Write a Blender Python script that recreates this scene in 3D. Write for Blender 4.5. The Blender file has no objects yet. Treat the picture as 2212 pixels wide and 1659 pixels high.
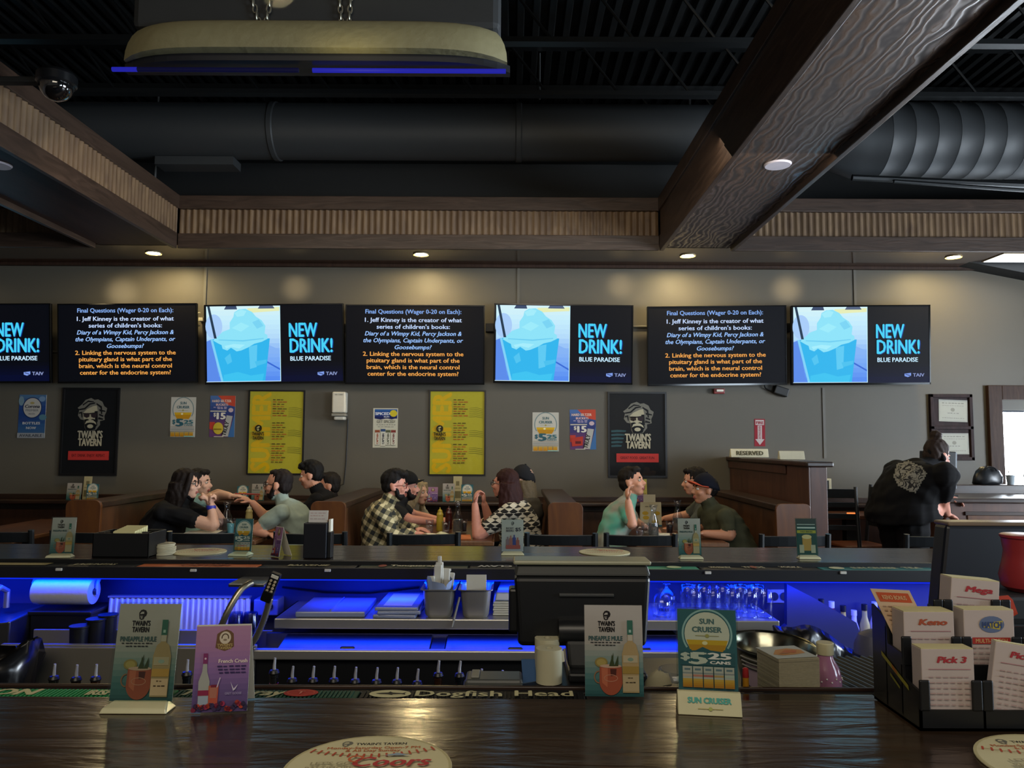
import bpy, bmesh, math, random
import numpy as np
from mathutils import Vector, Matrix
random.seed(7); np.random.seed(7)
PI = math.pi
scene = bpy.context.scene
COL = scene.collection

# ---------------------------------------------------------------- camera
FPX, EYE = 1660.0, 1.52
PITCH, ROLL = math.atan(127 / 1660.0), 0.005
_f = Vector((0, math.cos(PITCH), math.sin(PITCH)))
_u0 = Vector((0, -math.sin(PITCH), math.cos(PITCH)))
_r0 = Vector((1, 0, 0))
_r = _r0 * math.cos(ROLL) + _u0 * math.sin(ROLL)
_u = _u0 * math.cos(ROLL) - _r0 * math.sin(ROLL)
cam = bpy.data.cameras.new('camera')
cam.sensor_width = 36.0
cam.lens = FPX / 2212.0 * 36.0
cam.clip_start = 0.05
camo = bpy.data.objects.new('camera', cam)
COL.objects.link(camo)
m3 = Matrix((_r, _u, -_f)).transposed()
camo.matrix_world = Matrix.Translation((0, 0, EYE)) @ m3.to_4x4()
scene.camera = camo


def _ray(px, py):
    return _f + _r * ((px - 1106) / FPX) - _u * ((py - 829.5) / FPX)


def at(px, py, y):
    d = _ray(px, py)
    return Vector((0, 0, EYE)) + d * (y / d.y)


def on(px, py, z):
    d = _ray(px, py)
    return Vector((0, 0, EYE)) + d * ((z - EYE) / d.z)


# ---------------------------------------------------------------- world, lights, exposure
scene.view_settings.view_transform = 'Standard'
scene.view_settings.look = 'None'
scene.view_settings.gamma = 1.0
scene.view_settings.use_curve_mapping = False
scene.view_settings.exposure = 0.0
scene.cycles.transparent_max_bounces = 24
world = bpy.data.worlds.new('room_ambience')
scene.world = world
world.use_nodes = True
bg = world.node_tree.nodes['Background']
bg.inputs[0].default_value = (0.70, 0.67, 0.62, 1)
bg.inputs[1].default_value = 0.17


def lamp(name, kind, loc, target, energy, color, **kw):
    L = bpy.data.lights.new(name, kind)
    L.energy = energy
    L.color = color
    for k, v in kw.items():
        setattr(L, k, v)
    o = bpy.data.objects.new(name, L)
    COL.objects.link(o)
    o.location = loc
    if target is not None:
        d = Vector(target) - Vector(loc)
        o.rotation_euler = d.to_track_quat('-Z', 'Y').to_euler()
    return o


WARM = (1.0, 0.80, 0.50)
COOL = (0.72, 0.86, 1.0)
SOFFIT_Z = 3.437
# recessed spots in the soffit over the booths
for i, px in enumerate((-235, 340, 910, 1487, 2070)):
    x = at(px, 550, 7.72).x
    lamp('downlight_lamp', 'SPOT', (x, 7.72, 3.42), (x, 7.72, 0), 12, WARM,
         spot_size=2.95, spot_blend=0.5, shadow_soft_size=0.05)
# track spots over the bar, aimed at the booth wall
for px, py in ((265, 632), (640, 618), (985, 630), (1340, 612), (1700, 625)):
    s = at(px, py, 8.2)
    d = s - Vector((0, 0, EYE))
    src = Vector((0, 0, EYE)) + d * (13.6 / 8.2)
    loc = Vector((src.x, 16.4 - src.y, 3.42))
    lamp('track_lamp', 'SPOT', loc, (s.x, 8.2, s.z), 1500, (1.0, 0.77, 0.42), spot_size=0.062, spot_blend=1.0, shadow_soft_size=0.07)
# unseen warm spot added close below the hood to light its plaster
lamp('hood_fill_spot', 'SPOT', (-0.66, 2.86, 2.95), (-0.66, 3.02, 3.12), 2.2, (1.0, 0.86, 0.42), spot_size=2.2, spot_blend=1.0, shadow_soft_size=0.05)
# unseen fill lights added to brighten the bar, cards and booth guests
lamp('fill_lamp', 'AREA', (-0.5, -1.2, 3.6), (0, 2.5, 1.0), 70, (1.0, 0.88, 0.70), shape='RECTANGLE', size=3.5, size_y=1.2)
lamp('fill_lamp', 'AREA', (-0.4, 4.9, 3.4), (-0.4, 6.9, 0.9), 62, (1.0, 0.88, 0.70), shape='RECTANGLE', size=5.0, size_y=0.8)
# daylight through the window beside the host stand and the windows of the side wall
lamp('daylight', 'AREA', (5.9, 8.05, 1.5), (4.0, 5.0, 1.2), 60, COOL, shape='RECTANGLE', size=1.3, size_y=1.0)
lamp('daylight', 'AREA', (7.3, 3.5, 1.8), (2.0, 4.5, 1.5), 90, COOL, shape='RECTANGLE', size=3.0, size_y=1.6)
# daylight from the shop front behind the stools, towards the grained beam
o = lamp('shopfront_daylight', 'AREA', (4.3, 0.5, 1.9), (1.8, 2.7, 3.44), 100, COOL, shape='RECTANGLE', size=1.6, size_y=1.2)
o.data.spread = math.radians(105)
# blue strips under the lip of the rear bar and under the steel shelf
BLUE = (0.0, 0.03, 1.0)
for x0, x1 in ((-2.2, -0.9), (-0.7, 0.7), (0.8, 2.0)):
    o = lamp('blue_strip_lamp', 'AREA', ((x0 + x1) / 2, 2.888, 1.008), ((x0 + x1) / 2, 2.99, 0.8), 8.5, BLUE,
             shape='RECTANGLE', size=x1 - x0, size_y=0.03)
    o.rotation_euler = (math.radians(16), 0, 0)

o = lamp('blue_strip_lamp', 'AREA', (-0.1, 2.748, 0.862), (-0.1, 2.70, 0.7), 2.2, BLUE, shape='RECTANGLE', size=2.2, size_y=0.015)  # unseen strip added to bring blue onto the ice-bin lids
o.rotation_euler = (math.radians(-20), 0, 0)


# ---------------------------------------------------------------- materials (all procedural)
def lin(h):
    if not isinstance(h, str):
        return tuple(h)
    h = h.lstrip('#')
    out = []
    for i in (0, 2, 4):
        c = int(h[i:i + 2], 16) / 255
        out.append(c / 12.92 if c <= 0.04045 else ((c + 0.055) / 1.055) ** 2.4)
    return tuple(out)


MATS = {}


def mat(name, color='808080', rough=0.5, metal=0.0, spec=0.5, emit=0.0, vary=0.08, scale=18.0, bump=0.0,
        trans=0.0, ior=1.45, alpha=1.0, coat=0.0, coords='Object'):
    if name in MATS:
        return MATS[name]
    m = bpy.data.materials.new(name)
    m.use_nodes = True
    nt = m.node_tree
    b = nt.nodes['Principled BSDF']
    c = lin(color)
    b.inputs['Base Color'].default_value = (*c, 1)
    b.inputs['Roughness'].default_value = rough
    b.inputs['Metallic'].default_value = metal
    b.inputs['Specular IOR Level'].default_value = spec
    b.inputs['Transmission Weight'].default_value = trans
    b.inputs['IOR'].default_value = ior
    b.inputs['Coat Weight'].default_value = coat
    b.inputs['Alpha'].default_value = alpha
    if emit > 0:
        b.inputs['Base Color'].default_value = (0.002, 0.002, 0.003, 1)
        b.inputs['Emission Color'].default_value = (*c, 1)
        b.inputs['Emission Strength'].default_value = emit
        b.inputs['Specular IOR Level'].default_value = 0.12
    elif vary > 0 or bump > 0:
        tc = nt.nodes.new('ShaderNodeTexCoord')
        nz = nt.nodes.new('ShaderNodeTexNoise')
        nz.inputs['Scale'].default_value = scale
        nz.inputs['Detail'].default_value = 3.0
        nt.links.new(tc.outputs[coords], nz.inputs['Vector'])
        if vary > 0:
            mx = nt.nodes.new('ShaderNodeMixRGB')
            mx.inputs[1].default_value = (*[v * (1 - vary) for v in c], 1)
            mx.inputs[2].default_value = (*[min(1, v * (1 + vary)) for v in c], 1)
            nt.links.new(nz.outputs['Fac'], mx.inputs[0])
            nt.links.new(mx.outputs[0], b.inputs['Base Color'])
        if bump > 0:
            bp = nt.nodes.new('ShaderNodeBump')
            bp.inputs['Strength'].default_value = bump
            bp.inputs['Distance'].default_value = 0.01
            nt.links.new(nz.outputs['Fac'], bp.inputs['Height'])
            nt.links.new(bp.outputs[0], b.inputs['Normal'])
    MATS[name] = m
    return m


def wood(name, c1, c2, stretch=(1, 12, 12), scale=3.0, rough=0.4, bump=0.15, coat=0.0, distort=1.5, spec=0.5):
    """Stained wood: noise drawn out along the grain between two browns."""
    if name in MATS:
        return MATS[name]
    m = bpy.data.materials.new(name)
    m.use_nodes = True
    nt = m.node_tree
    b = nt.nodes['Principled BSDF']
    tc = nt.nodes.new('ShaderNodeTexCoord')
    mp = nt.nodes.new('ShaderNodeMapping')
    mp.inputs['Scale'].default_value = stretch
    nz = nt.nodes.new('ShaderNodeTexNoise')
    nz.inputs['Scale'].default_value = scale
    nz.inputs['Detail'].default_value = 6
    nz.inputs['Distortion'].default_value = distort
    rp = nt.nodes.new('ShaderNodeValToRGB')
    rp.color_ramp.elements[0].position = 0.3
    rp.color_ramp.elements[1].position = 0.7
    rp.color_ramp.elements[0].color = (*lin(c1), 1)
    rp.color_ramp.elements[1].color = (*lin(c2), 1)
    bp = nt.nodes.new('ShaderNodeBump')
    bp.inputs['Strength'].default_value = bump
    bp.inputs['Distance'].default_value = 0.01
    L = nt.links.new
    L(tc.outputs['Object'], mp.inputs[0])
    L(mp.outputs[0], nz.inputs['Vector'])
    L(nz.outputs['Fac'], rp.inputs[0])
    L(rp.outputs[0], b.inputs['Base Color'])
    L(nz.outputs['Fac'], bp.inputs['Height'])
    L(bp.outputs[0], b.inputs['Normal'])
    b.inputs['Roughness'].default_value = rough
    b.inputs['Coat Weight'].default_value = coat
    b.inputs['Specular IOR Level'].default_value = spec
    MATS[name] = m
    return m


def ink(color, emit=0.0):
    """Flat printing ink, or a lit pixel colour of a screen."""
    key = 'ink_%s_%g' % (color if isinstance(color, str) else '%02x%02x%02x' % tuple(int(c * 255) for c in color), emit)
    new = key not in MATS
    m = mat(key, color, rough=0.55, vary=0.04, emit=emit, scale=40, spec=0.2)
    if new and emit:
        m.cycles.emission_sampling = 'NONE'
    return m


# ---------------------------------------------------------------- geometry helpers
ORG = {}


class MB:
    """Collects simple shapes and links them as ONE mesh object. Coordinates are the world's; a parent's place is taken off."""

    def __init__(s):
        s.v, s.f, s.mi = [], [], []
        s.m = 0

    def add(s, vs, fs):
        n = len(s.v)
        s.v.extend([tuple(v) for v in vs])
        for f in fs:
            s.f.append(tuple(i + n for i in f))
            s.mi.append(s.m)
        return s

    def box(s, x0, x1, y0, y1, z0, z1, rot=None, piv=None):
        vs = [Vector((x, y, z)) for z in (z0, z1) for y in (y0, y1) for x in (x0, x1)]
        if rot is not None:
            p = Vector(piv) if piv is not None else Vector(((x0 + x1) / 2, (y0 + y1) / 2, (z0 + z1) / 2))
            vs = [rot @ (v - p) + p for v in vs]
        return s.add(vs, [(0, 2, 3, 1), (4, 5, 7, 6), (0, 1, 5, 4), (2, 6, 7, 3), (0, 4, 6, 2), (1, 3, 7, 5)])

    def hexa(s, lo, hi):
        """Solid between a lower and an upper ring of points."""
        n = len(lo)
        return s.add(list(lo) + list(hi), [tuple(range(n - 1, -1, -1)), tuple(range(n, 2 * n))] +
                     [(i, (i + 1) % n, n + (i + 1) % n, n + i) for i in range(n)])

    def tube(s, pts, rad, n=10, cap=True):
        pts = [Vector(p) for p in pts]
        if not hasattr(rad, '__len__'):
            rad = [rad] * len(pts)
        t0 = (pts[1] - pts[0]).normalized()
        ref = Vector((0, 0, 1)) if abs(t0.z) < 0.9 else Vector((1, 0, 0))
        a = t0.cross(ref).normalized()
        vs = []
        for i, p in enumerate(pts):
            t = (pts[min(i + 1, len(pts) - 1)] - pts[max(i - 1, 0)]).normalized()
            a = (a - t * a.dot(t)).normalized()
            bb = t.cross(a)
            for k in range(n):
                w = 2 * PI * k / n
                vs.append(p + (a * math.cos(w) + bb * math.sin(w)) * rad[i])
        fs = []
        for i in range(len(pts) - 1):
            for k in range(n):
                k2 = (k + 1) % n
                fs.append((i * n + k, i * n + k2, (i + 1) * n + k2, (i + 1) * n + k))
        if cap:
            fs.append(tuple(range(n - 1, -1, -1)))
            fs.append(tuple(range((len(pts) - 1) * n, len(pts) * n)))
        return s.add(vs, fs)

    def rings(s, rings, cap=True):
        n = len(rings[0])
        vs = [v for r in rings for v in r]
        fs = [(i * n + k, i * n + (k + 1) % n, (i + 1) * n + (k + 1) % n, (i + 1) * n + k)
              for i in range(len(rings) - 1) for k in range(n)]
        if cap:
            fs.append(tuple(range(n - 1, -1, -1)))
            fs.append(tuple(range((len(rings) - 1) * n, len(rings) * n)))
        return s.add(vs, fs)

    def lathe(s, prof, c, n=20, axis='Z', cap=True):
        c = Vector(c)
        rs = []
        for r, h in prof:
            ring = []
            for k in range(n):
                w = 2 * PI * k / n
                p, q = r * math.cos(w), r * math.sin(w)
                ring.append(c + (Vector((p, q, h)) if axis == 'Z' else Vector((h, p, q)) if axis == 'X' else Vector((q, h, p))))
            rs.append(ring)
        return s.rings(rs, cap)

    def ell(s, c, r, ax=None, nu=14, nv=9):
        c = Vector(c)
        ax = ax or (Vector((1, 0, 0)), Vector((0, 1, 0)), Vector((0, 0, 1)))
        vs = [c - ax[2] * r[2]]
        for j in range(1, nv):
            th = -PI / 2 + PI * j / nv
            for k in range(nu):
                w = 2 * PI * k / nu
                vs.append(c + ax[0] * (r[0] * math.cos(th) * math.cos(w)) + ax[1] * (r[1] * math.cos(th) * math.sin(w)) + ax[2] * (r[2] * math.sin(th)))
        vs.append(c + ax[2] * r[2])
        fs = [(0, 1 + (k + 1) % nu, 1 + k) for k in range(nu)]
        for j in range(nv - 2):
            for k in range(nu):
                a, b2 = 1 + j * nu + k, 1 + j * nu + (k + 1) % nu
                fs.append((a, b2, b2 + nu, a + nu))
        t = len(vs) - 1
        o = 1 + (nv - 2) * nu
        fs += [(o + k, o + (k + 1) % nu, t) for k in range(nu)]
        return s.add(vs, fs)

    def prism(s, pts, vec):
        v = Vector(vec)
        return s.hexa([Vector(p) for p in pts], [Vector(p) + v for p in pts])

    def build(s, name, mats, parent=None, smooth=False, bevel=0.0, seg=2, angle=35):
        if not isinstance(mats, (list, tuple)):
            mats = [mats]
        org = ORG.get(parent.name, Vector((0, 0, 0))) if parent is not None else Vector((0, 0, 0))
        me = bpy.data.meshes.new(name)
        me.from_pydata([(v[0] - org.x, v[1] - org.y, v[2] - org.z) for v in s.v], [], s.f)
        for m in mats:
            me.materials.append(m)
        me.polygons.foreach_set('material_index', s.mi)
        if smooth:
            me.polygons.foreach_set('use_smooth', [True] * len(s.f))
            if smooth != 'all':
                try:
                    me.set_sharp_from_angle(angle=math.radians(angle))
                except Exception:
                    pass
        me.update()
        o = bpy.data.objects.new(name, me)
        COL.objects.link(o)
        if parent is not None:
            o.parent = parent
            ORG[o.name] = org
        if bevel:
            md = o.modifiers.new('bevel', 'BEVEL')
            md.width = bevel
            md.segments = seg
            md.limit_method = 'ANGLE'
            md.angle_limit = math.radians(40)
        return o


def tag(o, label=None, cat=None, group=None, kind=None):
    for k, v in (('label', label), ('category', cat), ('group', group), ('kind', kind)):
        if v:
            o[k] = v
    return o


def thing(name, label=None, cat=None, loc=(0, 0, 0), group=None, kind=None):
    o = bpy.data.objects.new(name, None)
    o.empty_display_size = 0.1
    COL.objects.link(o)
    o.location = loc
    ORG[o.name] = Vector(loc)
    return tag(o, label, cat, group, kind)


KIDS = {}


def copy_tree(o, parent=None):
    c = o.copy()
    COL.objects.link(c)
    if parent is not None:
        c.parent = parent
    for ch in list(o.children):
        copy_tree(ch, c)
    return c


def place(o, loc, rz=0.0, label=None, group=None, rot=None):
    o.location = loc
    o.rotation_euler = rot if rot else (0, 0, rz)
    return tag(o, label, None, group)


def R3(axis, deg):
    return Matrix.Rotation(math.radians(deg), 3, axis)


# ---------------------------------------------------------------- flat print: shapes and lettering on a sheet or a screen
TXT = {}


def text_mesh(st, bold=0.0, shear=0.0):
    key = (st, bold, shear)
    if key in TXT:
        return TXT[key]
    cu = bpy.data.curves.new('lettering', 'FONT')
    cu.body = st
    cu.offset = bold
    cu.shear = shear
    cu.resolution_u = 2
    cu.fill_mode = 'FRONT'
    ob = bpy.data.objects.new('lettering', cu)
    me = bpy.data.meshes.new_from_object(ob)
    vs = [(v.co.x, v.co.y) for v in me.vertices]
    fs = [tuple(p.vertices) for p in me.polygons]
    bpy.data.objects.remove(ob)
    bpy.data.curves.remove(cu)
    bpy.data.meshes.remove(me)
    TXT[key] = (vs, fs)
    return TXT[key]


class Print:
    """Sheet with corner o, edge vectors u and v (metres) and normal n, drawn on in W x Hh units."""

    def __init__(s, o, u, v, W, Hh, emit=0.0, eps=0.0004):
        s.o, s.u, s.v = Vector(o), Vector(u), Vector(v)
        s.n = s.u.cross(s.v).normalized()
        s.W, s.H, s.e, s.eps = W, Hh, emit, eps
        s.vs, s.fs, s.mi, s.mats, s.lay = [], [], [], [], 1

    def _m(s, c):
        m = ink(c, s.e)
        if m not in s.mats:
            s.mats.append(m)
        return s.mats.index(m)

    def _p(s, x, y):
        return s.o + s.u * (x / s.W) + s.v * (y / s.H) + s.n * (s.eps * s.lay)

    def raw(s, pts, faces, c):
        n = len(s.vs)
        s.vs += [s._p(*p) for p in pts]
        mi = s._m(c)
        for f in faces:
            s.fs.append(tuple(i + n for i in f))
            s.mi.append(mi)
        s.lay += 1

    def poly(s, pts, c):
        s.raw(pts, [tuple(range(len(pts)))], c)

    def rect(s, x0, y0, x1, y1, c):
        s.poly([(x0, y0), (x1, y0), (x1, y1), (x0, y1)], c)

    def ell(s, cx, cy, rx, ry, c, n=24, a0=0, a1=2 * PI):
        full = abs(a1 - a0 - 2 * PI) < 1e-6
        k = n if full else n + 1
        s.poly([(cx + rx * math.cos(a0 + (a1 - a0) * i / n), cy + ry * math.sin(a0 + (a1 - a0) * i / n)) for i in range(k)], c)

    def ring(s, cx, cy, rx, ry, w, c, n=28, a0=0, a1=2 * PI):
        pts, fs = [], []
        for i in range(n + 1):
            a = a0 + (a1 - a0) * i / n
            pts.append((cx + rx * math.cos(a), cy + ry * math.sin(a)))
            pts.append((cx + (rx - w) * math.cos(a), cy + (ry - w) * math.sin(a)))
        for i in range(n):
            fs.append((2 * i + 1, 2 * i, 2 * i + 2, 2 * i + 3))
        s.raw(pts, fs, c)

    def line(s, pts, w, c):
        for a, b in zip(pts, pts[1:]):
            dx, dy = b[0] - a[0], b[1] - a[1]
            L = math.hypot(dx, dy) or 1
            nx, ny = -dy / L * w / 2, dx / L * w / 2
            s.poly([(a[0] - nx, a[1] - ny), (b[0] - nx, b[1] - ny), (b[0] + nx, b[1] + ny), (a[0] + nx, a[1] + ny)], c)
            s.lay -= 1
        s.lay += 1

    def grad(s, x0, y0, x1, y1, cols, n=12):
        """Printed colour ramp from bottom to top in n bands."""
        cs = [lin(c) for c in cols]
        for i in range(n):
            t = (i + 0.5) / n * (len(cs) - 1)
            k = min(int(t), len(cs) - 2)
            q = t - k
            c = tuple(round(cs[k][j] * (1 - q) + cs[k + 1][j] * q, 4) for j in range(3))
            s.rect(x0, y0 + (y1 - y0) * i / n, x1, y0 + (y1 - y0) * (i + 1) / n, c)
            s.lay -= 1
        s.lay += 1

    def text(s, st, x, y, h, c, w=None, align='C', bold=0.0, shear=0.0, rot=0.0, maxw=None):
        """Lettering with cap height h (units) on baseline y; w stretches it to a width."""
        vs, fs = text_mesh(st, 0.0, shear)
        if not vs:
            return
        x0 = min(p[0] for p in vs)
        x1 = max(p[0] for p in vs)
        sy = h / 0.69
        sx = sy * 1.0
        if w:
            sx = w / (x1 - x0)
        elif maxw and (x1 - x0) * sx > maxw:
            sx = maxw / (x1 - x0)
        off = {'C': -(x0 + x1) / 2, 'L': -x0, 'R': -x1}[align]
        ca, sa = math.cos(rot), math.sin(rot)
        pts = []
        for px, py in vs:
            qx, qy = (px + off) * sx, py * sy
            pts.append((x + qx * ca - qy * sa, y + qx * sa + qy * ca))
        b = min(bold, .06)
        offs = [(0, 0)] if b <= 0 else [(-b, 0), (b, 0), (0, b * .5), (0, -b * .5)]
        for ox, oy in offs:   # struck more than once for a bold face
            dx, dy = ox * sx, oy * sy
            s.raw([(px + dx * ca - dy * sa, py + dx * sa + dy * ca) for px, py in pts], fs, c)
            s.lay -= .7
        s.lay += 1

    def scribble(s, x0, x1, y, h, c, words=5, seed=0):
        """A line of print too small to read: a row of short dark word blocks."""
        rnd = random.Random(seed * 77 + int(y * 10))
        x = x0
        L = (x1 - x0) / words
        for k in range(words):
            w = L * rnd.uniform(0.6, 0.88)
            s.rect(x, y, x + w, y + h * rnd.uniform(0.8, 1.1), c)
            s.lay -= 1
            x += L
        s.lay += 1

    def build(s, name, parent=None):
        mb = MB()
        mb.v = [tuple(v) for v in s.vs]
        mb.f = s.fs
        mb.mi = s.mi
        return mb.build(name, s.mats, parent)

# ================================================================ SETTING
WALL = 8.2
SOF = at(1106, 533, 7.4).y  # plane of the fascia
SOF = 7.41
m_wall = mat('wall_paint', '57534a', rough=0.5, vary=0.05, scale=3, bump=0.02, spec=0.35)
m_black = mat('black_paint', '1a1c1d', rough=0.7, vary=0.15)
m_floor = wood('floor_wood', '2a1c14', '4a3426', stretch=(8, 1, 1), rough=0.35)
m_beam = wood('beam_board', '2c2018', '44342a', stretch=(1.2, 9, 9), scale=2.2, rough=0.42, bump=0.2)
m_beamy = wood('beam_board_along', '2c2018', '44342a', stretch=(9, 1.2, 9), scale=2.2, rough=0.42, bump=0.2)
m_tan = wood('weathered_tan_metal', '4f3b29', '6e573d', stretch=(3, 3, 1.0), scale=2.5, rough=0.5, bump=0.05)


def grain_panel(name, sx, sy):
    """Brown varnished plywood with raised wavy cathedral grain."""
    m = bpy.data.materials.new(name)
    m.use_nodes = True
    nt = m.node_tree
    b = nt.nodes['Principled BSDF']
    tc = nt.nodes.new('ShaderNodeTexCoord')
    mp = nt.nodes.new('ShaderNodeMapping')
    mp.inputs['Scale'].default_value = (sx, sy, 1)
    wv = nt.nodes.new('ShaderNodeTexWave')
    wv.bands_direction = 'X'
    wv.inputs['Scale'].default_value = 6.5
    wv.inputs['Distortion'].default_value = 13.0
    wv.inputs['Detail'].default_value = 2.0
    wv.inputs['Detail Scale'].default_value = 1.1
    rp = nt.nodes.new('ShaderNodeValToRGB')
    rp.color_ramp.elements[0].color = (*lin('2a1e17'), 1)
    rp.color_ramp.elements[1].color = (*lin('58463a'), 1)
    rr = nt.nodes.new('ShaderNodeMapRange')
    rr.inputs['To Min'].default_value = 0.75
    rr.inputs['To Max'].default_value = 0.26
    bp = nt.nodes.new('ShaderNodeBump')
    bp.inputs['Strength'].default_value = 0.30
    bp.inputs['Distance'].default_value = 0.004
    L = nt.links.new
    L(tc.outputs['Object'], mp.inputs[0])
    L(mp.outputs[0], wv.inputs['Vector'])
    L(wv.outputs['Fac'], rp.inputs[0])
    L(rp.outputs[0], b.inputs['Base Color'])
    L(wv.outputs['Fac'], rr.inputs['Value'])
    L(rr.outputs[0], b.inputs['Roughness'])
    L(wv.outputs['Fac'], bp.inputs['Height'])
    L(bp.outputs[0], b.inputs['Normal'])
    return m


m_redbrown = wood('red_brown_panel', '2c1a14', '3d261d', stretch=(6, 1, 1), scale=2.0, rough=0.5, bump=0.08, spec=0.3)
m_grain = grain_panel('grained_panel', 1.0, 0.45)
m_soff = wood('soffit_varnish', '33231a', '4b3628', stretch=(1.0, 9, 1), scale=2.0, rough=0.12, bump=0.05)

floor = MB().box(-9.2, 8.2, -3.2, 8.4, -0.1, 0).build('floor', m_floor)
floor['kind'] = 'structure'

# back wall with the window opening at its far end
WX0, WX1, WZ0, WZ1 = at(2163, 950, WALL).x, 6.75, at(2190, 1062, WALL).z, at(2190, 886, WALL).z
mb = MB()
mb.box(-9.0, WX0, WALL, WALL + 0.2, 0, SOFFIT_Z + 0.06)
mb.box(WX0, WX1, WALL, WALL + 0.2, 0, WZ0)
mb.box(WX0, WX1, WALL, WALL + 0.2, WZ1, SOFFIT_Z + 0.06)
mb.box(WX1, 8.0, WALL, WALL + 0.2, 0, SOFFIT_Z + 0.06)
w = mb.build('wall_back', m_wall)
w['kind'] = 'structure'
w = MB().box(-9.0, 8.0, WALL + 0.02, WALL + 0.2, SOFFIT_Z + 0.06, 5.05).build('wall_back_upper', m_black)
w['kind'] = 'structure'
w = MB().box(-9.2, -9.0, -3.2, 8.4, 0, 5.05).build('wall_left', m_wall)
w['kind'] = 'structure'
mb = MB()
mb.box(8.0, 8.2, -3.2, 2.0, 0, 5.05).box(8.0, 8.2, 5.0, 8.4, 0, 5.05).box(8.0, 8.2, 2.0, 5.0, 0, 0.9).box(8.0, 8.2, 2.0, 5.0, 2.7, 5.05)
w = mb.build('wall_right', m_wall)
w['kind'] = 'structure'

# joints and conduits on the wall paint
m_seam = mat('painted_conduit', '5b5850', rough=0.5)
for k, (px, y0, y1) in enumerate(((445, 578, 662), (1120, 580, 662), (1845, 580, 664), (1778, 838, 990))):
    a, b = at(px, y0, WALL), at(px, y1, WALL)
    o = MB().box(a.x - 0.014, a.x + 0.014, WALL - 0.012, WALL, b.z, a.z).build('wall_trim_strip', m_seam)
    tag(o, ['thin painted conduit on wall above the drink screen over yellow poster',
            'thin painted conduit on wall above the drink screen over dark poster',
            'thin painted conduit on wall above the rightmost drink screen',
            'thin painted conduit on wall between red arrow sign and certificates'][k], 'conduit', kind='thing')
for k, (x0, x1, y) in enumerate(((100, 128, 760), (1360, 1404, 706))):
    a, b = at(x0, y, WALL), at(x1, y, WALL)
    o = MB().tube([(a.x - 0.06, WALL - 0.02, a.z), (b.x + 0.06, WALL - 0.02, a.z)], 0.013, 8).build('cable_conduit', m_seam, smooth=True)
    tag(o, ['horizontal grey cable conduit between leftmost drink screen and trivia screen',
            'horizontal grey cable conduit between centre drink screen and rightmost trivia screen'][k], 'conduit')

# window with frame, mullion, bright pane
m_brown = wood('stained_brown', '2b1a14', '3d2a1e', stretch=(8, 8, 1), rough=0.6, spec=.25)
wn = thing('window_1', kind='structure', loc=(WX0, WALL, WZ0))
fx0, fz1 = at(2131, 900, WALL).x, at(2150, 833, WALL).z
MB().box(fx0, WX0, WALL - 0.05, WALL + 0.02, WZ0 - 0.1, fz1).box(WX0, WX1 + 0.17, WALL - 0.05, WALL + 0.02, at(2190, 864, WALL).z, fz1) \
    .box(WX1, WX1 + 0.17, WALL - 0.05, WALL + 0.02, WZ0 - 0.1, fz1).build('window_frame', m_brown, wn, bevel=0.006)
MB().box(WX0, WX1, WALL + 0.03, WALL + 0.07, WZ1 - 0.02, at(2190, 864, WALL).z).build('roller_blind', mat('blind_fabric', '2c3038', rough=0.7), wn)
MB().box(WX0 - 0.05, WX1 + 0.05, WALL - 0.12, WALL + 0.06, WZ0 - 0.04, WZ0).build('window_sill', m_brown, wn, bevel=0.005)
m_day = mat('daylit_pane', 'e9f4ff', emit=36.0)
MB().box(WX0, WX1, WALL + 0.12, WALL + 0.13, WZ0, WZ1).build('pane', m_day, wn)
MB().box((WX0 + WX1) / 2 - 0.02, (WX0 + WX1) / 2 + 0.02, WALL + 0.06, WALL + 0.11, WZ0, WZ1).build('mullion', m_brown, wn)
wn = thing('window_2', kind='structure', loc=(8.0, 3.5, 0.9))
mb = MB()
for y0, y1 in ((1.9, 2.0), (3.45, 3.55), (5.0, 5.1)):
    mb.box(7.95, 8.05, y0, y1, 0.9, 2.7)
mb.box(7.95, 8.05, 1.9, 5.1, 0.82, 0.9).box(7.95, 8.05, 1.9, 5.1, 2.7, 2.8)
mb.build('window_frame', m_brown, wn)
MB().box(8.1, 8.11, 2.0, 5.0, 0.9, 2.7).build('pane', m_day, wn)

# dark sloped bulkhead where the booth wall meets the window bay
a, b, c = at(2040, 577, WALL), at(2240, 577, WALL), at(2240, 612, WALL)
o = MB().prism([(a.x, WALL - 0.25, a.z + 0.02), (b.x + 1, WALL - 0.25, a.z + 0.02), (b.x + 1, WALL - 0.25, c.z - 0.16), (b.x, WALL - 0.25, c.z)],
               (0, 0.25, 0)).build('trim_5', m_black)
o['kind'] = 'structure'

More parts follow.
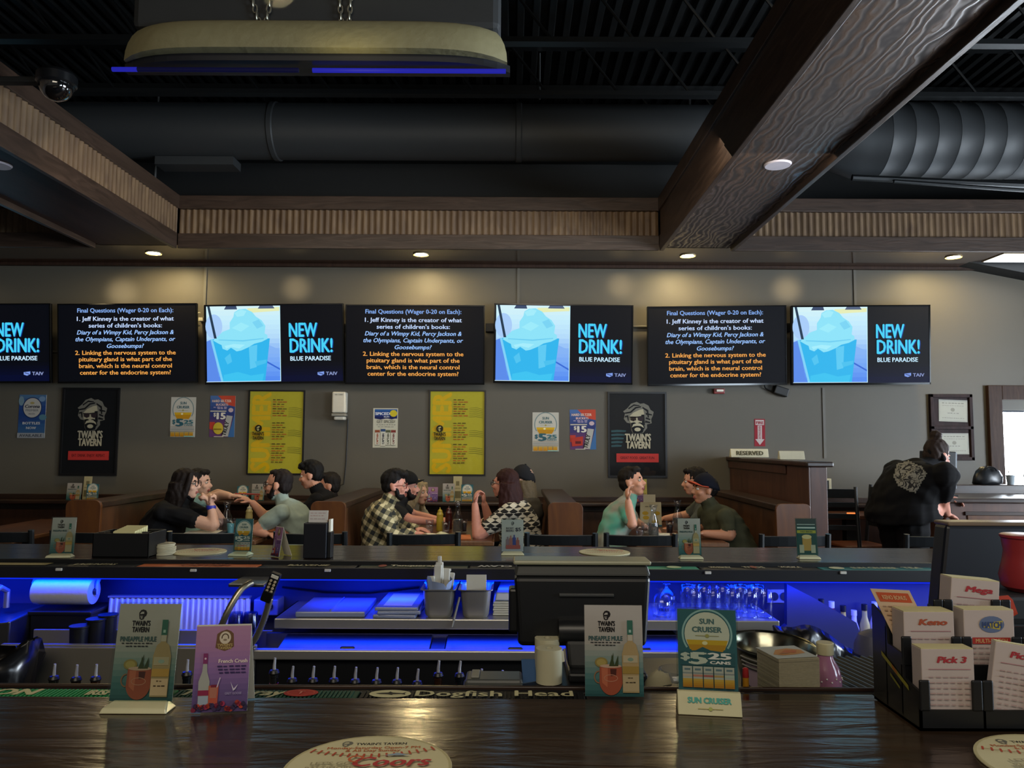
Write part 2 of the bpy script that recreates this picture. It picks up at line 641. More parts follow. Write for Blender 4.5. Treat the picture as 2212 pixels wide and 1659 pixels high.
# ---- corrugated deck and open joists
mb = MB()
Z0 = 5.0
x = -9.2
top, bot = Z0 + 0.05, Z0
while x < 8.2:
    xs = [x, x + 0.05, x + 0.065, x + 0.115, x + 0.13]
    zs = [bot, bot, top, top, bot]
    vs, fs = [], []
    for X, Z in zip(xs, zs):
        vs += [(X, -3.2, Z), (X, 8.4, Z)]
    fs = [(2 * i, 2 * i + 1, 2 * i + 3, 2 * i + 2) for i in range(4)]
    mb.add(vs, fs)
    x += 0.13
m_deck = mat('painted_steel_deck', '161717', rough=0.42, metal=0.2, vary=0.1)
o = mb.build('ceiling', m_deck)
o['kind'] = 'structure'
o = MB().box(-9.2, 8.2, -3.2, 8.4, 5.06, 5.12).build('ceiling_slab', m_black)
o['kind'] = 'structure'
m_steel = mat('dark_painted_steel', '191b1c', rough=0.4, metal=0.4)
for jy in (5.55, 6.42, 7.28, 8.0):
    j = thing('ceiling_joist', loc=(0, jy, 4.7), kind='structure')
    MB().box(-9, 8, jy - 0.05, jy + 0.05, 4.93, 4.99).build('top_chord', m_steel, j)
    MB().box(-9, 8, jy - 0.04, jy + 0.04, 4.50, 4.54).build('bottom_chord', m_steel, j)
    for k in range(0, 26):
        xx = -8.7 + k * 0.62
        MB().tube([(xx, jy, 4.94), (xx + 0.31, jy, 4.53)], 0.012, 6).build('web_bar', m_steel, j)
for k, (px, y0, y1, yy) in enumerate(((1166, 0, 215, 6.6), (345, 150, 390, 7.3), (1488, 60, 330, 7.3))):
    a, b = at(px, y0, yy), at(px, y1, yy)
    o = MB().tube([(a.x, yy, 4.98), (a.x, yy, b.z)], 0.011, 6).build('hanger_rod', mat('rod_grey', '55585a', rough=0.4, metal=0.6), None)
    tag(o, ['bright steel hanger rod beside the plaster hood, reaching down to the duct', 'thin hanger rod near the black dome camera corner',
            'thin hanger rod beside the grained ceiling beam'][k], 'hanger rod')

# ---- ducts
m_duct = mat('duct_grey', '2b2e30', rough=0.55, metal=0.15, vary=0.06)
t = thing('air_duct', 'long round grey air duct running parallel to the booth wall under the ceiling', 'air duct', (0, 6.95, 4.3))
dz = at(1106, 287, 6.95).z
DR = 0.255
MB().lathe([(DR, -4.15), (DR, 2.9)], (0, 6.95, dz), 28, 'X').build('duct_run', m_duct, t, smooth=True)
for xx in (-2.2, 0.05, 1.9):
    MB().lathe([(DR + 0.004, xx - 0.03), (DR + 0.012, xx - 0.02), (DR + 0.012, xx + 0.02), (DR + 0.004, xx + 0.03)], (0, 6.95, dz), 28, 'X').build('joint_band', m_duct, t, smooth=True)
t = thing('spiral_duct', 'wider spiral-seamed air duct beyond the grained beam', 'air duct', (4, 6.9, 4.3))
prof = [(DR, 2.9), (0.34, 3.15)]
xx = 3.15
while xx < 7.7:
    prof += [(0.34, xx + 0.19), (0.344, xx + 0.196), (0.34, xx + 0.204)]
    xx += 0.2
dz2 = at(2000, 305, 6.9).z
MB().lathe(prof, (0, 6.9, dz2), 28, 'X').build('duct_run', m_duct, t, smooth=True)
MB().tube([(3.05, 6.75, dz2 - 0.40), (4.3, 6.7, dz2 - 0.47), (6.5, 6.6, dz2 - 0.6)], 0.03, 8).build('cable_run', m_steel, t, smooth=True)
MB().tube([(3.4, 6.7, dz2 - 0.45), (4.3, 6.6, dz2 - 0.55), (6.5, 6.5, dz2 - 0.72)], 0.018, 8).build('cable_run', m_steel, t, smooth=True)
# flat unit tucked under the duct
a = at(345, 356, 7.0)
b = at(512, 356, 7.0)
o = MB().box(a.x, b.x, 6.9, 7.1, a.z - 0.03, dz - DR - 0.001).build('duct_bracket', m_duct)
tag(o, 'flat grey bracket plate under the air duct, near the corner of the wood soffit', 'bracket')


# ---- boxed wood beams with corrugated inlay
def corrugated(x0, x1, y, z0, z1, axis='X', face=-1, period=0.062, amp=0.011):
    mb = MB()
    L = x1 - x0
    n = int(L / period * 4)
    vs = []
    for i in range(n + 1):
        s = x0 + L * i / n
        d = amp * math.sin(2 * PI * i / 4 + 0.4) * face
        for z in (z0, z1):
            vs.append((s, y + d, z) if axis == 'X' else (y + d, s, z))
    mb.add(vs, [(2 * i, 2 * i + 2, 2 * i + 3, 2 * i + 1) for i in range(n)])
    return mb


BZ0, BZ1, BZ2, BZ3 = 3.40, 3.545, 3.79, 3.92
LX0, LX1, RX0, RX1 = -4.10, -3.27, 1.43, 2.16

t = thing('trim_1', kind='structure', loc=(0, SOF, 3.4))
MB().box(-9, 8, SOF, WALL, SOFFIT_Z, SOFFIT_Z + 0.03).build('soffit_panel', m_soff, t)
for x0, x1 in ((-9, LX0), (LX1, RX0), (RX1, 8)):
    MB().box(x0, x1, SOF - 0.04, SOF, BZ0, BZ1).build('lower_board', m_beam, t, bevel=0.004)
    MB().box(x0, x1, SOF - 0.05, SOF + 0.02, BZ2, BZ3).build('upper_board', m_beam, t, bevel=0.004)
    corrugated(x0, x1, SOF - 0.005, BZ1, BZ2).build('corrugated_panel', m_tan, t, smooth='all')
MB().box(-9, 8, SOF + 0.02, WALL, BZ3 - 0.04, BZ3 - 0.01).build('top_panel', m_black, t)
MB().box(-9, 8, WALL - 0.05, WALL, SOFFIT_Z - 0.035, SOFFIT_Z).build('wall_moulding', m_brown, t, bevel=0.004)


def beam(name, x0, x1):
    t = thing(name, kind='structure', loc=(x0, 3.0, 3.4))
    y0, y1 = -3.0, SOF - 0.05
    MB().box(x0 + 0.04, x1 - 0.04, y0, SOF + 0.02, SOFFIT_Z, SOFFIT_Z + 0.03).build('soffit_panel', m_grain if name == 'trim_3' else m_redbrown, t)
    for s, xa, xb in ((0, x0, x0 + 0.04), (1, x1 - 0.04, x1)):
        MB().box(xa, xb, y0, y1, BZ0 - 0.01, BZ1).build('lower_board', m_beamy, t, bevel=0.004)
        ua, ub = (xa - 0.01, xb) if s == 0 else (xa, xb + 0.01)
        MB().box(ua, ub, y0, y1, BZ2, BZ3).build('upper_board', m_beamy, t, bevel=0.004)
        if name == 'trim_3':
            MB().box(xa + 0.01, xb - 0.01, y0, y1, BZ1, BZ2).build('side_panel', m_beamy, t)
            continue
        corrugated(y0, y1, xa + 0.01 if s == 0 else xb - 0.01, BZ1, BZ2, 'Y', -1 if s == 0 else 1).build('corrugated_panel', m_tan, t, smooth='all')
    MB().box(x0 + 0.04, x1 - 0.04, y0, y1, BZ3 - 0.04, BZ3 - 0.01).build('top_panel', m_black, t)
    return t


beam('trim_2', LX0, LX1)
beam('trim_3', RX0, RX1)

# ---- recessed lights in the soffit
m_glow = mat('lamp_glow', 'ffe2a0', emit=520.0)
m_ringm = mat('lamp_trim', '8c7a58', rough=0.4)
proto = None
labels = ['recessed downlight under the corner where the two wood soffits meet', 'lit recessed downlight above the trivia screen over the yellow posters',
          'lit recessed downlight under the foot of the grained beam', 'lit recessed downlight nearest the bright window']
for lb, (px, py) in zip(labels, ((340, 550), (910, 550), (1487, 550), (2075, 548))):
    p = on(px, py, SOFFIT_Z)
    if proto is None:
        t = proto = thing('downlight', lb, 'downlight', (0, 0, 0), 'recessed downlights in the soffit')
        MB().lathe([(0.062, 0.0), (0.078, -0.012), (0.082, -0.004), (0.082, 0.0)], (0, 0, 0), 24).build('trim_ring', m_ringm, t, smooth=True)
        MB().lathe([(0.0001, -0.006), (0.06, -0.006)], (0, 0, 0), 24, cap=False).build('lens', m_glow, t)
    else:
        t = copy_tree(proto)
    place(t, (p.x, 7.72, SOFFIT_Z), 0, lb)
a, b = on(2132, 556, SOFFIT_Z), on(2290, 538, SOFFIT_Z)  # glowing panel added in place of the white glare on the soffit
t = thing('glare_panel', 'added glowing white panel standing in for a bright patch on the soffit', 'light', (a.x, 7.75, SOFFIT_Z))
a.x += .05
MB().box(a.x, a.x + .9, 7.55, 7.92, SOFFIT_Z - .008, SOFFIT_Z).build('panel_rim', m_ringm, t)
MB().box(a.x + .015, a.x + .885, 7.565, 7.905, SOFFIT_Z - .011, SOFFIT_Z - .008).build('glow_face', mat('glare_glow', 'f2f8ff', emit=5.0), t)
# round speaker grilles let into the beams
m_whit = mat('speaker_white', 'b9b3bd', rough=0.5)
for k, (px, py) in enumerate(((1680, 355), (-6, 355))):
    p = on(px, py, SOFFIT_Z)
    t = thing('ceiling_speaker', ['round white flush speaker in the underside of the grained beam', 'round white flush speaker in the beam beside the dome camera'][k],
              'speaker', (p.x, p.y, SOFFIT_Z))
    MB().lathe([(0.062, -0.012), (0.085, -0.012), (0.092, -0.002), (0.092, 0)], p.to_tuple()[:2] + (SOFFIT_Z,), 28).build('rim', m_whit, t, smooth=True)
    MB().lathe([(0.0001, -0.008), (0.062, -0.008)], p.to_tuple()[:2] + (SOFFIT_Z,), 24, cap=False).build('grille', mat('grille_grey', '7a7580', rough=0.7, scale=300, vary=0.4), t)

# ---- dome camera on the corner beam
p = at(122, 182, 4.6)
t = thing('dome_camera', 'black glossy dome security camera above the corner beam', 'camera', (p.x, 4.6, p.z))
MB().box(LX1 + 0.0, p.x - 0.05, 4.57, 4.63, p.z + 0.0, p.z + 0.04).box(LX1 - 0.02, LX1 + 0.012, 4.55, 4.65, BZ2, p.z + 0.04).build('mount_bracket', m_black, t, bevel=0.01)
MB().lathe([(0.10, 0.07), (0.115, 0.05), (0.115, 0.0), (0.105, -0.01)], (p.x, 4.6, p.z), 24).build('housing', mat('camera_black', '151618', rough=0.25), t, smooth=True)
MB().ell((p.x, 4.6, p.z - 0.005), (0.1, 0.1, 0.1)).build('dome', mat('dome_smoke', '0c0d0f', rough=0.03, spec=0.9, coat=1.0, vary=0), t, smooth='all')

# ---- plaster hood hanging over the bar, blue tubes under it
HY = 3.0
a, b = at(235, 130, HY), at(1095, 130, HY)
zt, zb = at(665, 22, HY).z, at(665, 102, HY).z
hx0, hx1 = a.x, b.x
m_plas = mat('hood_plaster', '736d50', rough=0.6, vary=0.1, scale=26, bump=0.35)
t = thing('bar_hood', 'plaster bar hood with rounded corners and blue tubes hung on chains', 'hood', ((hx0 + hx1) / 2, HY + 0.4, zb))


def stadium(x0, x1, y0, y1, r, z, n=8):
    pts = []
    for cx, cy, a0 in ((x1 - r, y0 + r, -PI / 2), (x1 - r, y1 - r, 0), (x0 + r, y1 - r, PI / 2), (x0 + r, y0 + r, PI)):
        for i in range(n + 1):
            w = a0 + PI / 2 * i / n
            pts.append(Vector((cx + r * math.cos(w), cy + r * math.sin(w), z)))
    return pts


def bow(x0, x1, y0, dep, z, n=30):
    """Plan of the hood: front edge straight in the middle, swept back to the ends, straight back."""
    pts = []
    for i in range(n + 1):
        q = -1 + 2 * i / n
        pts.append(Vector((x0 + (x1 - x0) * i / n, y0 + dep * 0.72 * abs(q) ** 7, z)))
    return pts + [Vector((x1, y0 + dep, z)), Vector((x0, y0 + dep, z))]


rs = []
for k in range(7):
    w = k / 6 * PI / 2
    ins = 0.09 * (1 - math.cos(w))
    rs.append(bow(hx0 + ins, hx1 - ins, HY + ins, 0.16 - ins, zb + (zt - zb) * math.sin(w)))
MB().rings(rs).build('plaster_shell', m_plas, t, smooth=True)
rim = bow(hx0 - 0.012, hx1 + 0.012, HY + 0.05, 0.135, zb - 0.03)
rim2 = bow(hx0 - 0.012, hx1 + 0.012, HY + 0.05, 0.135, zb)
MB().rings([rim, rim2]).build('under_panel', mat('hood_under', '16171c', rough=0.35), t)
m_blue = mat('blue_tube_glow', '2a2cc8', emit=0.6)
m_bluedim = mat('blue_tube_dim', '14164a', emit=0.3)
ty = HY + 0.13
for x0, x1, m in ((at(680, 130, ty).x, at(1093, 130, ty).x, m_blue), (at(252, 130, ty).x, at(305, 130, ty).x, m_blue), (at(306, 130, ty).x, at(650, 130, ty).x, m_bluedim)):
    MB().tube([(x0, ty - 0.03, zb - 0.047), (x1, ty - 0.03, zb - 0.047)], 0.010, 8).build('blue_tube', m, t, smooth=True)
MB().box(hx0 + 0.03, hx1 - 0.03, HY + 0.1, HY + 0.34, zt - 0.02, 4.95).build('upper_box', m_black, t, bevel=0.03)
m_chain = mat('chain_steel', '7c786a', rough=0.35, metal=0.7)
for px in (555, 572, 735, 752):
    q = at(px, 15, HY + 0.06)
    mb = MB()
    z = zt - 0.03
    k = 0
    while z < zt + 0.5:
        ax = Vector((1, 0, 0)) if k % 2 else Vector((0, 1, 0))
        c = Vector((q.x + (z - zt) * (-0.3 if px in (555, 735) else 0.15) * (1 if px < 600 else 0.3), HY + 0.085, z))
        mb.tube([c + ax * 0.009 * math.cos(w) + Vector((0, 0, 0.018 * math.sin(w))) for w in [i * PI / 5 for i in range(11)]], 0.0035, 5, cap=False)
        z += 0.028
        k += 1
    mb.build('chain', m_chain, t, smooth=True)

# ================================================================ ON THE BOOTH WALL
m_tv = mat('screen_plastic', '0a0b0d', rough=0.35, vary=0.1)
m_bezel = mat('bezel_gloss', '08090b', rough=0.12, vary=0.0)


def clear_sheet(name='clear_glazing', tint='ffffff', rough=0.03, ior=1.45):
    if name in MATS:
        return MATS[name]
    m = bpy.data.materials.new(name)
    m.use_nodes = True
    nt = m.node_tree
    for n in list(nt.nodes):
        if n.type != 'OUTPUT_MATERIAL':
            nt.nodes.remove(n)
    out = [n for n in nt.nodes if n.type == 'OUTPUT_MATERIAL'][0]
    tr = nt.nodes.new('ShaderNodeBsdfTransparent')
    tr.inputs[0].default_value = (*lin(tint), 1)
    gl = nt.nodes.new('ShaderNodeBsdfGlossy')
    gl.inputs['Roughness'].default_value = rough
    fr = nt.nodes.new('ShaderNodeLayerWeight')
    fr.inputs['Blend'].default_value = 0.5
    pw = nt.nodes.new('ShaderNodeMath')
    pw.operation = 'POWER'
    pw.inputs[1].default_value = 3.2
    ma = nt.nodes.new('ShaderNodeMath')
    ma.operation = 'MULTIPLY_ADD'
    ma.inputs[1].default_value = 0.45
    ma.inputs[2].default_value = 0.045 * ior / 1.45
    mx = nt.nodes.new('ShaderNodeMixShader')
    nt.links.new(fr.outputs['Facing'], pw.inputs[0])
    nt.links.new(pw.outputs[0], ma.inputs[0])
    nt.links.new(ma.outputs[0], mx.inputs[0])
    nt.links.new(tr.outputs[0], mx.inputs[1])
    nt.links.new(gl.outputs[0], mx.inputs[2])
    nt.links.new(mx.outputs[0], out.inputs[0])
    MATS[name] = m
    return m


m_glaz = clear_sheet()
m_acryl = clear_sheet('clear_acrylic', 'e8efe9', 0.06, 1.5)
TVW, TVH = 1.46, 0.835


def tv_body(t):
    MB().box(-TVW / 2, TVW / 2, -0.02, 0.02, -TVH / 2, TVH / 2).build('housing', m_tv, t, bevel=0.006)
    MB().box(-TVW / 2 + 0.3, TVW / 2 - 0.3, 0.02, 0.07, -0.3, 0.12).build('back_bulge', m_tv, t, bevel=0.015)
    MB().box(-0.28, 0.28, 0.07, 0.13, -0.1, 0.1).build('wall_bracket', m_black, t)
    b = 0.012
    mb = MB()
    mb.box(-TVW / 2, TVW / 2, -0.026, -0.02, TVH / 2 - b, TVH / 2).box(-TVW / 2, TVW / 2, -0.026, -0.02, -TVH / 2, -TVH / 2 + b * 1.6)
    mb.box(-TVW / 2, -TVW / 2 + b, -0.026, -0.02, -TVH / 2, TVH / 2).box(TVW / 2 - b, TVW / 2, -0.026, -0.02, -TVH / 2, TVH / 2)
    mb.build('bezel', m_bezel, t)


def tv_print():
    return Print((-TVW / 2 + 0.012, -0.021, -TVH / 2 + 0.02), (TVW - 0.024, 0, 0), (0, 0, TVH - 0.032), 146, 82, emit=1.0, eps=0.0002)


def make_trivia():
    t = thing('wall_screen')
    tv_body(t)
    p = tv_print()
    p.rect(0, 0, 146, 82, '05070d')
    L = [('Final Questions (Wager 0-20 on Each):', .075, .700, '86aef0', 0), ('1. Jeff Kinney is the creator of what', .184, .706, 'c9dcff', 0),
         ("series of children's books:", .273, .534, 'c2d8ff', 0), ('Diary of a Wimpy Kid, Percy Jackson &', .362, .707, '9cc4ff', .25),
         ('the Olympians, Captain Underpants, or', .451, .728, '9cc4ff', .25), ('Goosebumps?', .540, .270, '9cc4ff', .25),
         ('2. Linking the nervous system to the', .628, .733, 'f2a64e', 0), ('pituitary gland is what part of the', .713, .677, 'f2a64e', 0),
         ('brain, which is the neural control', .800, .677, 'f2a64e', 0), ('center for the endocrine system?', .887, .663, 'f2a64e', 0)]
    for s, y, w, c, sh in L:
        p.text(s, 0.487 * 146, (1 - y) * 82 - 2.1, 4.5, c, w=w * 146, bold=0.022, shear=sh)
    p.build('screen', t)
    return t


def make_drink():
    t = thing('wall_screen')
    tv_body(t)
    p = tv_print()
    p.rect(0, 0, 146, 82, '05070e')
    p.grad(80, 0, 146, 20, ['050a2c', '05070e'], 6)
    p.grad(1, 1, 79.5, 81.5, ['4f86ee', '6ea2f4', '86b4f6', 'b5dcfa', 'c4ecfc', 'd6f2f6'], 16)
    p.poly([(45, 74), (79.5, 76), (79.5, 80), (45, 79)], 'e6ecb6')
    p.poly([(20, 78), (34, 78), (33, 81.5), (22, 81.5)], '3a4a6a')
    p.poly([(56, 78.5), (74, 78.5), (72, 81.5), (58, 81.5)], '51607e')
    p.poly([(1, 44), (6, 46), (10, 28), (14, 1), (1, 1)], '5a8ae8')
    p.poly([(66, 40), (79.5, 34), (79.5, 30), (64, 30)], '84b2f4')
    p.line([(64, 22), (79.5, 13)], 1.6, '3567d2')
    p.ell(9, 60, 9, 13, 'a8ccf8')
    # cup
    p.poly([(5, 46.5), (68.5, 46.5), (63, 1), (17, 1)], '2fb4ec')
    p.poly([(5, 46.5), (7.5, 46.5), (18.5, 1), (16, 1)], '7fd0f6')
    p.poly([(46, 38), (55, 40), (54, 16), (47, 14)], '5cc9f2')
    p.poly([(20, 26), (26, 31), (28, 22), (23, 19)], '4fc3f0')
    p.poly([(52, 22), (65, 24), (64, 20), (54, 17)], '49c0ee')
    p.poly([(18, 1), (60, 1), (62, 9), (48, 7), (34, 11), (19, 8)], '3cc2f0')
    # whipped cream
    p.poly([(8, 45), (13, 42), (17, 40), (18, 36), (23, 34), (27, 37), (33, 33), (38, 34), (45, 37), (52, 41), (60, 43), (66, 46), (66, 50), (63, 52),
            (64, 60), (60, 66), (54, 70), (50, 75), (43, 78.5), (36, 78), (31, 75), (30, 70), (26, 64), (26, 57), (18, 54), (14, 50)], '8de2f8')
    p.poly([(31, 74), (38, 78), (44, 76), (41, 71), (34, 70)], 'a2ebfa')
    p.poly([(50, 64), (57, 67), (62, 60), (55, 57)], '79d3f3')
    p.poly([(28, 58), (38, 64), (47, 60), (38, 54)], '9beafa')
    p.poly([(14, 46), (40, 45), (62, 47), (62, 46), (40, 43.5), (14, 45)], '6ecdf0')
    p.poly([(20, 39), (30, 41), (42, 40), (36, 36), (27, 38), (22, 36)], 'a4ecfb')
    p.poly([(2.2, 81.5), (4.8, 81.5), (12, 47), (9.2, 47)], '22384e')
    p.rect(0.4, 0.4, 79.8, 1.0, 'd4f0ff')
    p.rect(79.2, 0.4, 79.9, 81.5, 'c8f4ff')
    c = '45d0f6'
    p.text('NEW', 89.3 + .8, 48 - .4, 14.6, '10388c', w=29.5, align='L', bold=.045)
    p.text('NEW', 89.3, 48, 14.6, c, w=29.5, align='L', bold=.035)
    p.text('DRINK!', 90 + .8, 31.2 - .4, 14.6, '10388c', w=45, align='L', bold=.045)
    p.text('DRINK!', 90, 31.2, 14.6, c, w=45, align='L', bold=.035)
    p.text('BLUE PARADISE', 90.3, 22.3, 4.6, 'c6e8ff', w=43, align='L', bold=.03)
    p.poly([(119, 9.6), (126, 10.4), (126, 7.4), (122.5, 5.8), (119, 7)], '7d9ae6')
    p.line([(120, 9), (125, 7.4)], .7, '16224c')
    p.text('TAIV', 128, 6.4, 3.5, '8a97c8', w=12, align='L', bold=.03)
    p.build('screen', t)
    return t


trivia, drink = make_trivia(), make_drink()
TV = [('d', (-197, 657), (103, 657), (112, 825), (-188, 827), 'drink screen cut off by the frame edge, above the blue beer poster'),
      ('t', (121, 657), (420, 655), (426, 826), (129, 827), 'trivia question screen above the dark tavern poster with pale reflection'),
      ('d', (438, 660), (738, 657), (745, 824), (446, 829), 'drink screen above the yellow poster nearest the white wall unit'),
      ('t', (749, 659), (1042, 664), (1042, 826), (752, 828), 'trivia question screen above the second yellow poster'),
      ('d', (1071, 657), (1365, 662), (1362, 828), (1070, 825), 'drink screen above the tavern poster with wavy blue reflection'),
      ('t', (1402, 664), (1697, 659), (1697, 831), (1402, 832), 'trivia question screen above the red fire alarm unit'),
      ('d', (1711, 662), (2015, 660), (2008, 828), (1708, 830), 'drink screen nearest the framed certificates')]
used = {'t': False, 'd': False}
for kind, a, b, c, d, lb in TV:
    src = trivia if kind == 't' else drink
    o = copy_tree(src) if used[kind] else src
    used[kind] = True
    P = [at(*q, 8.0) for q in (a, b, c, d)]
    cen = sum(P, Vector()) / 4
    slope = math.atan2(((P[1] + P[2]) / 2 - (P[0] + P[3]) / 2).z, ((P[1] + P[2]) / 2 - (P[0] + P[3]) / 2).x)
    place(o, (cen.x, 8.03, cen.z), rot=(math.radians(4.5), -slope, 0), label=lb)
    tag(o, None, 'screen', 'screens in a row along the booth wall')


# ---------------------------------------------------------------- the tavern's head logo
def head_logo(p, cx, cy, s, fg, bg, hair=None, lens=None):
    """Bearded man with wild hair and dark glasses, the tavern's emblem. fg: light, bg: dark."""
    hair = hair or fg
    q = lambda pts: [(cx + x * s, cy + y * s) for x, y in pts]
    p.poly(q([(-.55, -.30), (-.8, -.25), (-1.0, .0), (-.92, .38), (-1.05, .5), (-.75, .72), (-.5, 1.02), (-.1, 1.15), (.15, 1.02), (.4, 1.06), (.72, .9), (.86, .62),
              (1.08, .48), (1.02, .22), (.9, -.02), (.94, -.28), (.6, -.36), (.62, -.6), (.35, -.92), (-.05, -1.02), (-.38, -.98), (-.5, -.75)]), hair)
    for pts in ([(-.95, .42), (-.55, .5), (-.2, .8), (.2, .86), (.2, .78), (-.15, .7), (-.5, .4), (-.9, .34)],
                [(-.7, .72), (-.3, .98), (.1, .92), (.1, .86), (-.3, .88), (-.66, .64)],
                [(.3, .82), (.7, .6), (.75, .1), (.66, .1), (.6, .5), (.3, .72)],
                [(.5, .42), (.95, .32), (.98, .24), (.55, .28)], [(.55, .12), (.85, .0), (.82, -.08), (.5, .02)],
                [(.5, -.1), (.85, -.2), (.8, -.28), (.46, -.24)], [(-.92, .2), (-.7, .25), (-.66, -.12), (-.72, -.12), (-.78, .14), (-.92, .1)],
                [(-.3, -.9), (.05, -.84), (.4, -.55), (.46, -.6), (.1, -.94), (-.28, -.98)], [(.1, -.72), (.36, -.42), (.42, -.5), (.18, -.78)]):
        p.poly(q(pts), bg)
    p.poly(q([(-.6, .18), (-.35, .42), (.1, .62), (.34, .66), (.42, .3), (.42, -.2), (.3, -.45), (-.35, -.45), (-.58, -.2)]), fg)
    p.poly(q([(.2, .28), (.42, .3), (.46, -.4), (.28, -.5), (.24, -.1)]), bg)
    p.poly(q([(-.62, .16), (-.1, .16), (.36, .22), (.36, .12), (-.08, .08), (-.62, .1)]), bg)
    for dx in (-.36, .16):
        p.poly(q([(dx - .22, .14), (dx + .22, .16), (dx + .2, -.08), (dx + .02, -.16), (dx - .19, -.08)]), lens or bg)
    p.poly(q([(-.16, -.12), (-.02, -.12), (.02, -.26), (-.24, -.26)]), fg)
    p.poly(q([(-.5, -.26), (-.3, -.22), (-.1, -.3), (.1, -.22), (.3, -.26), (.44, -.5), (.3, -.9), (-.05, -1.0), (-.36, -.94), (-.48, -.6)]), bg)
    p.poly(q([(-.46, -.58), (-.36, -.36), (-.12, -.28), (.12, -.3), (.32, -.44), (.38, -.6), (.18, -.48), (-.08, -.46), (-.28, -.48)]), fg)
    p.ell(cx - .06 * s, cy - .7 * s, .22 * s, .13 * s, fg, 14)


def sheet(px0, py0, px1, py1, W, Hh, off=0.004, lean=0.0, emit=0):
    """A Print laid on the booth wall between two corners of the photograph."""
    a, b = at(px0, py1, WALL), at(px1, py0, WALL)
    cz, cx = (a.z + b.z) / 2, (a.x + b.x) / 2
    w, h = b.x - a.x, b.z - a.z
    ux, uz = math.cos(lean), math.sin(lean)
    u, v = Vector((w * ux, 0, w * uz)), Vector((-h * uz, 0, h * ux))
    o = Vector((cx, WALL - off, cz)) - u / 2 - v / 2
    return Print(o, u, v, W, Hh), Vector((cx, WALL, a.z)), w, h


m_paper = mat('paper_white', 'cfcabb', rough=0.7)
m_pframe = mat('poster_frame_black', '121214', rough=0.35)


def back_sheet(p, t, m=None, th=0.003):
    c = [p.o, p.o + p.u, p.o + p.u + p.v, p.o + p.v]
    return MB().prism([q + p.n * (-th) for q in c], p.n * th).build('sheet', m or m_paper, t)


def frame_bars(p, t, w=0.018, d=0.02, m=None):
    mb = MB()
    W, Hh = p.u.length, p.v.length
    un, vn = p.u.normalized(), p.v.normalized()
    for (x0, x1, y0, y1) in ((-w, W + w, -w, 0), (-w, W + w, Hh, Hh + w), (-w, 0, 0, Hh), (W, W + w, 0, Hh)):
        c = [p.o + un * x + vn * y - p.n * 0.003 for x, y in ((x0, y0), (x1, y0), (x1, y1), (x0, y1))]
        mb.prism(c, p.n * d)
    return mb.build('frame', m or m_pframe, t)


def glazing(p, t, d=0.008):
    c = [p.o, p.o + p.u, p.o + p.u + p.v, p.o + p.v]
    return MB().add([q + p.n * d for q in c], [(0, 1, 2, 3)]).build('glazing', m_glaz, t)


# two dark tavern posters
def dark_poster(x0, y0, x1, y1, lb, lean, teal):
    p, base, w, h = sheet(x0, y0, x1, y1, 100, 142, 0.006, lean)
    t = thing('tavern_poster', lb, 'poster', base)
    p.rect(0, 0, 100, 142, '0e1014')
    if teal:  # wavy blue reflection of the glazing, painted as stripes in the print
        for i in range(5):
            yy = 78 - i * 6.4
            p.poly([(3, yy), (14, yy + 1), (30 - i * 2, yy), (29 - i * 2, yy - 2.6), (14, yy - 3), (3, yy - 3.4)], '2c4a50')
    head_logo(p, 52, 98, 26, 'aaa389', '0e1014', '6e6c63', '2c2226')
    p.text("TWAIN'S", 51, 60, 12, 'a39c86', w=46, bold=.06)
    p.text('TAVERN', 51, 47, 12, 'a39c86', w=43, bold=.06)
    p.rect(12, 23, 88, 38, 'a8322f')
    p.text('EAT. DRINK. ENJOY. REPEAT.' if not teal else 'GREAT FOOD. GREAT FUN.', 50, 28.5, 4.5, '571a1c', w=62, bold=.03)
    p.build('print', t)
    back_sheet(p, t, m_pframe)
    frame_bars(p, t, 0.02, 0.02)
    glazing(p, t)


dark_poster(133, 842, 257, 1023, 'black framed tavern poster with bearded head logo under the second trivia-row screen from the end', 0.0, False)
dark_poster(1317, 851, 1435, 1027, 'black framed tavern poster with bearded head logo and painted blue reflection', 0.0, True)


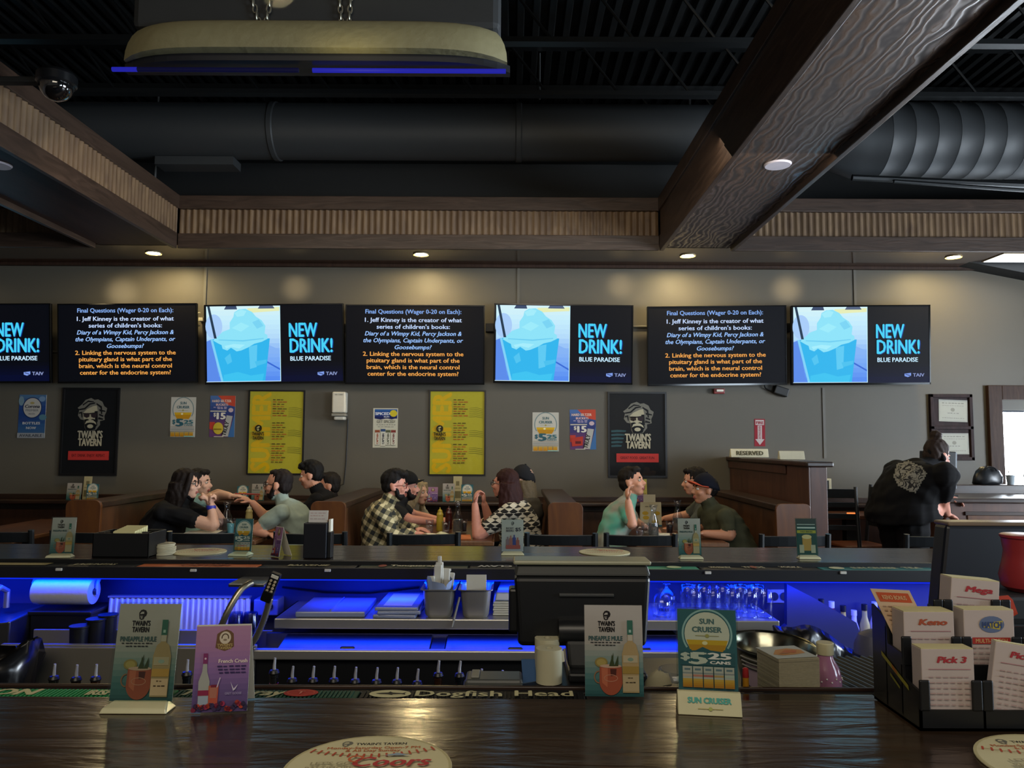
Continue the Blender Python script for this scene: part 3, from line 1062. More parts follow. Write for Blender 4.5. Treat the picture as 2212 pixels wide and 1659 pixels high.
# two yellow summer menus
def yellow_poster(x0, y0, x1, y1, lb, lean, bow_):
    p, base, w, h = sheet(x0, y0, x1, y1, 100, 148, 0.006, lean)
    t = thing('summer_menu_poster', lb, 'poster', base)
    p.rect(0, 0, 100, 148, 'a9a028')
    p.text('SUMMER', 38.5, 4, 34, 'c9a30e', w=141, align='L', bold=.05, rot=PI / 2)
    for i in range(14):
        yy = 118 - i * 3.1 - (22 if i > 5 else 0) - (18 if i > 9 else 0)
        p.poly([(72, yy), (84, yy + 1.5 - i * .1), (97, yy - 1.5), (97, yy - 2.3), (84, yy + .6 - i * .1), (72, yy - .7)], '77751f')
    rows = [(132, 8), (90, 8), (52, 9)]
    k = 0
    for y0_, n in rows:
        for i in range(n):
            c = '55491a' if k % 2 == 0 else 'a35a20'
            yy = y0_ - i * 4.1
            p.scribble(43, 43 + [22, 38, 22, 28, 39, 27, 24, 28, 28][(k * 3) % 9], yy, 1.7, c, 3, k)
            k += 1
    p.ell(18, 81, 6.5, 6.2, '2f2c14', 18)
    head_logo(p, 18, 81, 5.6, 'c2bb7e', '26241a', '2a2818')
    p.text("TWAIN'S", 18, 68, 6.2, '2e2a16', w=22, bold=.05)
    p.text('TAVERN', 18, 60.5, 6.2, '2e2a16', w=20, bold=.05)
    p.build('print', t)
    back_sheet(p, t, mat('poster_yellow', 'a39a2a', rough=0.5))
    frame_bars(p, t, 0.014, 0.018)
    c = [p.o, p.o + p.u, p.o + p.u + p.v, p.o + p.v]
    # the plastic cover over the menu is slightly buckled
    mb = MB()
    N = 12
    vs = []
    for j in range(N + 1):
        for i in range(N + 1):
            d = 0.008 + (0.006 * math.sin(i / N * PI * 2.2 + j * .35) * math.sin(j / N * PI) if bow_ else 0.001 * math.sin(i + j))
            vs.append(p.o + p.u * (i / N) + p.v * (j / N) + p.n * d)
    mb.add(vs, [(j * (N + 1) + i, j * (N + 1) + i + 1, (j + 1) * (N + 1) + i + 1, (j + 1) * (N + 1) + i) for j in range(N) for i in range(N)])
    mb.build('plastic_cover', m_glaz, t, smooth='all')


yellow_poster(536, 846, 657, 1022, 'yellow framed summer menu poster with buckled shiny cover', 0.0, True)
yellow_poster(928, 846, 1047, 1024, 'yellow framed summer menu poster with flat cover, above the booth of the plaid-shirted person', 0.0, False)


# paper posters taped to the wall
def blue_beer():
    p, base, w, h = sheet(38, 853, 101, 946, 100, 146, 0.003, 0.0)
    t = thing('beer_poster', 'blue beer poster with a white round label, beside the wall end', 'poster', base)
    p.grad(0, 0, 100, 146, ['3d5a78', '2f5580', '1f3a70', '23427c', '4a6c8c'], 12)
    for x, y, rx, ry, c in ((90, 70, 14, 10, '4f7684'), (8, 125, 10, 16, '6e8794'), (85, 132, 12, 9, '6d88a6'), (20, 60, 16, 8, '2b3f72')):
        p.ell(x, y, rx, ry, c, 16)
    p.ell(50, 102, 36, 36, '1a2c52', 28)
    p.ell(50, 102, 33, 33, 'aaa7a0', 28)
    p.text('Corona', 50, 102, 10, '2c2f3a', w=54, bold=.05, shear=.2)
    p.text('PREMIER', 50, 90, 7, '77797c', w=48, bold=.04)
    p.text('BEER', 50, 79, 5, '77797c', w=24, bold=.02)
    p.ell(50, 118, 8, 4, '9a8c5a', 14)
    p.text('BOTTLES', 50, 46, 8, 'b5b8ba', w=64, bold=.05)
    p.text('NOW', 50, 30, 8, 'b5b8ba', w=36, bold=.05)
    p.rect(0, 0, 100, 17, '8c8f92')
    p.text('AVAILABLE', 50, 4, 9, '4a4e56', w=84, bold=.05)
    p.build('print', t)
    back_sheet(p, t)


def sun_art(p, W, Hh, teal='2f6470', bg='c9c6bc', dark=False):
    """Printed round label over a price."""
    cx, cy, r = W / 2, Hh * .69, W * .40
    ringc = '8fb0b4' if dark else '6d8080'
    p.ring(cx, cy, r * 1.08, r * 1.18, r * .08, ringc, 36, -.6, PI + .6)
    p.ell(cx, cy, r * .96, r * 1.03, 'c9c6ba' if dark else bg, 30)
    p.poly([(cx - r * .88, cy - r * .28), (cx + r * .88, cy - r * .28), (cx + r * .74, cy - r * .72), (cx - r * .74, cy - r * .72)], 'c9a020')
    p.poly([(cx - r * .82, cy - r * .5), (cx + r * .82, cy - r * .5), (cx + r * .6, cy - r * .9), (cx - r * .6, cy - r * .9)], 'b8841a')
    p.ell(cx - r * .1, cy - r * .42, r * .12, r * .09, 'e3d7a8', 10)
    p.text('SUN', cx, cy + r * .48, r * .24, '4f6c70', w=r * .6, bold=.05)
    p.text('CRUISER', cx, cy + r * .1, r * .24, '4f6c70', w=r * 1.25, bold=.05)
    p.line([(cx - r * .5, cy - r * .08), (cx + r * .5, cy - r * .08)], r * .03, 'a39a70')
    p.ell(cx, cy - r * .08, r * .09, r * .09, 'a39a5a', 10)


def sun_poster(x0, y0, x1, y1, lb, lean):
    p, base, w, h = sheet(x0, y0, x1, y1, 100, 150, 0.003, lean)
    t = thing('drink_poster', lb, 'poster', base)
    p.rect(0, 0, 100, 150, 'b4b0a4')
    sun_art(p, 100, 150, bg='b9b5a8')
    p.text('$', 15, 50, 15, '35606a', bold=.06)
    p.text('5', 38, 41, 27, '2e5862', w=25, bold=.08)
    p.text('25', 74, 50, 14, '3f6a70', w=34, bold=.07)
    p.text('CANS', 74, 42, 6, '5e7c80', w=36, bold=.05)
    for k, (yy, c) in enumerate(((38, '9a8878'), (33, '8b8a84'), (28, '6f7474'), (23, '9a8f82'), (20, '8a8478'))):
        p.rect(2, yy, 98, yy + 1.6, c)
    for i in range(5):
        p.grad(4 + i * 18.6, 2, 20 + i * 18.6, 19, ['a5701c', 'b8841a', 'b39a55'], 5)
    p.rect(58, 1, 98, 5, '7ea49a')
    p.build('print', t)
    back_sheet(p, t)


def seltzer_poster(x0, y0, x1, y1, lb, lean, red):
    p, base, w, h = sheet(x0, y0, x1, y1, 100, 152, 0.003, lean)
    t = thing('seltzer_poster', lb, 'poster', base)
    p.grad(0, 0, 100, 152, ['5a3a66', '6a3a5c', '2f3468', '33487c', '4a6a9c'], 12)
    p.poly([(30, 152), (100, 152), (100, 112), (70, 118), (45, 138)], 'b2432f')
    p.poly([(0, 55), (22, 55), (18, 25), (0, 30)], 'b23c30')
    p.poly([(75, 0), (100, 0), (100, 90), (92, 60)], '3c6696')
    p.text('HARD SELTZER', 46, 128, 9, 'd3b9a6', w=76, bold=.04)
    p.text('BUCKETS', 48, 115, 8, 'd3b0a6', w=48, bold=.04)
    p.scribble(14, 70, 108, 3, 'a99ab0', 4, 3)
    p.scribble(30, 70, 103, 3, 'a99ab0', 3, 4)
    p.rect(2, 93, 66, 97, 'b9b49e')
    p.text('$', 20, 76, 13, 'c8c2b4', bold=.05)
    p.text('15', 46, 66, 23, 'cfc9bb', w=32, bold=.09)
    p.ell(84, 99, 10, 8, 'b9a2a6', 16)
    p.poly([(68, 80), (92, 77), (76, 2), (52, 3)], 'a5a39c')
    p.text('TRULY', 66, 4, 15, '17171c', w=52, align='L', bold=.05, rot=math.radians(76))
    if red:
        p.poly([(4, 44), (50, 50), (48, 16), (8, 12)], 'a8362a')
        p.rect(20, 22, 42, 32, '571d22')
    else:
        p.ell(36, 32, 20, 22, 'b59f34', 22)
        p.rect(18, 26, 50, 31, '7a6420')
    p.rect(20, 0, 58, 3, 'b0a59a')
    p.build('print', t)
    back_sheet(p, t)


def spiced_poster():
    p, base, w, h = sheet(805, 882, 860, 967, 100, 152, 0.003, 0)
    t = thing('rum_poster', 'white poster with blue header and four striped cans, right of the white wall unit', 'poster', base)
    p.rect(0, 0, 100, 152, 'bcb8a4')
    p.grad(6, 112, 97, 148, ['1a2458', '1f3a7c', '2a5a94'], 5)
    p.poly([(6, 112), (30, 108), (55, 113), (75, 109), (97, 114), (97, 120), (6, 120)], '1a2050')
    p.ell(82, 132, 15, 13, 'c2b02c', 18)
    p.text('SPICED', 38, 126, 10, 'c9cdd2', w=58, bold=.06)
    p.text('RUM', 54, 116, 6, 'b9bdc6', w=20, bold=.05)
    p.text('GET SPICED!', 52, 95, 11, '66665e', w=74, bold=.02)
    p.scribble(14, 94, 87, 3, '8a8a7e', 8, 1)
    p.scribble(20, 86, 79, 2.5, '8a8a7e', 5, 2)
    for x, c1, c2, dy in ((19, '8a4a30', '9a5038', 0), (42, '31486c', '2c2c38', 4), (62, '575c42', '4d4f3c', 0), (84, '7a3630', '6d3a34', 0)):
        p.rect(x - 10, 10 - dy, x + 9, 68 + dy, 'c4c2b2')
        p.rect(x - 10, 58 + dy, x + 9, 68 + dy, c1)
        p.text('CAPTAIN', x + 4, 14, 8, c2, w=40, align='L', bold=.06, rot=PI / 2)
        p.rect(x - 10, 9 - dy, x + 9, 10.5 - dy, '55503e')
    p.build('print', t)
    back_sheet(p, t)


blue_beer()
sun_poster(367, 858, 424, 944, 'white round-label price poster beside the buckled yellow menu', 0)
seltzer_poster(452, 855, 509, 944, 'red and blue fifteen dollar seltzer poster with yellow disc', 0, False)
spiced_poster()
sun_poster(1150, 891, 1207, 975, 'white round-label price poster beside the framed poster with painted blue reflection', 0)
seltzer_poster(1231, 885, 1287, 971, 'red and blue fifteen dollar seltzer poster with red panel', .012, True)

# red arrow sign
p, base, w, h = sheet(1630, 905, 1652, 964, 40, 108, 0.003, -.01)
t = thing('arrow_sign', 'red sign with white arrow pointing down, above the wooden partition', 'sign', base)
p.rect(0, 0, 40, 108, '86222c')
p.rect(4, 84, 36, 104, 'b5a8a6')
p.text('FIRE', 20, 88, 10, '86222c', w=26, bold=.05)
p.rect(12, 24, 28, 82, 'b5a8a6')
p.poly([(3, 28), (37, 28), (20, 5)], 'b5a8a6')
p.text('EXTINGUISHER', 23, 30, 7, '86222c', w=50, align='L', bold=.03, rot=PI / 2)
p.build('print', t)
back_sheet(p, t, mat('sign_red', '86222c', rough=0.4))

# certificates in a double frame
a, b = at(2010, 994, WALL), at(2096, 852, WALL)
t = thing('certificate_frame', 'dark wooden double frame holding two certificates', 'picture frame', ((a.x + b.x) / 2, WALL, a.z))
m_cf = wood('frame_mahogany', '22181a', '332425', stretch=(6, 6, 1), rough=0.65, spec=.2)
MB().box(a.x, b.x, WALL - 0.02, WALL, a.z, b.z).build('backboard', m_cf, t)
mb = MB()
fw = 0.035
mz = at(2050, 924, WALL).z
for q in ((a.x, b.x, a.z, a.z + fw), (a.x, b.x, b.z - fw, b.z), (a.x, a.x + fw, a.z, b.z), (b.x - fw, b.x, a.z, b.z), (a.x, b.x, mz - fw / 2, mz + fw / 2)):
    mb.box(q[0], q[1], WALL - 0.04, WALL - 0.015, q[2], q[3])
mb.build('frame', m_cf, t, bevel=0.004)
for k, (x0, y0, x1, y1) in enumerate(((2026, 864, 2086, 911), (2030, 936, 2089, 981))):
    p, base, w, h = sheet(x0, y0, x1, y1, 120, 92, 0.024, -.03 if k == 0 else 0)
    p.rect(0, 0, 120, 92, '9b9c93')
    p.rect(6, 6, 114, 86, 'a4a59b')
    p.scribble(14, 106, 76, 3, '73756f', 7, k)
    p.scribble(14, 106, 66, 2, '85867f', 9, k + 5)
    p.ell(58, 50, 9, 8, '85867c', 14)
    p.scribble(36, 86, 34, 3, '7a7c75', 4, k + 9)
    p.scribble(14, 108, 14, 2.2, '7d7f78', 10, k + 3)
    p.build('certificate', t)

# white wall speaker with its shadow, fire alarm, thermostat plate, cable bits
m_wsp = mat('speaker_shell', 'b9b6aa', rough=0.45)
a, b = at(723, 906, WALL), at(753, 848, WALL)
t = thing('wall_speaker', 'white boxy wall unit with a stepped base, hung beside the buckled yellow menu', 'speaker', ((a.x + b.x) / 2, WALL, a.z))
zc = at(738, 893, WALL).z
MB().box(a.x, b.x, WALL - 0.15, WALL - 0.02, zc, b.z).build('cabinet', m_wsp, t, bevel=0.015)
MB().box(a.x, b.x, WALL - 0.16, WALL - 0.02, zc - 0.035, zc - 0.006).build('lower_grille', mat('grille_dark', '77756d', rough=0.6), t, bevel=0.006)
MB().box(a.x + 0.02, b.x - 0.01, WALL - 0.14, WALL - 0.02, a.z - 0.01, zc - 0.035).build('base_cup', m_wsp, t, bevel=0.015)
MB().box(a.x + 0.03, b.x - 0.03, WALL - 0.02, WALL, zc, b.z - 0.1).build('bracket', m_wsp, t)
p = Print((a.x + 0.02, WALL - 0.151, b.z - 0.045), (b.x - a.x - 0.04, 0, 0), (0, 0, 0.025), 60, 14)
p.text('AIR CARE', 30, 4, 7, '6d6b64', w=50, bold=.03)
p.build('maker_mark', t)
a, b = at(1540, 851, WALL), at(1563, 838, WALL)
t = thing('fire_alarm', 'small red fire alarm with white strobe under a trivia screen', 'fire alarm', ((a.x + b.x) / 2, WALL, a.z))
MB().box(a.x, b.x, WALL - 0.05, WALL, a.z, b.z - 0.01).build('housing', mat('alarm_red', '7a2422', rough=0.4), t, bevel=0.006)
MB().box(a.x + 0.02, b.x - 0.02, WALL - 0.075, WALL - 0.05, b.z - 0.045, b.z - 0.02).build('strobe', mat('strobe_white', 'cfcabc', rough=0.2), t, bevel=0.005)
a, b = at(1778, 1060, WALL - 0.05), at(1797, 1034, WALL - 0.05)
t = thing('wall_plate', 'cream wall plate with dark keypad beside the wooden partition', 'wall plate', ((a.x + b.x) / 2, WALL, a.z))
MB().box(a.x, b.x, WALL - 0.04, WALL, a.z, b.z).build('plate', mat('plate_cream', 'b8b295', rough=0.5), t, bevel=0.005)
MB().box(a.x + 0.03, b.x - 0.03, WALL - 0.045, WALL - 0.04, a.z + 0.02, b.z - 0.02).build('keypad', m_black, t)
m_wcab = mat('cable_white', 'b5b3a6', rough=0.5)
a = at(431, 690, WALL - 0.06)
t = thing('cable_loop', 'white cable loop poking out between a trivia screen and a drink screen', 'cable', (a.x, WALL - 0.05, a.z))
MB().tube([Vector((a.x + 0.03 * math.cos(w), WALL - 0.07, a.z + 0.07 * math.sin(w))) for w in [PI * .4 + i * PI * 1.2 / 12 for i in range(13)]], 0.008, 7).build('cable', m_wcab, t, smooth=True)
MB().box(a.x - 0.01, a.x + 0.04, WALL - 0.07, WALL, a.z - 0.02, a.z + 0.02).build('outlet_plug', m_wcab, t, bevel=0.004)
m_cab = mat('cable_black', '101112', rough=0.5)
a = at(1650, 838, WALL - 0.04)
t = thing('power_brick', 'black power brick dangling under the screens beside the fire alarm', 'power brick', (a.x, WALL, a.z))
b = at(1690, 846, WALL - 0.04)
MB().box(b.x - 0.09, b.x + 0.06, WALL - 0.07, WALL - 0.0, b.z - 0.04, b.z + 0.05, R3('Y', 18)).build('brick', m_cab, t, bevel=0.01)
MB().tube([(a.x, WALL - 0.03, a.z + 0.06), (a.x + 0.02, WALL - 0.03, a.z), (a.x + 0.08, WALL - 0.03, a.z - 0.03), (b.x - 0.07, WALL - 0.03, b.z - 0.01)], 0.008, 6).build('cord', m_cab, t, smooth=True)
for k, (px, py, pw) in enumerate(((1056, 705, 14), (742, 705, 6), (1700, 705, 8))):
    a = at(px, py, WALL - 0.04)
    o = MB().box(a.x - pw / 400, a.x + pw / 400 + .02, WALL - 0.07, WALL, a.z - 0.06, a.z + 0.03).build('cable_box', m_cab, bevel=0.004)
    tag(o, ['black cable box on wall between centre trivia screen and centre drink screen', 'black cable box on wall beside the drink screen over the buckled menu',
            'black cable box on wall between the last trivia screen and last drink screen'][k], 'cable box')
# drooping lead below the speaker
a, b, c = at(752, 905, WALL), at(748, 1000, WALL), at(718, 1052, WALL)
o = MB().tube([(a.x, WALL - 0.008, a.z), (b.x, WALL - 0.008, b.z), (b.x - 0.02, WALL - 0.008, at(748, 1046, WALL).z), (c.x, WALL - 0.008, c.z)], 0.006, 6).build('speaker_lead', m_cab, smooth=True)
tag(o, 'thin dark lead running down the wall from the white wall unit', 'cable')

# ================================================================ BOOTHS
m_lam = wood('booth_laminate', '38200f', '4b2c16', stretch=(5, 5, 1), scale=2.0, rough=0.42, bump=0.05)
m_end = wood('booth_end', '43230e', '573212', stretch=(5, 5, 1), scale=2.0, rough=0.38, bump=0.05)
m_top = wood('table_wood', '3c2214', '5a3620', stretch=(6, 1, 6), scale=2.0, rough=0.3, bump=0.05)
m_edge = wood('table_edge', '4e3320', '6b4a30', stretch=(6, 1, 6), scale=2.0, rough=0.35, bump=0.05)
m_dkw = wood('dark_stained_wood', '1d120d', '352217', stretch=(1, 8, 8), scale=2.0, rough=0.35, bump=0.08)
m_seatpad = mat('seat_vinyl', '2a1c18', rough=0.45)
BY0, BY1 = 5.97, 7.98

# wainscot with shelf along the booth wall
t = thing('trim_4', kind='structure', loc=(0, WALL, 0))
MB().box(-9, 8, WALL - 0.03, WALL, 0, 0.80).build('wainscot_panel', m_lam, t)
MB().box(-9, 8, WALL - 0.05, WALL, 0.80, 0.872).build('apron', m_dkw, t, bevel=0.004)
MB().box(-9, 8, WALL - 0.25, WALL, 0.872, 0.905).build('shelf', m_dkw, t, bevel=0.008)
MB().box(-9, 8, WALL - 0.03, WALL, 0.905, 0.957).build('back_rail', m_dkw, t, bevel=0.004)


def bench(name_label, xc, single=None):
    t = thing('booth_bench', name_label, 'bench', (xc, 6.9, 0), 'wooden booth benches')
    hw = 0.135
    # rounded end panel, a little narrower at the foot
    def prof(y):
        pts = [(xc - hw + 0.02, y, 0), (xc + hw - 0.02, y, 0)]
        for cx, a0 in ((xc + hw - 0.05, 0), (xc - hw + 0.05, PI / 2)):
            for i in range(6):
                w = a0 + PI / 2 * i / 5
                pts.append((cx + 0.05 * math.cos(w), y, 1.015 + 0.05 * math.sin(w)))
        return pts
    MB().prism(prof(BY0 - 0.02), (0, 0.03, 0)).build('end_panel', m_end, t, bevel=0.003)
    MB().box(xc - 0.11, xc + 0.11, BY0 + 0.01, BY1 - 0.04, 1.0, 1.05).build('top_cap', m_dkw, t, bevel=0.008)
    for s in ((-1, 1) if single is None else (single,)):
        xa, xb = xc + s * 0.02, xc + s * 0.115
        lo = [(xa, BY0 + 0.01, 0.44), (xc + s * 0.135, BY0 + 0.01, 0.44), (xc + s * 0.135, BY1 - 0.02, 0.44), (xa, BY1 - 0.02, 0.44)]
        hi = [(xa, BY0 + 0.01, 1.0), (xb - s * 0.03, BY0 + 0.01, 1.0), (xb - s * 0.03, BY1 - 0.02, 1.0), (xa, BY1 - 0.02, 1.0)]
        if s < 0:
            lo.reverse(); hi.reverse()
        MB().hexa(lo, hi).build('backrest', m_lam, t, bevel=0.006)
        x0, x1 = sorted((xc + s * 0.13, xc + s * 0.56))
        MB().box(x0, x1, BY0 + 0.02, BY1 - 0.02, 0.40, 0.46).build('seat', m_seatpad, t, bevel=0.02, seg=3)
        x0, x1 = sorted((xc + s * 0.06, xc + s * 0.52))
        MB().box(x0, x1, BY0 + 0.05, BY1 - 0.02, 0, 0.40).build('seat_base', m_lam, t, bevel=0.004)
    return t


XA, XB, XC, XD = -3.285, -1.405, 0.415, 2.165
bench('booth behind the dark-haired person in black with glasses', XA)
bench('booth between the grey-shirted person and the plaid-shirted person', XB)
bench('booth between the patterned blouse and the turquoise shirt', XC)
bench('booth against the tall wooden partition', XD, -1)


def booth_table(lb, xc):
    t = thing('booth_table', lb, 'table', (xc, 6.75, 0), 'booth tables')
    MB().box(xc - 0.35, xc + 0.35, 6.04, 7.55, 0.725, 0.76).build('table_top', m_top, t, bevel=0.012, seg=3)
    mb = MB()
    mb.box(xc - 0.36, xc + 0.36, 6.03, 6.045, 0.722, 0.752).box(xc - 0.362, xc - 0.348, 6.035, 7.555, 0.722, 0.752).box(xc + 0.348, xc + 0.362, 6.035, 7.555, 0.722, 0.752)
    mb.build('edge_band', m_edge, t, bevel=0.004)
    MB().lathe([(0.05, 0.05), (0.04, 0.08), (0.04, 0.68), (0.12, 0.725)], (xc, 6.8, 0), 16).build('column', m_black, t, smooth=True)
    mb = MB()
    for a in (0, PI / 2):
        c, s = math.cos(a), math.sin(a)
        mb.box(xc - 0.22 * c - 0.04 * s, xc + 0.22 * c + 0.04 * s, 6.8 - 0.4 * s - 0.04 * c, 6.8 + 0.4 * s + 0.04 * c, 0.001, 0.05)
    mb.build('cross_foot', m_black, t, bevel=0.01)
    return t


TB = (-4.225, -2.345, -0.495, 1.33)
booth_table('empty booth table beyond the black napkin caddy', TB[0])
booth_table('booth table with red and black binder and blue drink', TB[1])
booth_table('booth table with mustard bottle and orange paper basket', TB[2])
booth_table('booth table with carafes and a white paper sheet', TB[3])

# tall partition with dark cap; sign blocks on top
t = thing('wood_partition', 'tall wooden partition with dark cap at the end of the booths', 'partition', (2.37, 7.0, 0))
PX0, PX1 = 2.315, 2.445
m_part = wood('partition_veneer', '3a221a', '4f3124', stretch=(5, 5, 0.8), scale=2.2, rough=0.4, bump=0.05)
MB().box(PX0, PX1, 5.99, WALL, 0, 1.345).build('core', m_part, t, bevel=0.004)
MB().box(PX0 - 0.04, PX1 + 0.04, 5.95, WALL, 1.345, 1.385).build('cap', m_dkw, t, bevel=0.01)
MB().box(PX0 - 0.016, PX0, 6.5, WALL, 1.27, 1.345).build('top_rail', m_part, t, bevel=0.004)
MB().box(PX0 - 0.016, PX0, 5.99, 6.45, 0, 1.345).build('front_stile', m_part, t, bevel=0.004)
m_cream = mat('cream_card', 'b4b09a', rough=0.6)
for k, (x0, x1, yy, hgt) in enumerate(((1578, 1660, 7.75, 0.085), (1683, 1738, 6.75, 0.075))):
    pz = 1.386
    a, b = at(x0, 985, yy), at(x1, 985, yy)
    xx0, xx1 = max(a.x, 2.28), b.x
    wdt = b.x - a.x
    t = thing('reserved_sign', ['long cream sign block lettered reserved on the partition cap', 'short cream block on the near end of the partition cap'][k], 'sign',
              (PX0 + 0.06, yy, pz))
    L = min(wdt, 0.4)
    c0 = a.x
    lo = [(c0, yy - 0.02, pz), (c0 + L, yy - 0.02, pz), (c0 + L, yy + 0.05, pz), (c0, yy + 0.05, pz)]
    hi = [(c0, yy + 0.005, pz + hgt), (c0 + L, yy + 0.005, pz + hgt), (c0 + L, yy + 0.025, pz + hgt), (c0, yy + 0.025, pz + hgt)]
    MB().hexa(lo, hi).build('block', m_cream, t, bevel=0.006)
    if k == 0:
        nrm = Vector((0, -hgt, 0.025)).normalized()
        p = Print(Vector((c0 + 0.02, yy - 0.021, pz + 0.006)), (L - 0.04, 0, 0), (0, 0.021, hgt - 0.012), 100, 22, eps=0.0012)
        p.text('RESERVED', 50, 5, 12, '4a4838', w=78, bold=.06)
        p.build('lettering', t)

# ================================================================ PEOPLE
def unit(v):
    return Vector(v).normalized()


RAW = []


class Fig:
    """Collects the limbs of one figure; grown together by a voxel remesh into one continuous body."""

    def __init__(s):
        s.mb = MB()
        s.tags = []

    def seg(s, a, b, ra, rb, tag, n=10):
        a, b = Vector(a), Vector(b)
        d = (b - a).normalized()
        s.mb.tube([a - d * ra * .5, a, (a + b) / 2, b, b + d * rb * .5], [ra * .75, ra, (ra + rb) / 2 * 1.03, rb, rb * .75], n)
        s.tags.append(('s', a, b, ra, rb, tag))

    def ell(s, c, r, ax, tag, n=14, m=9):
        s.mb.ell(c, r, ax, n, m)
        s.tags.append(('e', Vector(c), ax, r, tag))


def remesh_all(items, voxel):
    obs = []
    for mb, vx in items:
        me = bpy.data.meshes.new('raw')
        me.from_pydata([tuple(v) for v in mb.v], [], mb.f)
        ob = bpy.data.objects.new('raw', me)
        COL.objects.link(ob)
        md = ob.modifiers.new('r', 'REMESH')
        md.mode = 'VOXEL'
        md.voxel_size = vx
        sm = ob.modifiers.new('s', 'SMOOTH')
        sm.factor = 0.5
        sm.iterations = 2
        obs.append(ob)
    dg = bpy.context.evaluated_depsgraph_get()
    dg.update()
    res = []
    for ob in obs:
        res.append(bpy.data.meshes.new_from_object(ob.evaluated_get(dg)))
    for ob in obs:
        me = ob.data
        bpy.data.objects.remove(ob)
        bpy.data.meshes.remove(me)
    return res


def tag_faces(fig, cen):
    """Number of the nearest limb for each face centre."""
    best = np.full(len(cen), 1e9)
    idx = np.zeros(len(cen), int)
    for i, t in enumerate(fig.tags):
        if t[0] == 's':
            a, b = np.array(t[1]), np.array(t[2])
            d = b - a
            u = np.clip(((cen - a) @ d) / (d @ d), 0, 1)
            dist = np.linalg.norm(cen - (a + u[:, None] * d), axis=1) - (t[3] * (1 - u) + t[4] * u)
        else:
            q = cen - np.array(t[1])
            e = np.sqrt(sum(((q @ np.array(t[2][k])) / t[3][k]) ** 2 for k in range(3)))
            dist = (e - 1) * min(t[3])
        m = dist < best
        best[m] = dist[m]
        idx[m] = i
    return idx


SKIN = {'fair': 'c08a70', 'pale': 'c49a84', 'tan': 'a9765a', 'pink': 'bf8471'}


def skin_mat(k):
    m = mat('skin_' + k, SKIN[k], rough=0.5, vary=0.06, scale=60)
    b = m.node_tree.nodes['Principled BSDF']
    b.inputs['Subsurface Weight'].default_value = 0.08
    b.inputs['Subsurface Radius'].default_value = (0.012, 0.005, 0.003)
    return m


def cloth(name, col, vary=0.12):
    return mat(name, col, rough=0.85, vary=vary, scale=30, bump=0.05, spec=0.2)


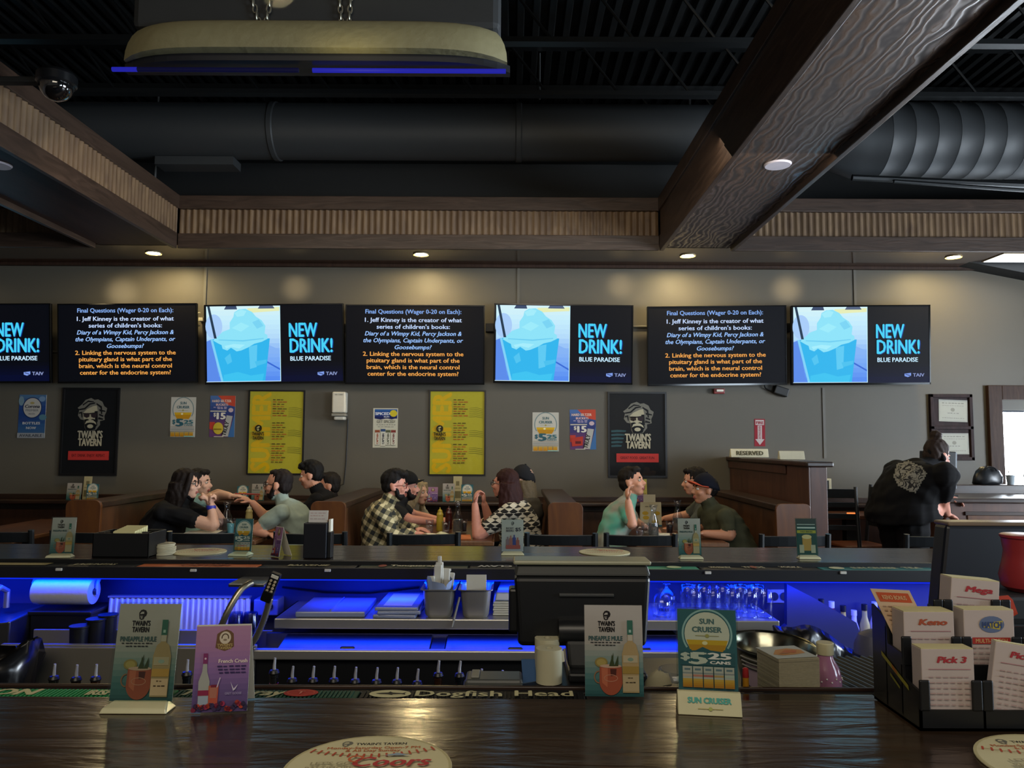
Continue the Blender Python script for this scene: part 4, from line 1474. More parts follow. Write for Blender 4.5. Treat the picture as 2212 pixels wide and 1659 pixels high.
def person(label, head, yaw, pelvis, body_yaw=None, pitch=0.0, roll=0.0, g=1.0, arms=None, skin='fair', shirt=None, pants=None, sleeve=0.6,
           beard=False, legs='sit', size=1.0, neck=(-.035, -.155), voxel=0.0085):
    """head: centre of the head. arms: {'l'/'r': (elbow, wrist, hand direction, curl)}. Angles in degrees."""
    f = Fig()
    yb = math.radians(yaw if body_yaw is None else body_yaw)
    bf, bl = Vector((math.cos(yb), math.sin(yb), 0)), Vector((-math.sin(yb), math.cos(yb), 0))
    up = Vector((0, 0, 1))
    yh, ph, rh = math.radians(yaw), math.radians(pitch), math.radians(roll)
    hf = Vector((math.cos(yh) * math.cos(ph), math.sin(yh) * math.cos(ph), math.sin(ph)))
    hl = Vector((-math.sin(yh), math.cos(yh), 0))
    hu = hf.cross(hl)
    hl, hu = hl * math.cos(rh) + hu * math.sin(rh), hu * math.cos(rh) - hl * math.sin(rh)
    hax = (hf, hl, hu)
    H0 = Vector(head)
    S = size
    hp = lambda a, b, c: H0 + hf * a * S + hl * b * S + hu * c * S
    pel = Vector(pelvis)
    nb = hp(neck[0], 0, neck[1]) - bf * 0.02
    # spine
    ln = (nb - pel).length
    P1 = pel + up * ln * 0.33 - bf * 0.03
    P2 = nb - (up * 0.75 + bf * 0.25).normalized() * ln * 0.3 - bf * 0.045
    bez = lambda t: pel * (1 - t) ** 3 + P1 * 3 * t * (1 - t) ** 2 + P2 * 3 * t * t * (1 - t) + nb * t ** 3
    rings = []
    prof = [(-.10, .10, .085), (0, .175, .135), (.14, .18, .14), (.3, .162, .125), (.48, .165, .122), (.64, .180, .128), (.78, .188, .118), (.88, .170, .096), (.95, .115, .075), (1.0, .066, .062), (1.03, .05, .05)]
    for t, w, d in prof:
        c = bez(min(max(t, 0), 1)) + (P1 - pel).normalized() * (min(t, 0) * ln) + (nb - P2).normalized() * (max(t - 1, 0) * ln)
        tg = (bez(min(t + .05, 1)) - bez(max(t - .05, 0))).normalized()
        dp = bl.cross(tg).normalized()
        gg = 1 + (g - 1) * (1.3 if t < .5 else 1.0)
        ring = []
        for k in range(18):
            a = 2 * PI * k / 18
            belly = 1.0
            if g > 1.1 and math.sin(a) < 0 and t < .6:
                belly = 1.15
            ring.append(c + bl * (w * gg * math.cos(a)) + dp * (-d * gg * belly * math.sin(a)))
        rings.append(ring)
    f.mb.rings(rings)
    for t0, t1, r in ((0, .3, .15), (.3, .6, .14), (.6, .88, .14)):
        f.tags.append(('s', bez(t0), bez(t1), r * g, r * g, 'shirt'))
    f.tags.append(('s', bez(.84), bez(.92), .09, .07, 'shirt'))
    # neck and head
    f.seg(nb - hu * 0.01, hp(-.015, 0, -.05), .056 * S, .054 * S, 'skin')
    f.ell(hp(-.012, 0, .03), (.098 * S, .077 * S, .094 * S), hax, 'skin')
    f.ell(hp(.022, 0, -.03), (.072 * S, .063 * S, .085 * S), hax, 'skin')
    f.ell(hp(.046, 0, -.092), (.036 * S, .036 * S, .028 * S), hax, 'beard' if beard else 'skin')
    if beard:
        f.ell(hp(.036, 0, -.085), (.052 * S, .058 * S, .042 * S), hax, 'beard')
        for s in (-1, 1):
            f.seg(hp(.02, s * .062, -.035), hp(.035, s * .045, -.085), .016, .02, 'beard', 8)
        f.ell(hp(.093, 0, -.052), (.010 * S, .028 * S, .006 * S), hax, 'beard')
    f.seg(hp(.082, 0, .008), hp(.108, 0, -.030), .009 * S, .014 * S, 'skin', 8)
    f.ell(hp(.100, 0, -.034), (.013 * S, .019 * S, .010 * S), hax, 'skin')
    f.ell(hp(.072, 0, .022), (.018 * S, .054 * S, .011 * S), hax, 'skin')
    for s in (-1, 1):
        f.ell(hp(.086, s * .033, .027), (.008 * S, .021 * S, .0055 * S), hax, 'brow', 8, 6)
        f.ell(hp(.062, s * .045, -.028), (.022 * S, .022 * S, .022 * S), hax, 'skin')
        f.ell(hp(-.008, s * .078, -.012), (.022 * S, .011 * S, .032 * S), hax, 'skin')
    f.ell(hp(.090, 0, -.064), (.011 * S, .023 * S, .0055 * S), hax, 'lip', 8, 6)
    f.ell(hp(.087, 0, -.073), (.011 * S, .020 * S, .006 * S), hax, 'lip', 8, 6)
    # arms
    tsh = bez(.86)
    for side, s in (('l', 1), ('r', -1)):
        sh = tsh + bl * s * .175 * (1 + (g - 1) * .7)
        if arms and side in arms:
            el, wr, hd, curl = arms[side]
        else:
            el = sh + bf * .14 - up * .25 + bl * s * .05
            wr = el + bf * .22 - up * .03 - bl * s * .10
            if legs == 'sit':
                el.z, wr.z = max(el.z, .85), max(wr.z, .82)
            hd, curl = bf - bl * s * .3, 25
        el, wr, hd = Vector(el), Vector(wr), unit(hd)
        ra = .056 * (1 + (g - 1) * .9)
        f.ell(sh - up * .005, (ra * 1.15, ra * 1.15, ra * 1.1), (Vector((1, 0, 0)), Vector((0, 1, 0)), up), 'shirt')
        q = min(sleeve, 1.0)
        mid = sh.lerp(el, q)
        rm = ra + (.044 * (1 + (g - 1) * .6) - ra) * q
        f.seg(sh, mid, ra * 1.06, rm * 1.1, 'shirt')
        if q < 1:
            f.seg(mid, el, rm * .96, .043 * (1 + (g - 1) * .6), 'skin')
        f.seg(el, wr, (.044 if sleeve < 1.5 else .05) * (1 + (g - 1) * .4), .028 if sleeve < 1.5 else .036, 'skin' if sleeve < 1.5 else 'shirt')
        # hand
        lat = hd.cross(up if abs(hd.z) < .85 else bf).normalized()
        if side == 'r':
            lat = -lat
        pn = hd.cross(lat).normalized()
        if pn.z > 0 and abs(hd.z) < .85:
            pn = -pn
        f.ell(wr + hd * .05, (.052, .041, .018), (hd, lat, pn), 'skin')
        for i, L in enumerate((.058, .072, .076, .068)):
            b0 = wr + hd * .085 + lat * (-.033 + .022 * i)
            cu = math.radians(curl) * (1 + .08 * (1.5 - i))
            d1 = hd * math.cos(cu) + pn * math.sin(cu)
            d2 = hd * math.cos(cu * 1.9) + pn * math.sin(cu * 1.9)
            b1 = b0 + d1 * L * .55
            f.seg(b0 - hd * .015, b1, .0095, .0088, 'skin', 7)
            f.seg(b1, b1 + d2 * L * .5, .0088, .0075, 'skin', 7)
        tb = wr + hd * .028 + lat * .035
        td = unit(hd * .6 + lat * .55 + pn * .45)
        f.seg(tb, tb + td * .034, .0125, .011, 'skin', 7)
        f.seg(tb + td * .034, tb + td * .034 + unit(td + hd * .6) * .028, .0105, .009, 'skin', 7)
    # legs
    for s in (-1, 1):
        hip = pel + bl * s * .095
        if legs == 'sit':
            kn = Vector((hip.x, hip.y, .53)) + bf * .34 + bl * s * .02
            an = Vector((kn.x, kn.y, .10)) - bf * .02
        elif legs == 'short':
            kn = Vector((hip.x, hip.y, .52)) + bf * .33 + bl * s * .02
            an = Vector((kn.x, kn.y, .10)) - bf * .02
        else:
            kn = Vector((hip.x, hip.y, .50)) + bf * .03
            an = Vector((hip.x, hip.y, .10)) - bf * .02
        f.seg(hip, kn, .088 * (1 + (g - 1) * .8), .062 * (1 + (g - 1) * .4), 'pants')
        f.seg(kn, an, .060, .042, 'pants')
        f.seg(an - up * .055 - bf * .03, an - up * .06 + bf * .13, .042, .036, 'shoe')
    f.label, f.base = label, Vector((pel.x, pel.y, 0))
    f.mats = [skin_mat(skin), shirt or cloth('shirt_grey', '777777'), pants or cloth('denim_dark', '1c2430'), mat('shoe_black', '141414', rough=0.5),
              mat('lip_' + skin, '8f4f46', rough=0.4), None, None]
    f.hp, f.hax, f.S, f.H0, f.bf, f.bl, f.hair, f.extra, f.voxel = hp, hax, S, H0, bf, bl, None, [], voxel
    RAW.append(f)
    return f


def hair(f, style, col, rough=0.45):
    hp, ax, S = f.hp, f.hax, f.S
    mb = MB()
    e = lambda a, b, c, r: mb.ell(hp(a, b, c), [q * S for q in r], ax)
    m = mat('hair_' + col, col, rough=0.68, vary=0.35, scale=70, bump=0.3, spec=0.22)
    if style == 'short':
        e(-.024, 0, .046, (.100, .083, .092)); e(-.052, 0, -.005, (.066, .078, .075)); e(.04, 0, .098, (.052, .062, .030))
    elif style == 'capped':
        e(-.05, 0, .0, (.062, .076, .066)); e(-.03, 0, .04, (.085, .077, .07))
    elif style == 'cappedlong':
        e(-.055, 0, -.02, (.066, .083, .09))
        for k in range(15):
            w = -1.9 + 3.8 * k / 14
            b0 = hp(-.035 - .065 * math.cos(w), .08 * math.sin(w), .0)
            mb.tube([b0 + Vector((0, 0, -.27 * q)) - ax[0] * .03 * q for q in (0, .3, .6, .85, 1)], [.024, .03, .028, .02, .008], 8)
    elif style == 'quiff':
        e(-.024, 0, .046, (.100, .083, .092)); e(-.05, 0, -.0, (.064, .078, .07)); e(.052, 0, .098, (.055, .064, .036)); e(.0, 0, .115, (.07, .066, .032)); e(.078, .01, .085, (.03, .05, .022))
    elif style == 'thin':
        e(-.032, 0, .044, (.098, .083, .090)); e(-.055, 0, -.01, (.064, .079, .075)); e(.015, 0, .102, (.055, .06, .026))
        for s in (-1, 1):
            e(.012, s * .07, -.02, (.014, .012, .045))
    elif style in ('long', 'longback'):
        e(-.022, 0, .045, (.103, .086, .094)); e(-.055, 0, -.02, (.068, .085, .10))
        rnd = random.Random(len(RAW))
        for k in range(15):
            w = -1.75 + 3.5 * k / 14
            b0 = hp(-.035 - .07 * math.cos(w), .085 * math.sin(w), .02)
            L = (.26 if style == 'long' else .30) + rnd.uniform(-.03, .03)
            out = (-f.hax[0] * .05 * math.cos(w) + f.hax[1] * .03 * math.sin(w))
            pts = [b0 + out * q + Vector((0, 0, -L * q)) + Vector((rnd.uniform(-.008, .008), rnd.uniform(-.008, .008), 0)) for q in (0, .3, .6, .85, 1)]
            mb.tube(pts, [.026, .032, .03, .022, .008], 8)
        if style == 'long':
            for s in (-1, 1):
                mb.tube([hp(.06, s * .045, .1), hp(.055, s * .075, .03), hp(.03, s * .09, -.06), hp(.0, s * .10, -.16)], [.02, .022, .026, .012], 8)
    elif style == 'bun':
        e(-.020, 0, .045, (.102, .084, .093)); e(-.05, 0, -.005, (.06, .078, .068)); e(-.055, 0, .150, (.045, .05, .04)); e(-.035, .02, .172, (.025, .03, .025))
    f.hair = (mb, m)


def glasses(f, col='1a1416', r=.025):
    hp, ax, S = f.hp, f.hax, f.S
    mb = MB()
    for s in (-1, 1):
        c = hp(.098, s * .033, .002)
        mb.tube([c + (ax[1] * math.cos(w) * 1.15 + ax[2] * math.sin(w) * .85) * r * S for w in [i * PI / 8 for i in range(17)]], .0032, 6)
        mb.tube([hp(.096, s * .062, .006), hp(.05, s * .078, .006), hp(-.01, s * .082, .0)], .003, 6)
    mb.tube([hp(.1, -.008, .006), hp(.104, 0, .009), hp(.1, .008, .006)], .003, 6)
    f.extra.append(('glasses', mb, mat('spectacle_' + col, col, rough=0.3), True))


def cap(f, crown, brim=None, back=False):
    hp, ax, S = f.hp, f.hax, f.S
    rs = []
    for j in range(8):
        th = PI / 2 * j / 7
        rr = math.cos(th)
        rs.append([hp(-.016 + .112 * rr * math.cos(w) if j < 7 else -.016, .093 * rr * math.sin(w) if j < 7 else 0, (.016 + .026 * math.cos(w)) * rr + .038 * (1 - rr) + .102 * math.sin(th)) +
                   ax[0] * (.0015 * math.cos(w) if j == 7 else 0) + ax[1] * (.0015 * math.sin(w) if j == 7 else 0) for w in [i * 2 * PI / 22 for i in range(22)]])
    mb = MB().rings(rs)
    mb.tube([hp(-.016, 0, .136), hp(-.016, 0, .145)], .009, 8)
    f.extra.append(('cap', mb, crown, 'all'))
    if brim:
        sg = -1 if back else 1
        n = 12
        vs, fs = [], []
        for dz0 in (0, .006):
            for j in range(5):
                for i in range(n + 1):
                    w = -PI / 2 * .95 + PI * .95 * i / n
                    y = .082 * math.sin(w)
                    x = .085 * math.cos(w) + .078 * math.cos(w) ** .7 * j / 4
                    vs.append(hp(-.016 + sg * x, y * (1 + .05 * j), .052 + dz0 + .012 * j / 4 - .042 * (abs(y) / .082) ** 2))
        m_ = n + 1
        for q in (0, 5 * m_):
            fs += [(q + j * m_ + i, q + j * m_ + i + 1, q + (j + 1) * m_ + i + 1, q + (j + 1) * m_ + i) for j in range(4) for i in range(n)]
        fs += [(4 * m_ + i, 4 * m_ + i + 1, 9 * m_ + i + 1, 9 * m_ + i) for i in range(n)]
        f.extra.append(('cap_brim', MB().add(vs, fs), brim, True))


def finish_people():
    items = [(f.mb, f.voxel) for f in RAW] + [(f.hair[0], .0085) for f in RAW if f.hair]
    meshes = remesh_all(items, .0085)
    hi = len(RAW)
    for f, me in zip(RAW, meshes):
        n = len(me.vertices)
        co = np.empty(n * 3)
        me.vertices.foreach_get('co', co)
        co = co.reshape(-1, 3)
        nf = len(me.polygons)
        ce = np.empty(nf * 3)
        me.polygons.foreach_get('center', ce)
        idx = tag_faces(f, ce.reshape(-1, 3))
        slot = {'skin': 0, 'shirt': 1, 'pants': 2, 'shoe': 3, 'lip': 4, 'beard': 5, 'brow': 6}
        tg = np.array([slot[t[-1]] for t in f.tags])[idx]
        hc = f.hair[1] if f.hair else mat('hair_1a1412', '1a1412', rough=0.5, vary=0.3)
        bm_ = f.beardm if hasattr(f, 'beardm') else hc
        mats = [f.mats[0], f.mats[1], f.mats[2], f.mats[3], f.mats[4], bm_, hc]
        me.materials.clear()
        for m in mats:
            me.materials.append(m)
        me.polygons.foreach_set('material_index', tg.astype(int))
        # clothes stand a little off the skin and wrinkle
        no = np.empty(n * 3)
        me.vertices.foreach_get('normal', no)
        no = no.reshape(-1, 3)
        lt = np.zeros(nf, int)
        me.polygons.foreach_get('loop_total', lt)
        lv = np.zeros(len(me.loops), int)
        me.loops.foreach_get('vertex_index', lv)
        lf = np.repeat(np.arange(nf), lt)
        isc = np.zeros(n)
        cnt = np.zeros(n)
        np.add.at(isc, lv, (np.isin(tg, (1, 2))[lf]).astype(float))
        np.add.at(cnt, lv, 1)
        c01 = np.floor(isc / np.maximum(cnt, 1) + 1e-6)
        q = co * 19
        wr = np.sin(q[:, 0] * 1.3 + 2 * np.sin(q[:, 2] * .9 + q[:, 1])) * np.sin(q[:, 2] * 1.9 + 1.5 * np.sin(q[:, 0] * .7 - q[:, 1] * .6))
        co = co + no * (c01 * (.006 + .0065 * wr))[:, None]
        co = co - np.array(f.base)
        me.vertices.foreach_set('co', co.reshape(-1))
        me.polygons.foreach_set('use_smooth', [True] * nf)
        me.update()
        me.name = 'person'
        o = bpy.data.objects.new('person', me)
        COL.objects.link(o)
        o.location = f.base
        ORG[o.name] = f.base
        tag(o, f.label, 'person')
        f.obj = o
        if f.hair:
            hm = meshes[hi]
            hi += 1
            n = len(hm.vertices)
            co = np.empty(n * 3)
            hm.vertices.foreach_get('co', co)
            co = co.reshape(-1, 3)
            no = np.empty(n * 3)
            hm.vertices.foreach_get('normal', no)
            no = no.reshape(-1, 3)
            q = co * np.array([130, 130, 34])
            co = co + no * (.0035 * np.sin(q[:, 0] + 2 * np.sin(q[:, 2])) * np.sin(q[:, 1] + 1.3 * np.sin(q[:, 2] * .7)))[:, None] - np.array(f.base)
            hm.vertices.foreach_set('co', co.reshape(-1))
            hm.materials.clear()
            hm.materials.append(f.hair[1])
            hm.polygons.foreach_set('use_smooth', [True] * len(hm.polygons))
            hm.polygons.foreach_set('material_index', [0] * len(hm.polygons))
            hm.update()
            ho = bpy.data.objects.new('hair', hm)
            COL.objects.link(ho)
            ho.parent = o
        last = o
        for nm, mb, m, sm in f.extra:
            last = mb.build(nm, m, last if nm == 'cap_brim' else o, smooth=sm)
        for s in (-1, 1):
            mb = MB()
            c = f.hp(.0745, s * .033, .004)
            mb.ell(c, (.0135 * f.S, .0145 * f.S, .0115 * f.S), f.hax, 10, 7)
            mb.m = 1
            mb.ell(f.hp(.0835, s * .033, .004), (.006 * f.S, .0065 * f.S, .0065 * f.S), f.hax, 8, 6)
            mb.build('eye', [mat('eye_white', 'b9aea2', rough=0.2), mat('eye_iris', '1c120c', rough=0.1)], o, smooth='all')


def plaid():
    m = bpy.data.materials.new('plaid_flannel')
    m.use_nodes = True
    nt = m.node_tree
    b = nt.nodes['Principled BSDF']
    b.inputs['Roughness'].default_value = 0.9
    tc = nt.nodes.new('ShaderNodeTexCoord')
    mp = nt.nodes.new('ShaderNodeMapping')
    mp.inputs['Rotation'].default_value = (0, math.radians(-28), 0)
    L = nt.links.new
    L(tc.outputs['Object'], mp.inputs[0])
    ws = []
    for d in ('X', 'Z'):
        w = nt.nodes.new('ShaderNodeTexWave')
        w.bands_direction = d
        w.inputs['Scale'].default_value = 4.6
        w.inputs['Distortion'].default_value = 0.5
        L(mp.outputs[0], w.inputs['Vector'])
        r = nt.nodes.new('ShaderNodeValToRGB')
        r.color_ramp.interpolation = 'CONSTANT'
        r.color_ramp.elements[0].color = (0.0, 0.0, 0.0, 1)
        r.color_ramp.elements[1].color = (1, 1, 1, 1)
        r.color_ramp.elements[1].position = 0.52
        L(w.outputs['Fac'], r.inputs[0])
        ws.append(r)
    ad = nt.nodes.new('ShaderNodeMath')
    ad.operation = 'ADD'
    L(ws[0].outputs[0], ad.inputs[0])
    L(ws[1].outputs[0], ad.inputs[1])
    md = nt.nodes.new('ShaderNodeMath')
    md.operation = 'MULTIPLY'
    md.inputs[1].default_value = 0.5
    L(ad.outputs[0], md.inputs[0])
    rp = nt.nodes.new('ShaderNodeValToRGB')
    rp.color_ramp.interpolation = 'CONSTANT'
    e = rp.color_ramp.elements
    e[0].color = (*lin('1c1f1c'), 1)
    e[1].color = (*lin('6d664a'), 1)
    e[1].position = 0.3
    x = e.new(0.8)
    x.color = (*lin('b9ae88'), 1)
    L(md.outputs[0], rp.inputs[0])
    L(rp.outputs[0], b.inputs['Base Color'])
    return m


def triangles():
    """Black cloth printed with off-white triangles."""
    m = bpy.data.materials.new('triangle_print')
    m.use_nodes = True
    nt = m.node_tree
    b = nt.nodes['Principled BSDF']
    b.inputs['Roughness'].default_value = 0.85
    tc = nt.nodes.new('ShaderNodeTexCoord')
    L = nt.links.new
    outs = []
    for rot, sc in ((0, 26), (58, 26), (-58, 26)):
        mp = nt.nodes.new('ShaderNodeMapping')
        mp.inputs['Rotation'].default_value = (0, math.radians(rot), 0)
        L(tc.outputs['Object'], mp.inputs[0])
        sx = nt.nodes.new('ShaderNodeSeparateXYZ')
        L(mp.outputs[0], sx.inputs[0])
        k = nt.nodes.new('ShaderNodeMath')
        k.operation = 'MULTIPLY'
        k.inputs[1].default_value = sc
        L(sx.outputs['Z' if rot == 0 else 'X'], k.inputs[0])
        fr = nt.nodes.new('ShaderNodeMath')
        fr.operation = 'FLOOR'
        L(k.outputs[0], fr.inputs[0])
        outs.append(fr)
    a = nt.nodes.new('ShaderNodeMath')
    a.operation = 'ADD'
    L(outs[0].outputs[0], a.inputs[0])
    L(outs[1].outputs[0], a.inputs[1])
    a2 = nt.nodes.new('ShaderNodeMath')
    a2.operation = 'ADD'
    L(a.outputs[0], a2.inputs[0])
    L(outs[2].outputs[0], a2.inputs[1])
    md = nt.nodes.new('ShaderNodeMath')
    md.operation = 'FLOORED_MODULO'
    md.inputs[1].default_value = 2
    L(a2.outputs[0], md.inputs[0])
    mx = nt.nodes.new('ShaderNodeMixRGB')
    mx.inputs[1].default_value = (*lin('0d0d0d'), 1)
    mx.inputs[2].default_value = (*lin('b7b1a0'), 1)
    L(md.outputs[0], mx.inputs[0])
    L(mx.outputs[0], b.inputs['Base Color'])
    return m


def tiedye():
    m = bpy.data.materials.new('faded_turquoise')
    m.use_nodes = True
    nt = m.node_tree
    b = nt.nodes['Principled BSDF']
    b.inputs['Roughness'].default_value = 0.85
    tc = nt.nodes.new('ShaderNodeTexCoord')
    nz = nt.nodes.new('ShaderNodeTexNoise')
    nz.inputs['Scale'].default_value = 3.2
    nz.inputs['Detail'].default_value = 3
    rp = nt.nodes.new('ShaderNodeValToRGB')
    rp.color_ramp.elements[0].position = 0.42
    rp.color_ramp.elements[1].position = 0.56
    rp.color_ramp.elements[0].color = (*lin('4f9c86'), 1)
    rp.color_ramp.elements[1].color = (*lin('86877a'), 1)
    L = nt.links.new
    L(tc.outputs['Object'], nz.inputs['Vector'])
    L(nz.outputs['Fac'], rp.inputs[0])
    L(rp.outputs[0], b.inputs['Base Color'])
    return m


blk = cloth('tee_black', '0e0e10')
PZ = 0.588
# --- booth with the binder
f = person('person with long dark wavy hair, glasses and black top, chin on fist', at(403, 1046, 6.45), 0, (-2.94, 6.42, PZ), pitch=2, g=1.22, skin='pale', sleeve=.62, shirt=blk,
           arms={'r': (at(462, 1136, 6.22), at(456, 1093, 6.25), (-.1, .12, 1), 98), 'l': (at(478, 1128, 6.62), at(452, 1084, 6.52), (-.6, -.2, .75), 98)})
hair(f, 'long', '17100e'); glasses(f)
w_ = at(456, 1096, 6.25)
f.extra.append(('watch_strap', MB().lathe([(.034, -.016), (.037, -.01), (.037, .01), (.034, .016)], w_, 16), mat('watch_blue', '2a2f9a', rough=0.4), True))
f = person('person mostly hidden behind the long-haired person in black, arm stretched across the table', at(432, 1043, 7.15), -2, (-2.88, 7.15, PZ), skin='pale', sleeve=.55, shirt=cloth('tee_mint', '8aa79a'),
           arms={'l': (at(470, 1066, 7.25), at(496, 1070, 7.0), (1, -.1, -.02), 12), 'r': (at(478, 1069, 6.95), at(499, 1072, 6.85), (1, 0, 0), 15)})
hair(f, 'short', '15100e')
f = person('bearded person in pale grey tee and glasses, holding a hand over the binder table', at(600, 1047, 6.45), 180, (-1.745, 6.45, PZ), pitch=0, g=1.12, skin='fair', sleeve=.62, shirt=cloth('tee_sage', '87948a'), beard=True,
           arms={'l': (at(552, 1146, 6.22), at(575, 1154, 6.2), (.8, .3, -.1), 20), 'r': (at(573, 1117, 6.62), at(545, 1085, 6.6), (-.85, 0, .35), 35)})
hair(f, 'thin', '1a1312'); glasses(f, '1d1414')
f = person('person with short black hair and black tee, seated above the wooden bench end', at(672, 1027, 7.05), 178, (-1.76, 7.1, PZ), pitch=-8, skin='fair', sleeve=.6, shirt=blk)
hair(f, 'quiff', '0d0b0b')
f = person('person half hidden behind the black-haired person in black tee', at(709, 1049, 7.58), 195, (-1.76, 7.62, PZ), skin='fair', shirt=cloth('top_dark', '2a2628'))
hair(f, 'short', '17120f')
# --- booth with the mustard bottle
f = person('bearded person in black and cream plaid shirt with glasses', at(853, 1049, 6.42), 4, (-1.07, 6.45, PZ), pitch=-2, g=1.12, skin='pink', sleeve=2, shirt=plaid(), beard=True,
           arms={'r': (at(846, 1158, 6.2), at(890, 1152, 6.3), (1, .3, -.05), 20), 'l': (at(866, 1140, 6.64), at(897, 1142, 6.55), (1, -.3, -.05), 25)})
hair(f, 'quiff', '0f0c0c'); glasses(f, '6a2c22')
f = person('bearded person in black cap between the plaid shirt and the fair-haired person', at(880, 1050, 6.97), 2, (-1.03, 7.0, PZ), pitch=-4, skin='pink', sleeve=.6, shirt=cloth('top_charcoal', '222222'), beard=True)
hair(f, 'capped', '14100f'); cap(f, cloth('cap_black', '0d0d0f'), cloth('cap_black', '0d0d0f'))
f = person('person with long fair hair and grey top at the wall end of the booth', at(903, 1064, 7.48), -22, (-1.02, 7.56, PZ), pitch=0, skin='pale', sleeve=2, shirt=cloth('top_stone', '8d8676'), size=.95,
           arms={'r': (at(892, 1128, 7.36), at(912, 1136, 7.3), (.8, -.2, 0), 25), 'l': (at(925, 1125, 7.5), at(905, 1138, 7.2), (.3, -.9, 0), 25)})
hair(f, 'long', '8f7f62')
f = person('person with long auburn hair and black and white triangle-print blouse', at(1090, 1046, 6.45), 158, (0.09, 6.42, PZ), body_yaw=172, pitch=6, g=1.22, skin='pink', sleeve=.66, shirt=triangles(),
           arms={'l': (at(1032, 1158, 6.2), at(1026, 1090, 6.25), (.1, .15, 1), 60), 'r': (at(1060, 1135, 6.62), at(1046, 1088, 6.55), (-.1, -.1, 1), 60)})
hair(f, 'longback', '2a1210'); glasses(f, '2a2a2c')
f = person('person in dark cap with long dirty-blond hair behind the auburn-haired person', at(1127, 1036, 6.98), 165, (0.09, 7.0, PZ), pitch=8, skin='pale', sleeve=2, shirt=cloth('top_mud', '3e3a33'))
hair(f, 'cappedlong', '5e523f'); cap(f, cloth('cap_slate', '1a1b1f'), cloth('cap_slate', '1a1b1f'))
# --- booth with the carafes
f = person('young person in faded turquoise and grey tee, cheek resting on hand', at(1366, 1041, 6.55), -28, (0.83, 6.5, PZ), body_yaw=-4, pitch=10, skin='fair', sleeve=.68, shirt=tiedye(),
           arms={'r': (at(1366, 1135, 6.3), at(1357, 1082, 6.32), (-.12, .12, 1), 45), 'l': (at(1375, 1130, 6.75), at(1395, 1140, 6.6), (.8, -.4, 0), 30)})
hair(f, 'short', '17120e')
f = person('person in navy cap with orange brim and olive tee', at(1522, 1057, 6.42), 188, (1.85, 6.42, PZ), pitch=2, g=1.14, skin='tan', sleeve=.6, shirt=cloth('tee_olive', '3b3c2c'),
           arms={'l': (at(1578, 1157, 6.18), at(1520, 1152, 6.2), (-1, .1, 0), 20), 'r': (at(1540, 1138, 6.68), at(1505, 1142, 6.6), (-1, 0, 0), 25)})
hair(f, 'capped', '14100e'); cap(f, cloth('cap_navy', '0e111d'), mat('brim_orange', 'b5482c', rough=0.8))
f = person('person with dark hair and grey top behind the navy cap', at(1499, 1040, 7.1), 172, (1.77, 7.1, PZ), pitch=-4, skin='fair', sleeve=.75, shirt=cloth('tee_slate', '4f524c'),
           arms={'l': (at(1495, 1138, 6.95), at(1462, 1140, 6.95), (-1, 0, 0), 25)})
hair(f, 'short', '120e0d')
# --- the server bending over the host counter
f = person('server in black tee with hair in a bun, bending over the host counter', at(2024, 984, 6.12), 20, at(1950, 1118, 6.2), body_yaw=14, pitch=-18, g=1.58, skin='pink', sleeve=.72, shirt=blk, pants=cloth('trousers_black', '0c0c0e'), legs='stand', neck=(-.09, -.115),
           arms={'r': (at(2034, 1084, 5.98), at(2046, 1110, 6.16), (.8, .3, -.4), 30), 'l': (at(2030, 1052, 6.42), at(2042, 1072, 6.36), (.8, -.3, -.2), 30)})
hair(f, 'bun', '2a1f1a')
finish_people()
SERVER = RAW[-1].obj

# ================================================================ REAR BAR
m_bar = wood('bar_top_varnish', '1d1310', '35251b', stretch=(1, 7, 7), scale=2.5, rough=0.15, bump=0.10, coat=0.0, spec=0.6)
m_barf = mat('bar_face_black', '121216', rough=0.45)
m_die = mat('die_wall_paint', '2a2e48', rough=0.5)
m_ss = mat('stainless', 'a09e98', rough=0.34, metal=0.65, vary=0.05, scale=8)
m_ssd = mat('stainless_brushed', '77787a', rough=0.38, metal=1.0, vary=0.08, scale=10)
m_plb = mat('black_plastic', '101113', rough=0.4)
m_rub = mat('bar_rubber', '0d0e0f', rough=0.7)
m_clip = mat('clip_white', 'b9b7ae', rough=0.4)
m_white = mat('paper_bright', 'cdc8b8', rough=0.7)
BT = 1.07
RBX0, RBX1 = -3.4, 2.7
RB0, RBG, RB1 = 2.865, 2.955, 3.40

t = thing('rear_bar', 'dark rear bar with blue light under its lip, across the bar well', 'bar', (0, 3.1, 0))
MB().box(RBX0, RBX1, RBG, RB1, 1.03, BT).build('bar_top', m_bar, t, bevel=0.006)
MB().box(RBX0, RBX1, RB0, RBG, 1.022, 1.052).build('rail_gutter', m_barf, t, bevel=0.003)
MB().box(RBX0, RBX1, RBG - 0.012, RBG + 0.006, 1.05, BT + 0.004).build('rail_edge', m_plb, t, bevel=0.003)
MB().box(RBX0, RBX1, RB0 - 0.006, RB0, 1.018, 1.060).build('front_lip', m_barf, t, bevel=0.002)
MB().box(RBX0, RBX1, 3.05, 3.12, 0.0, 1.03).build('die_wall', m_die, t)
MB().box(RBX0, RBX1, 2.872, 2.90, 1.012, 1.022).build('led_channel', mat('blue_led_glow', '1030ff', emit=0.9), t)
for px, py in ((128, 1230), (418, 1232), (708, 1232), (968, 1231), (1529, 1237), (1821, 1237)):
    a = at(px, py, RB0 - 0.008)
    MB().box(a.x - 0.0115, a.x + 0.0115, RB0 - 0.014, RB0 - 0.006, a.z - 0.005, a.z + 0.005).build('clip', m_clip, t, bevel=0.002)


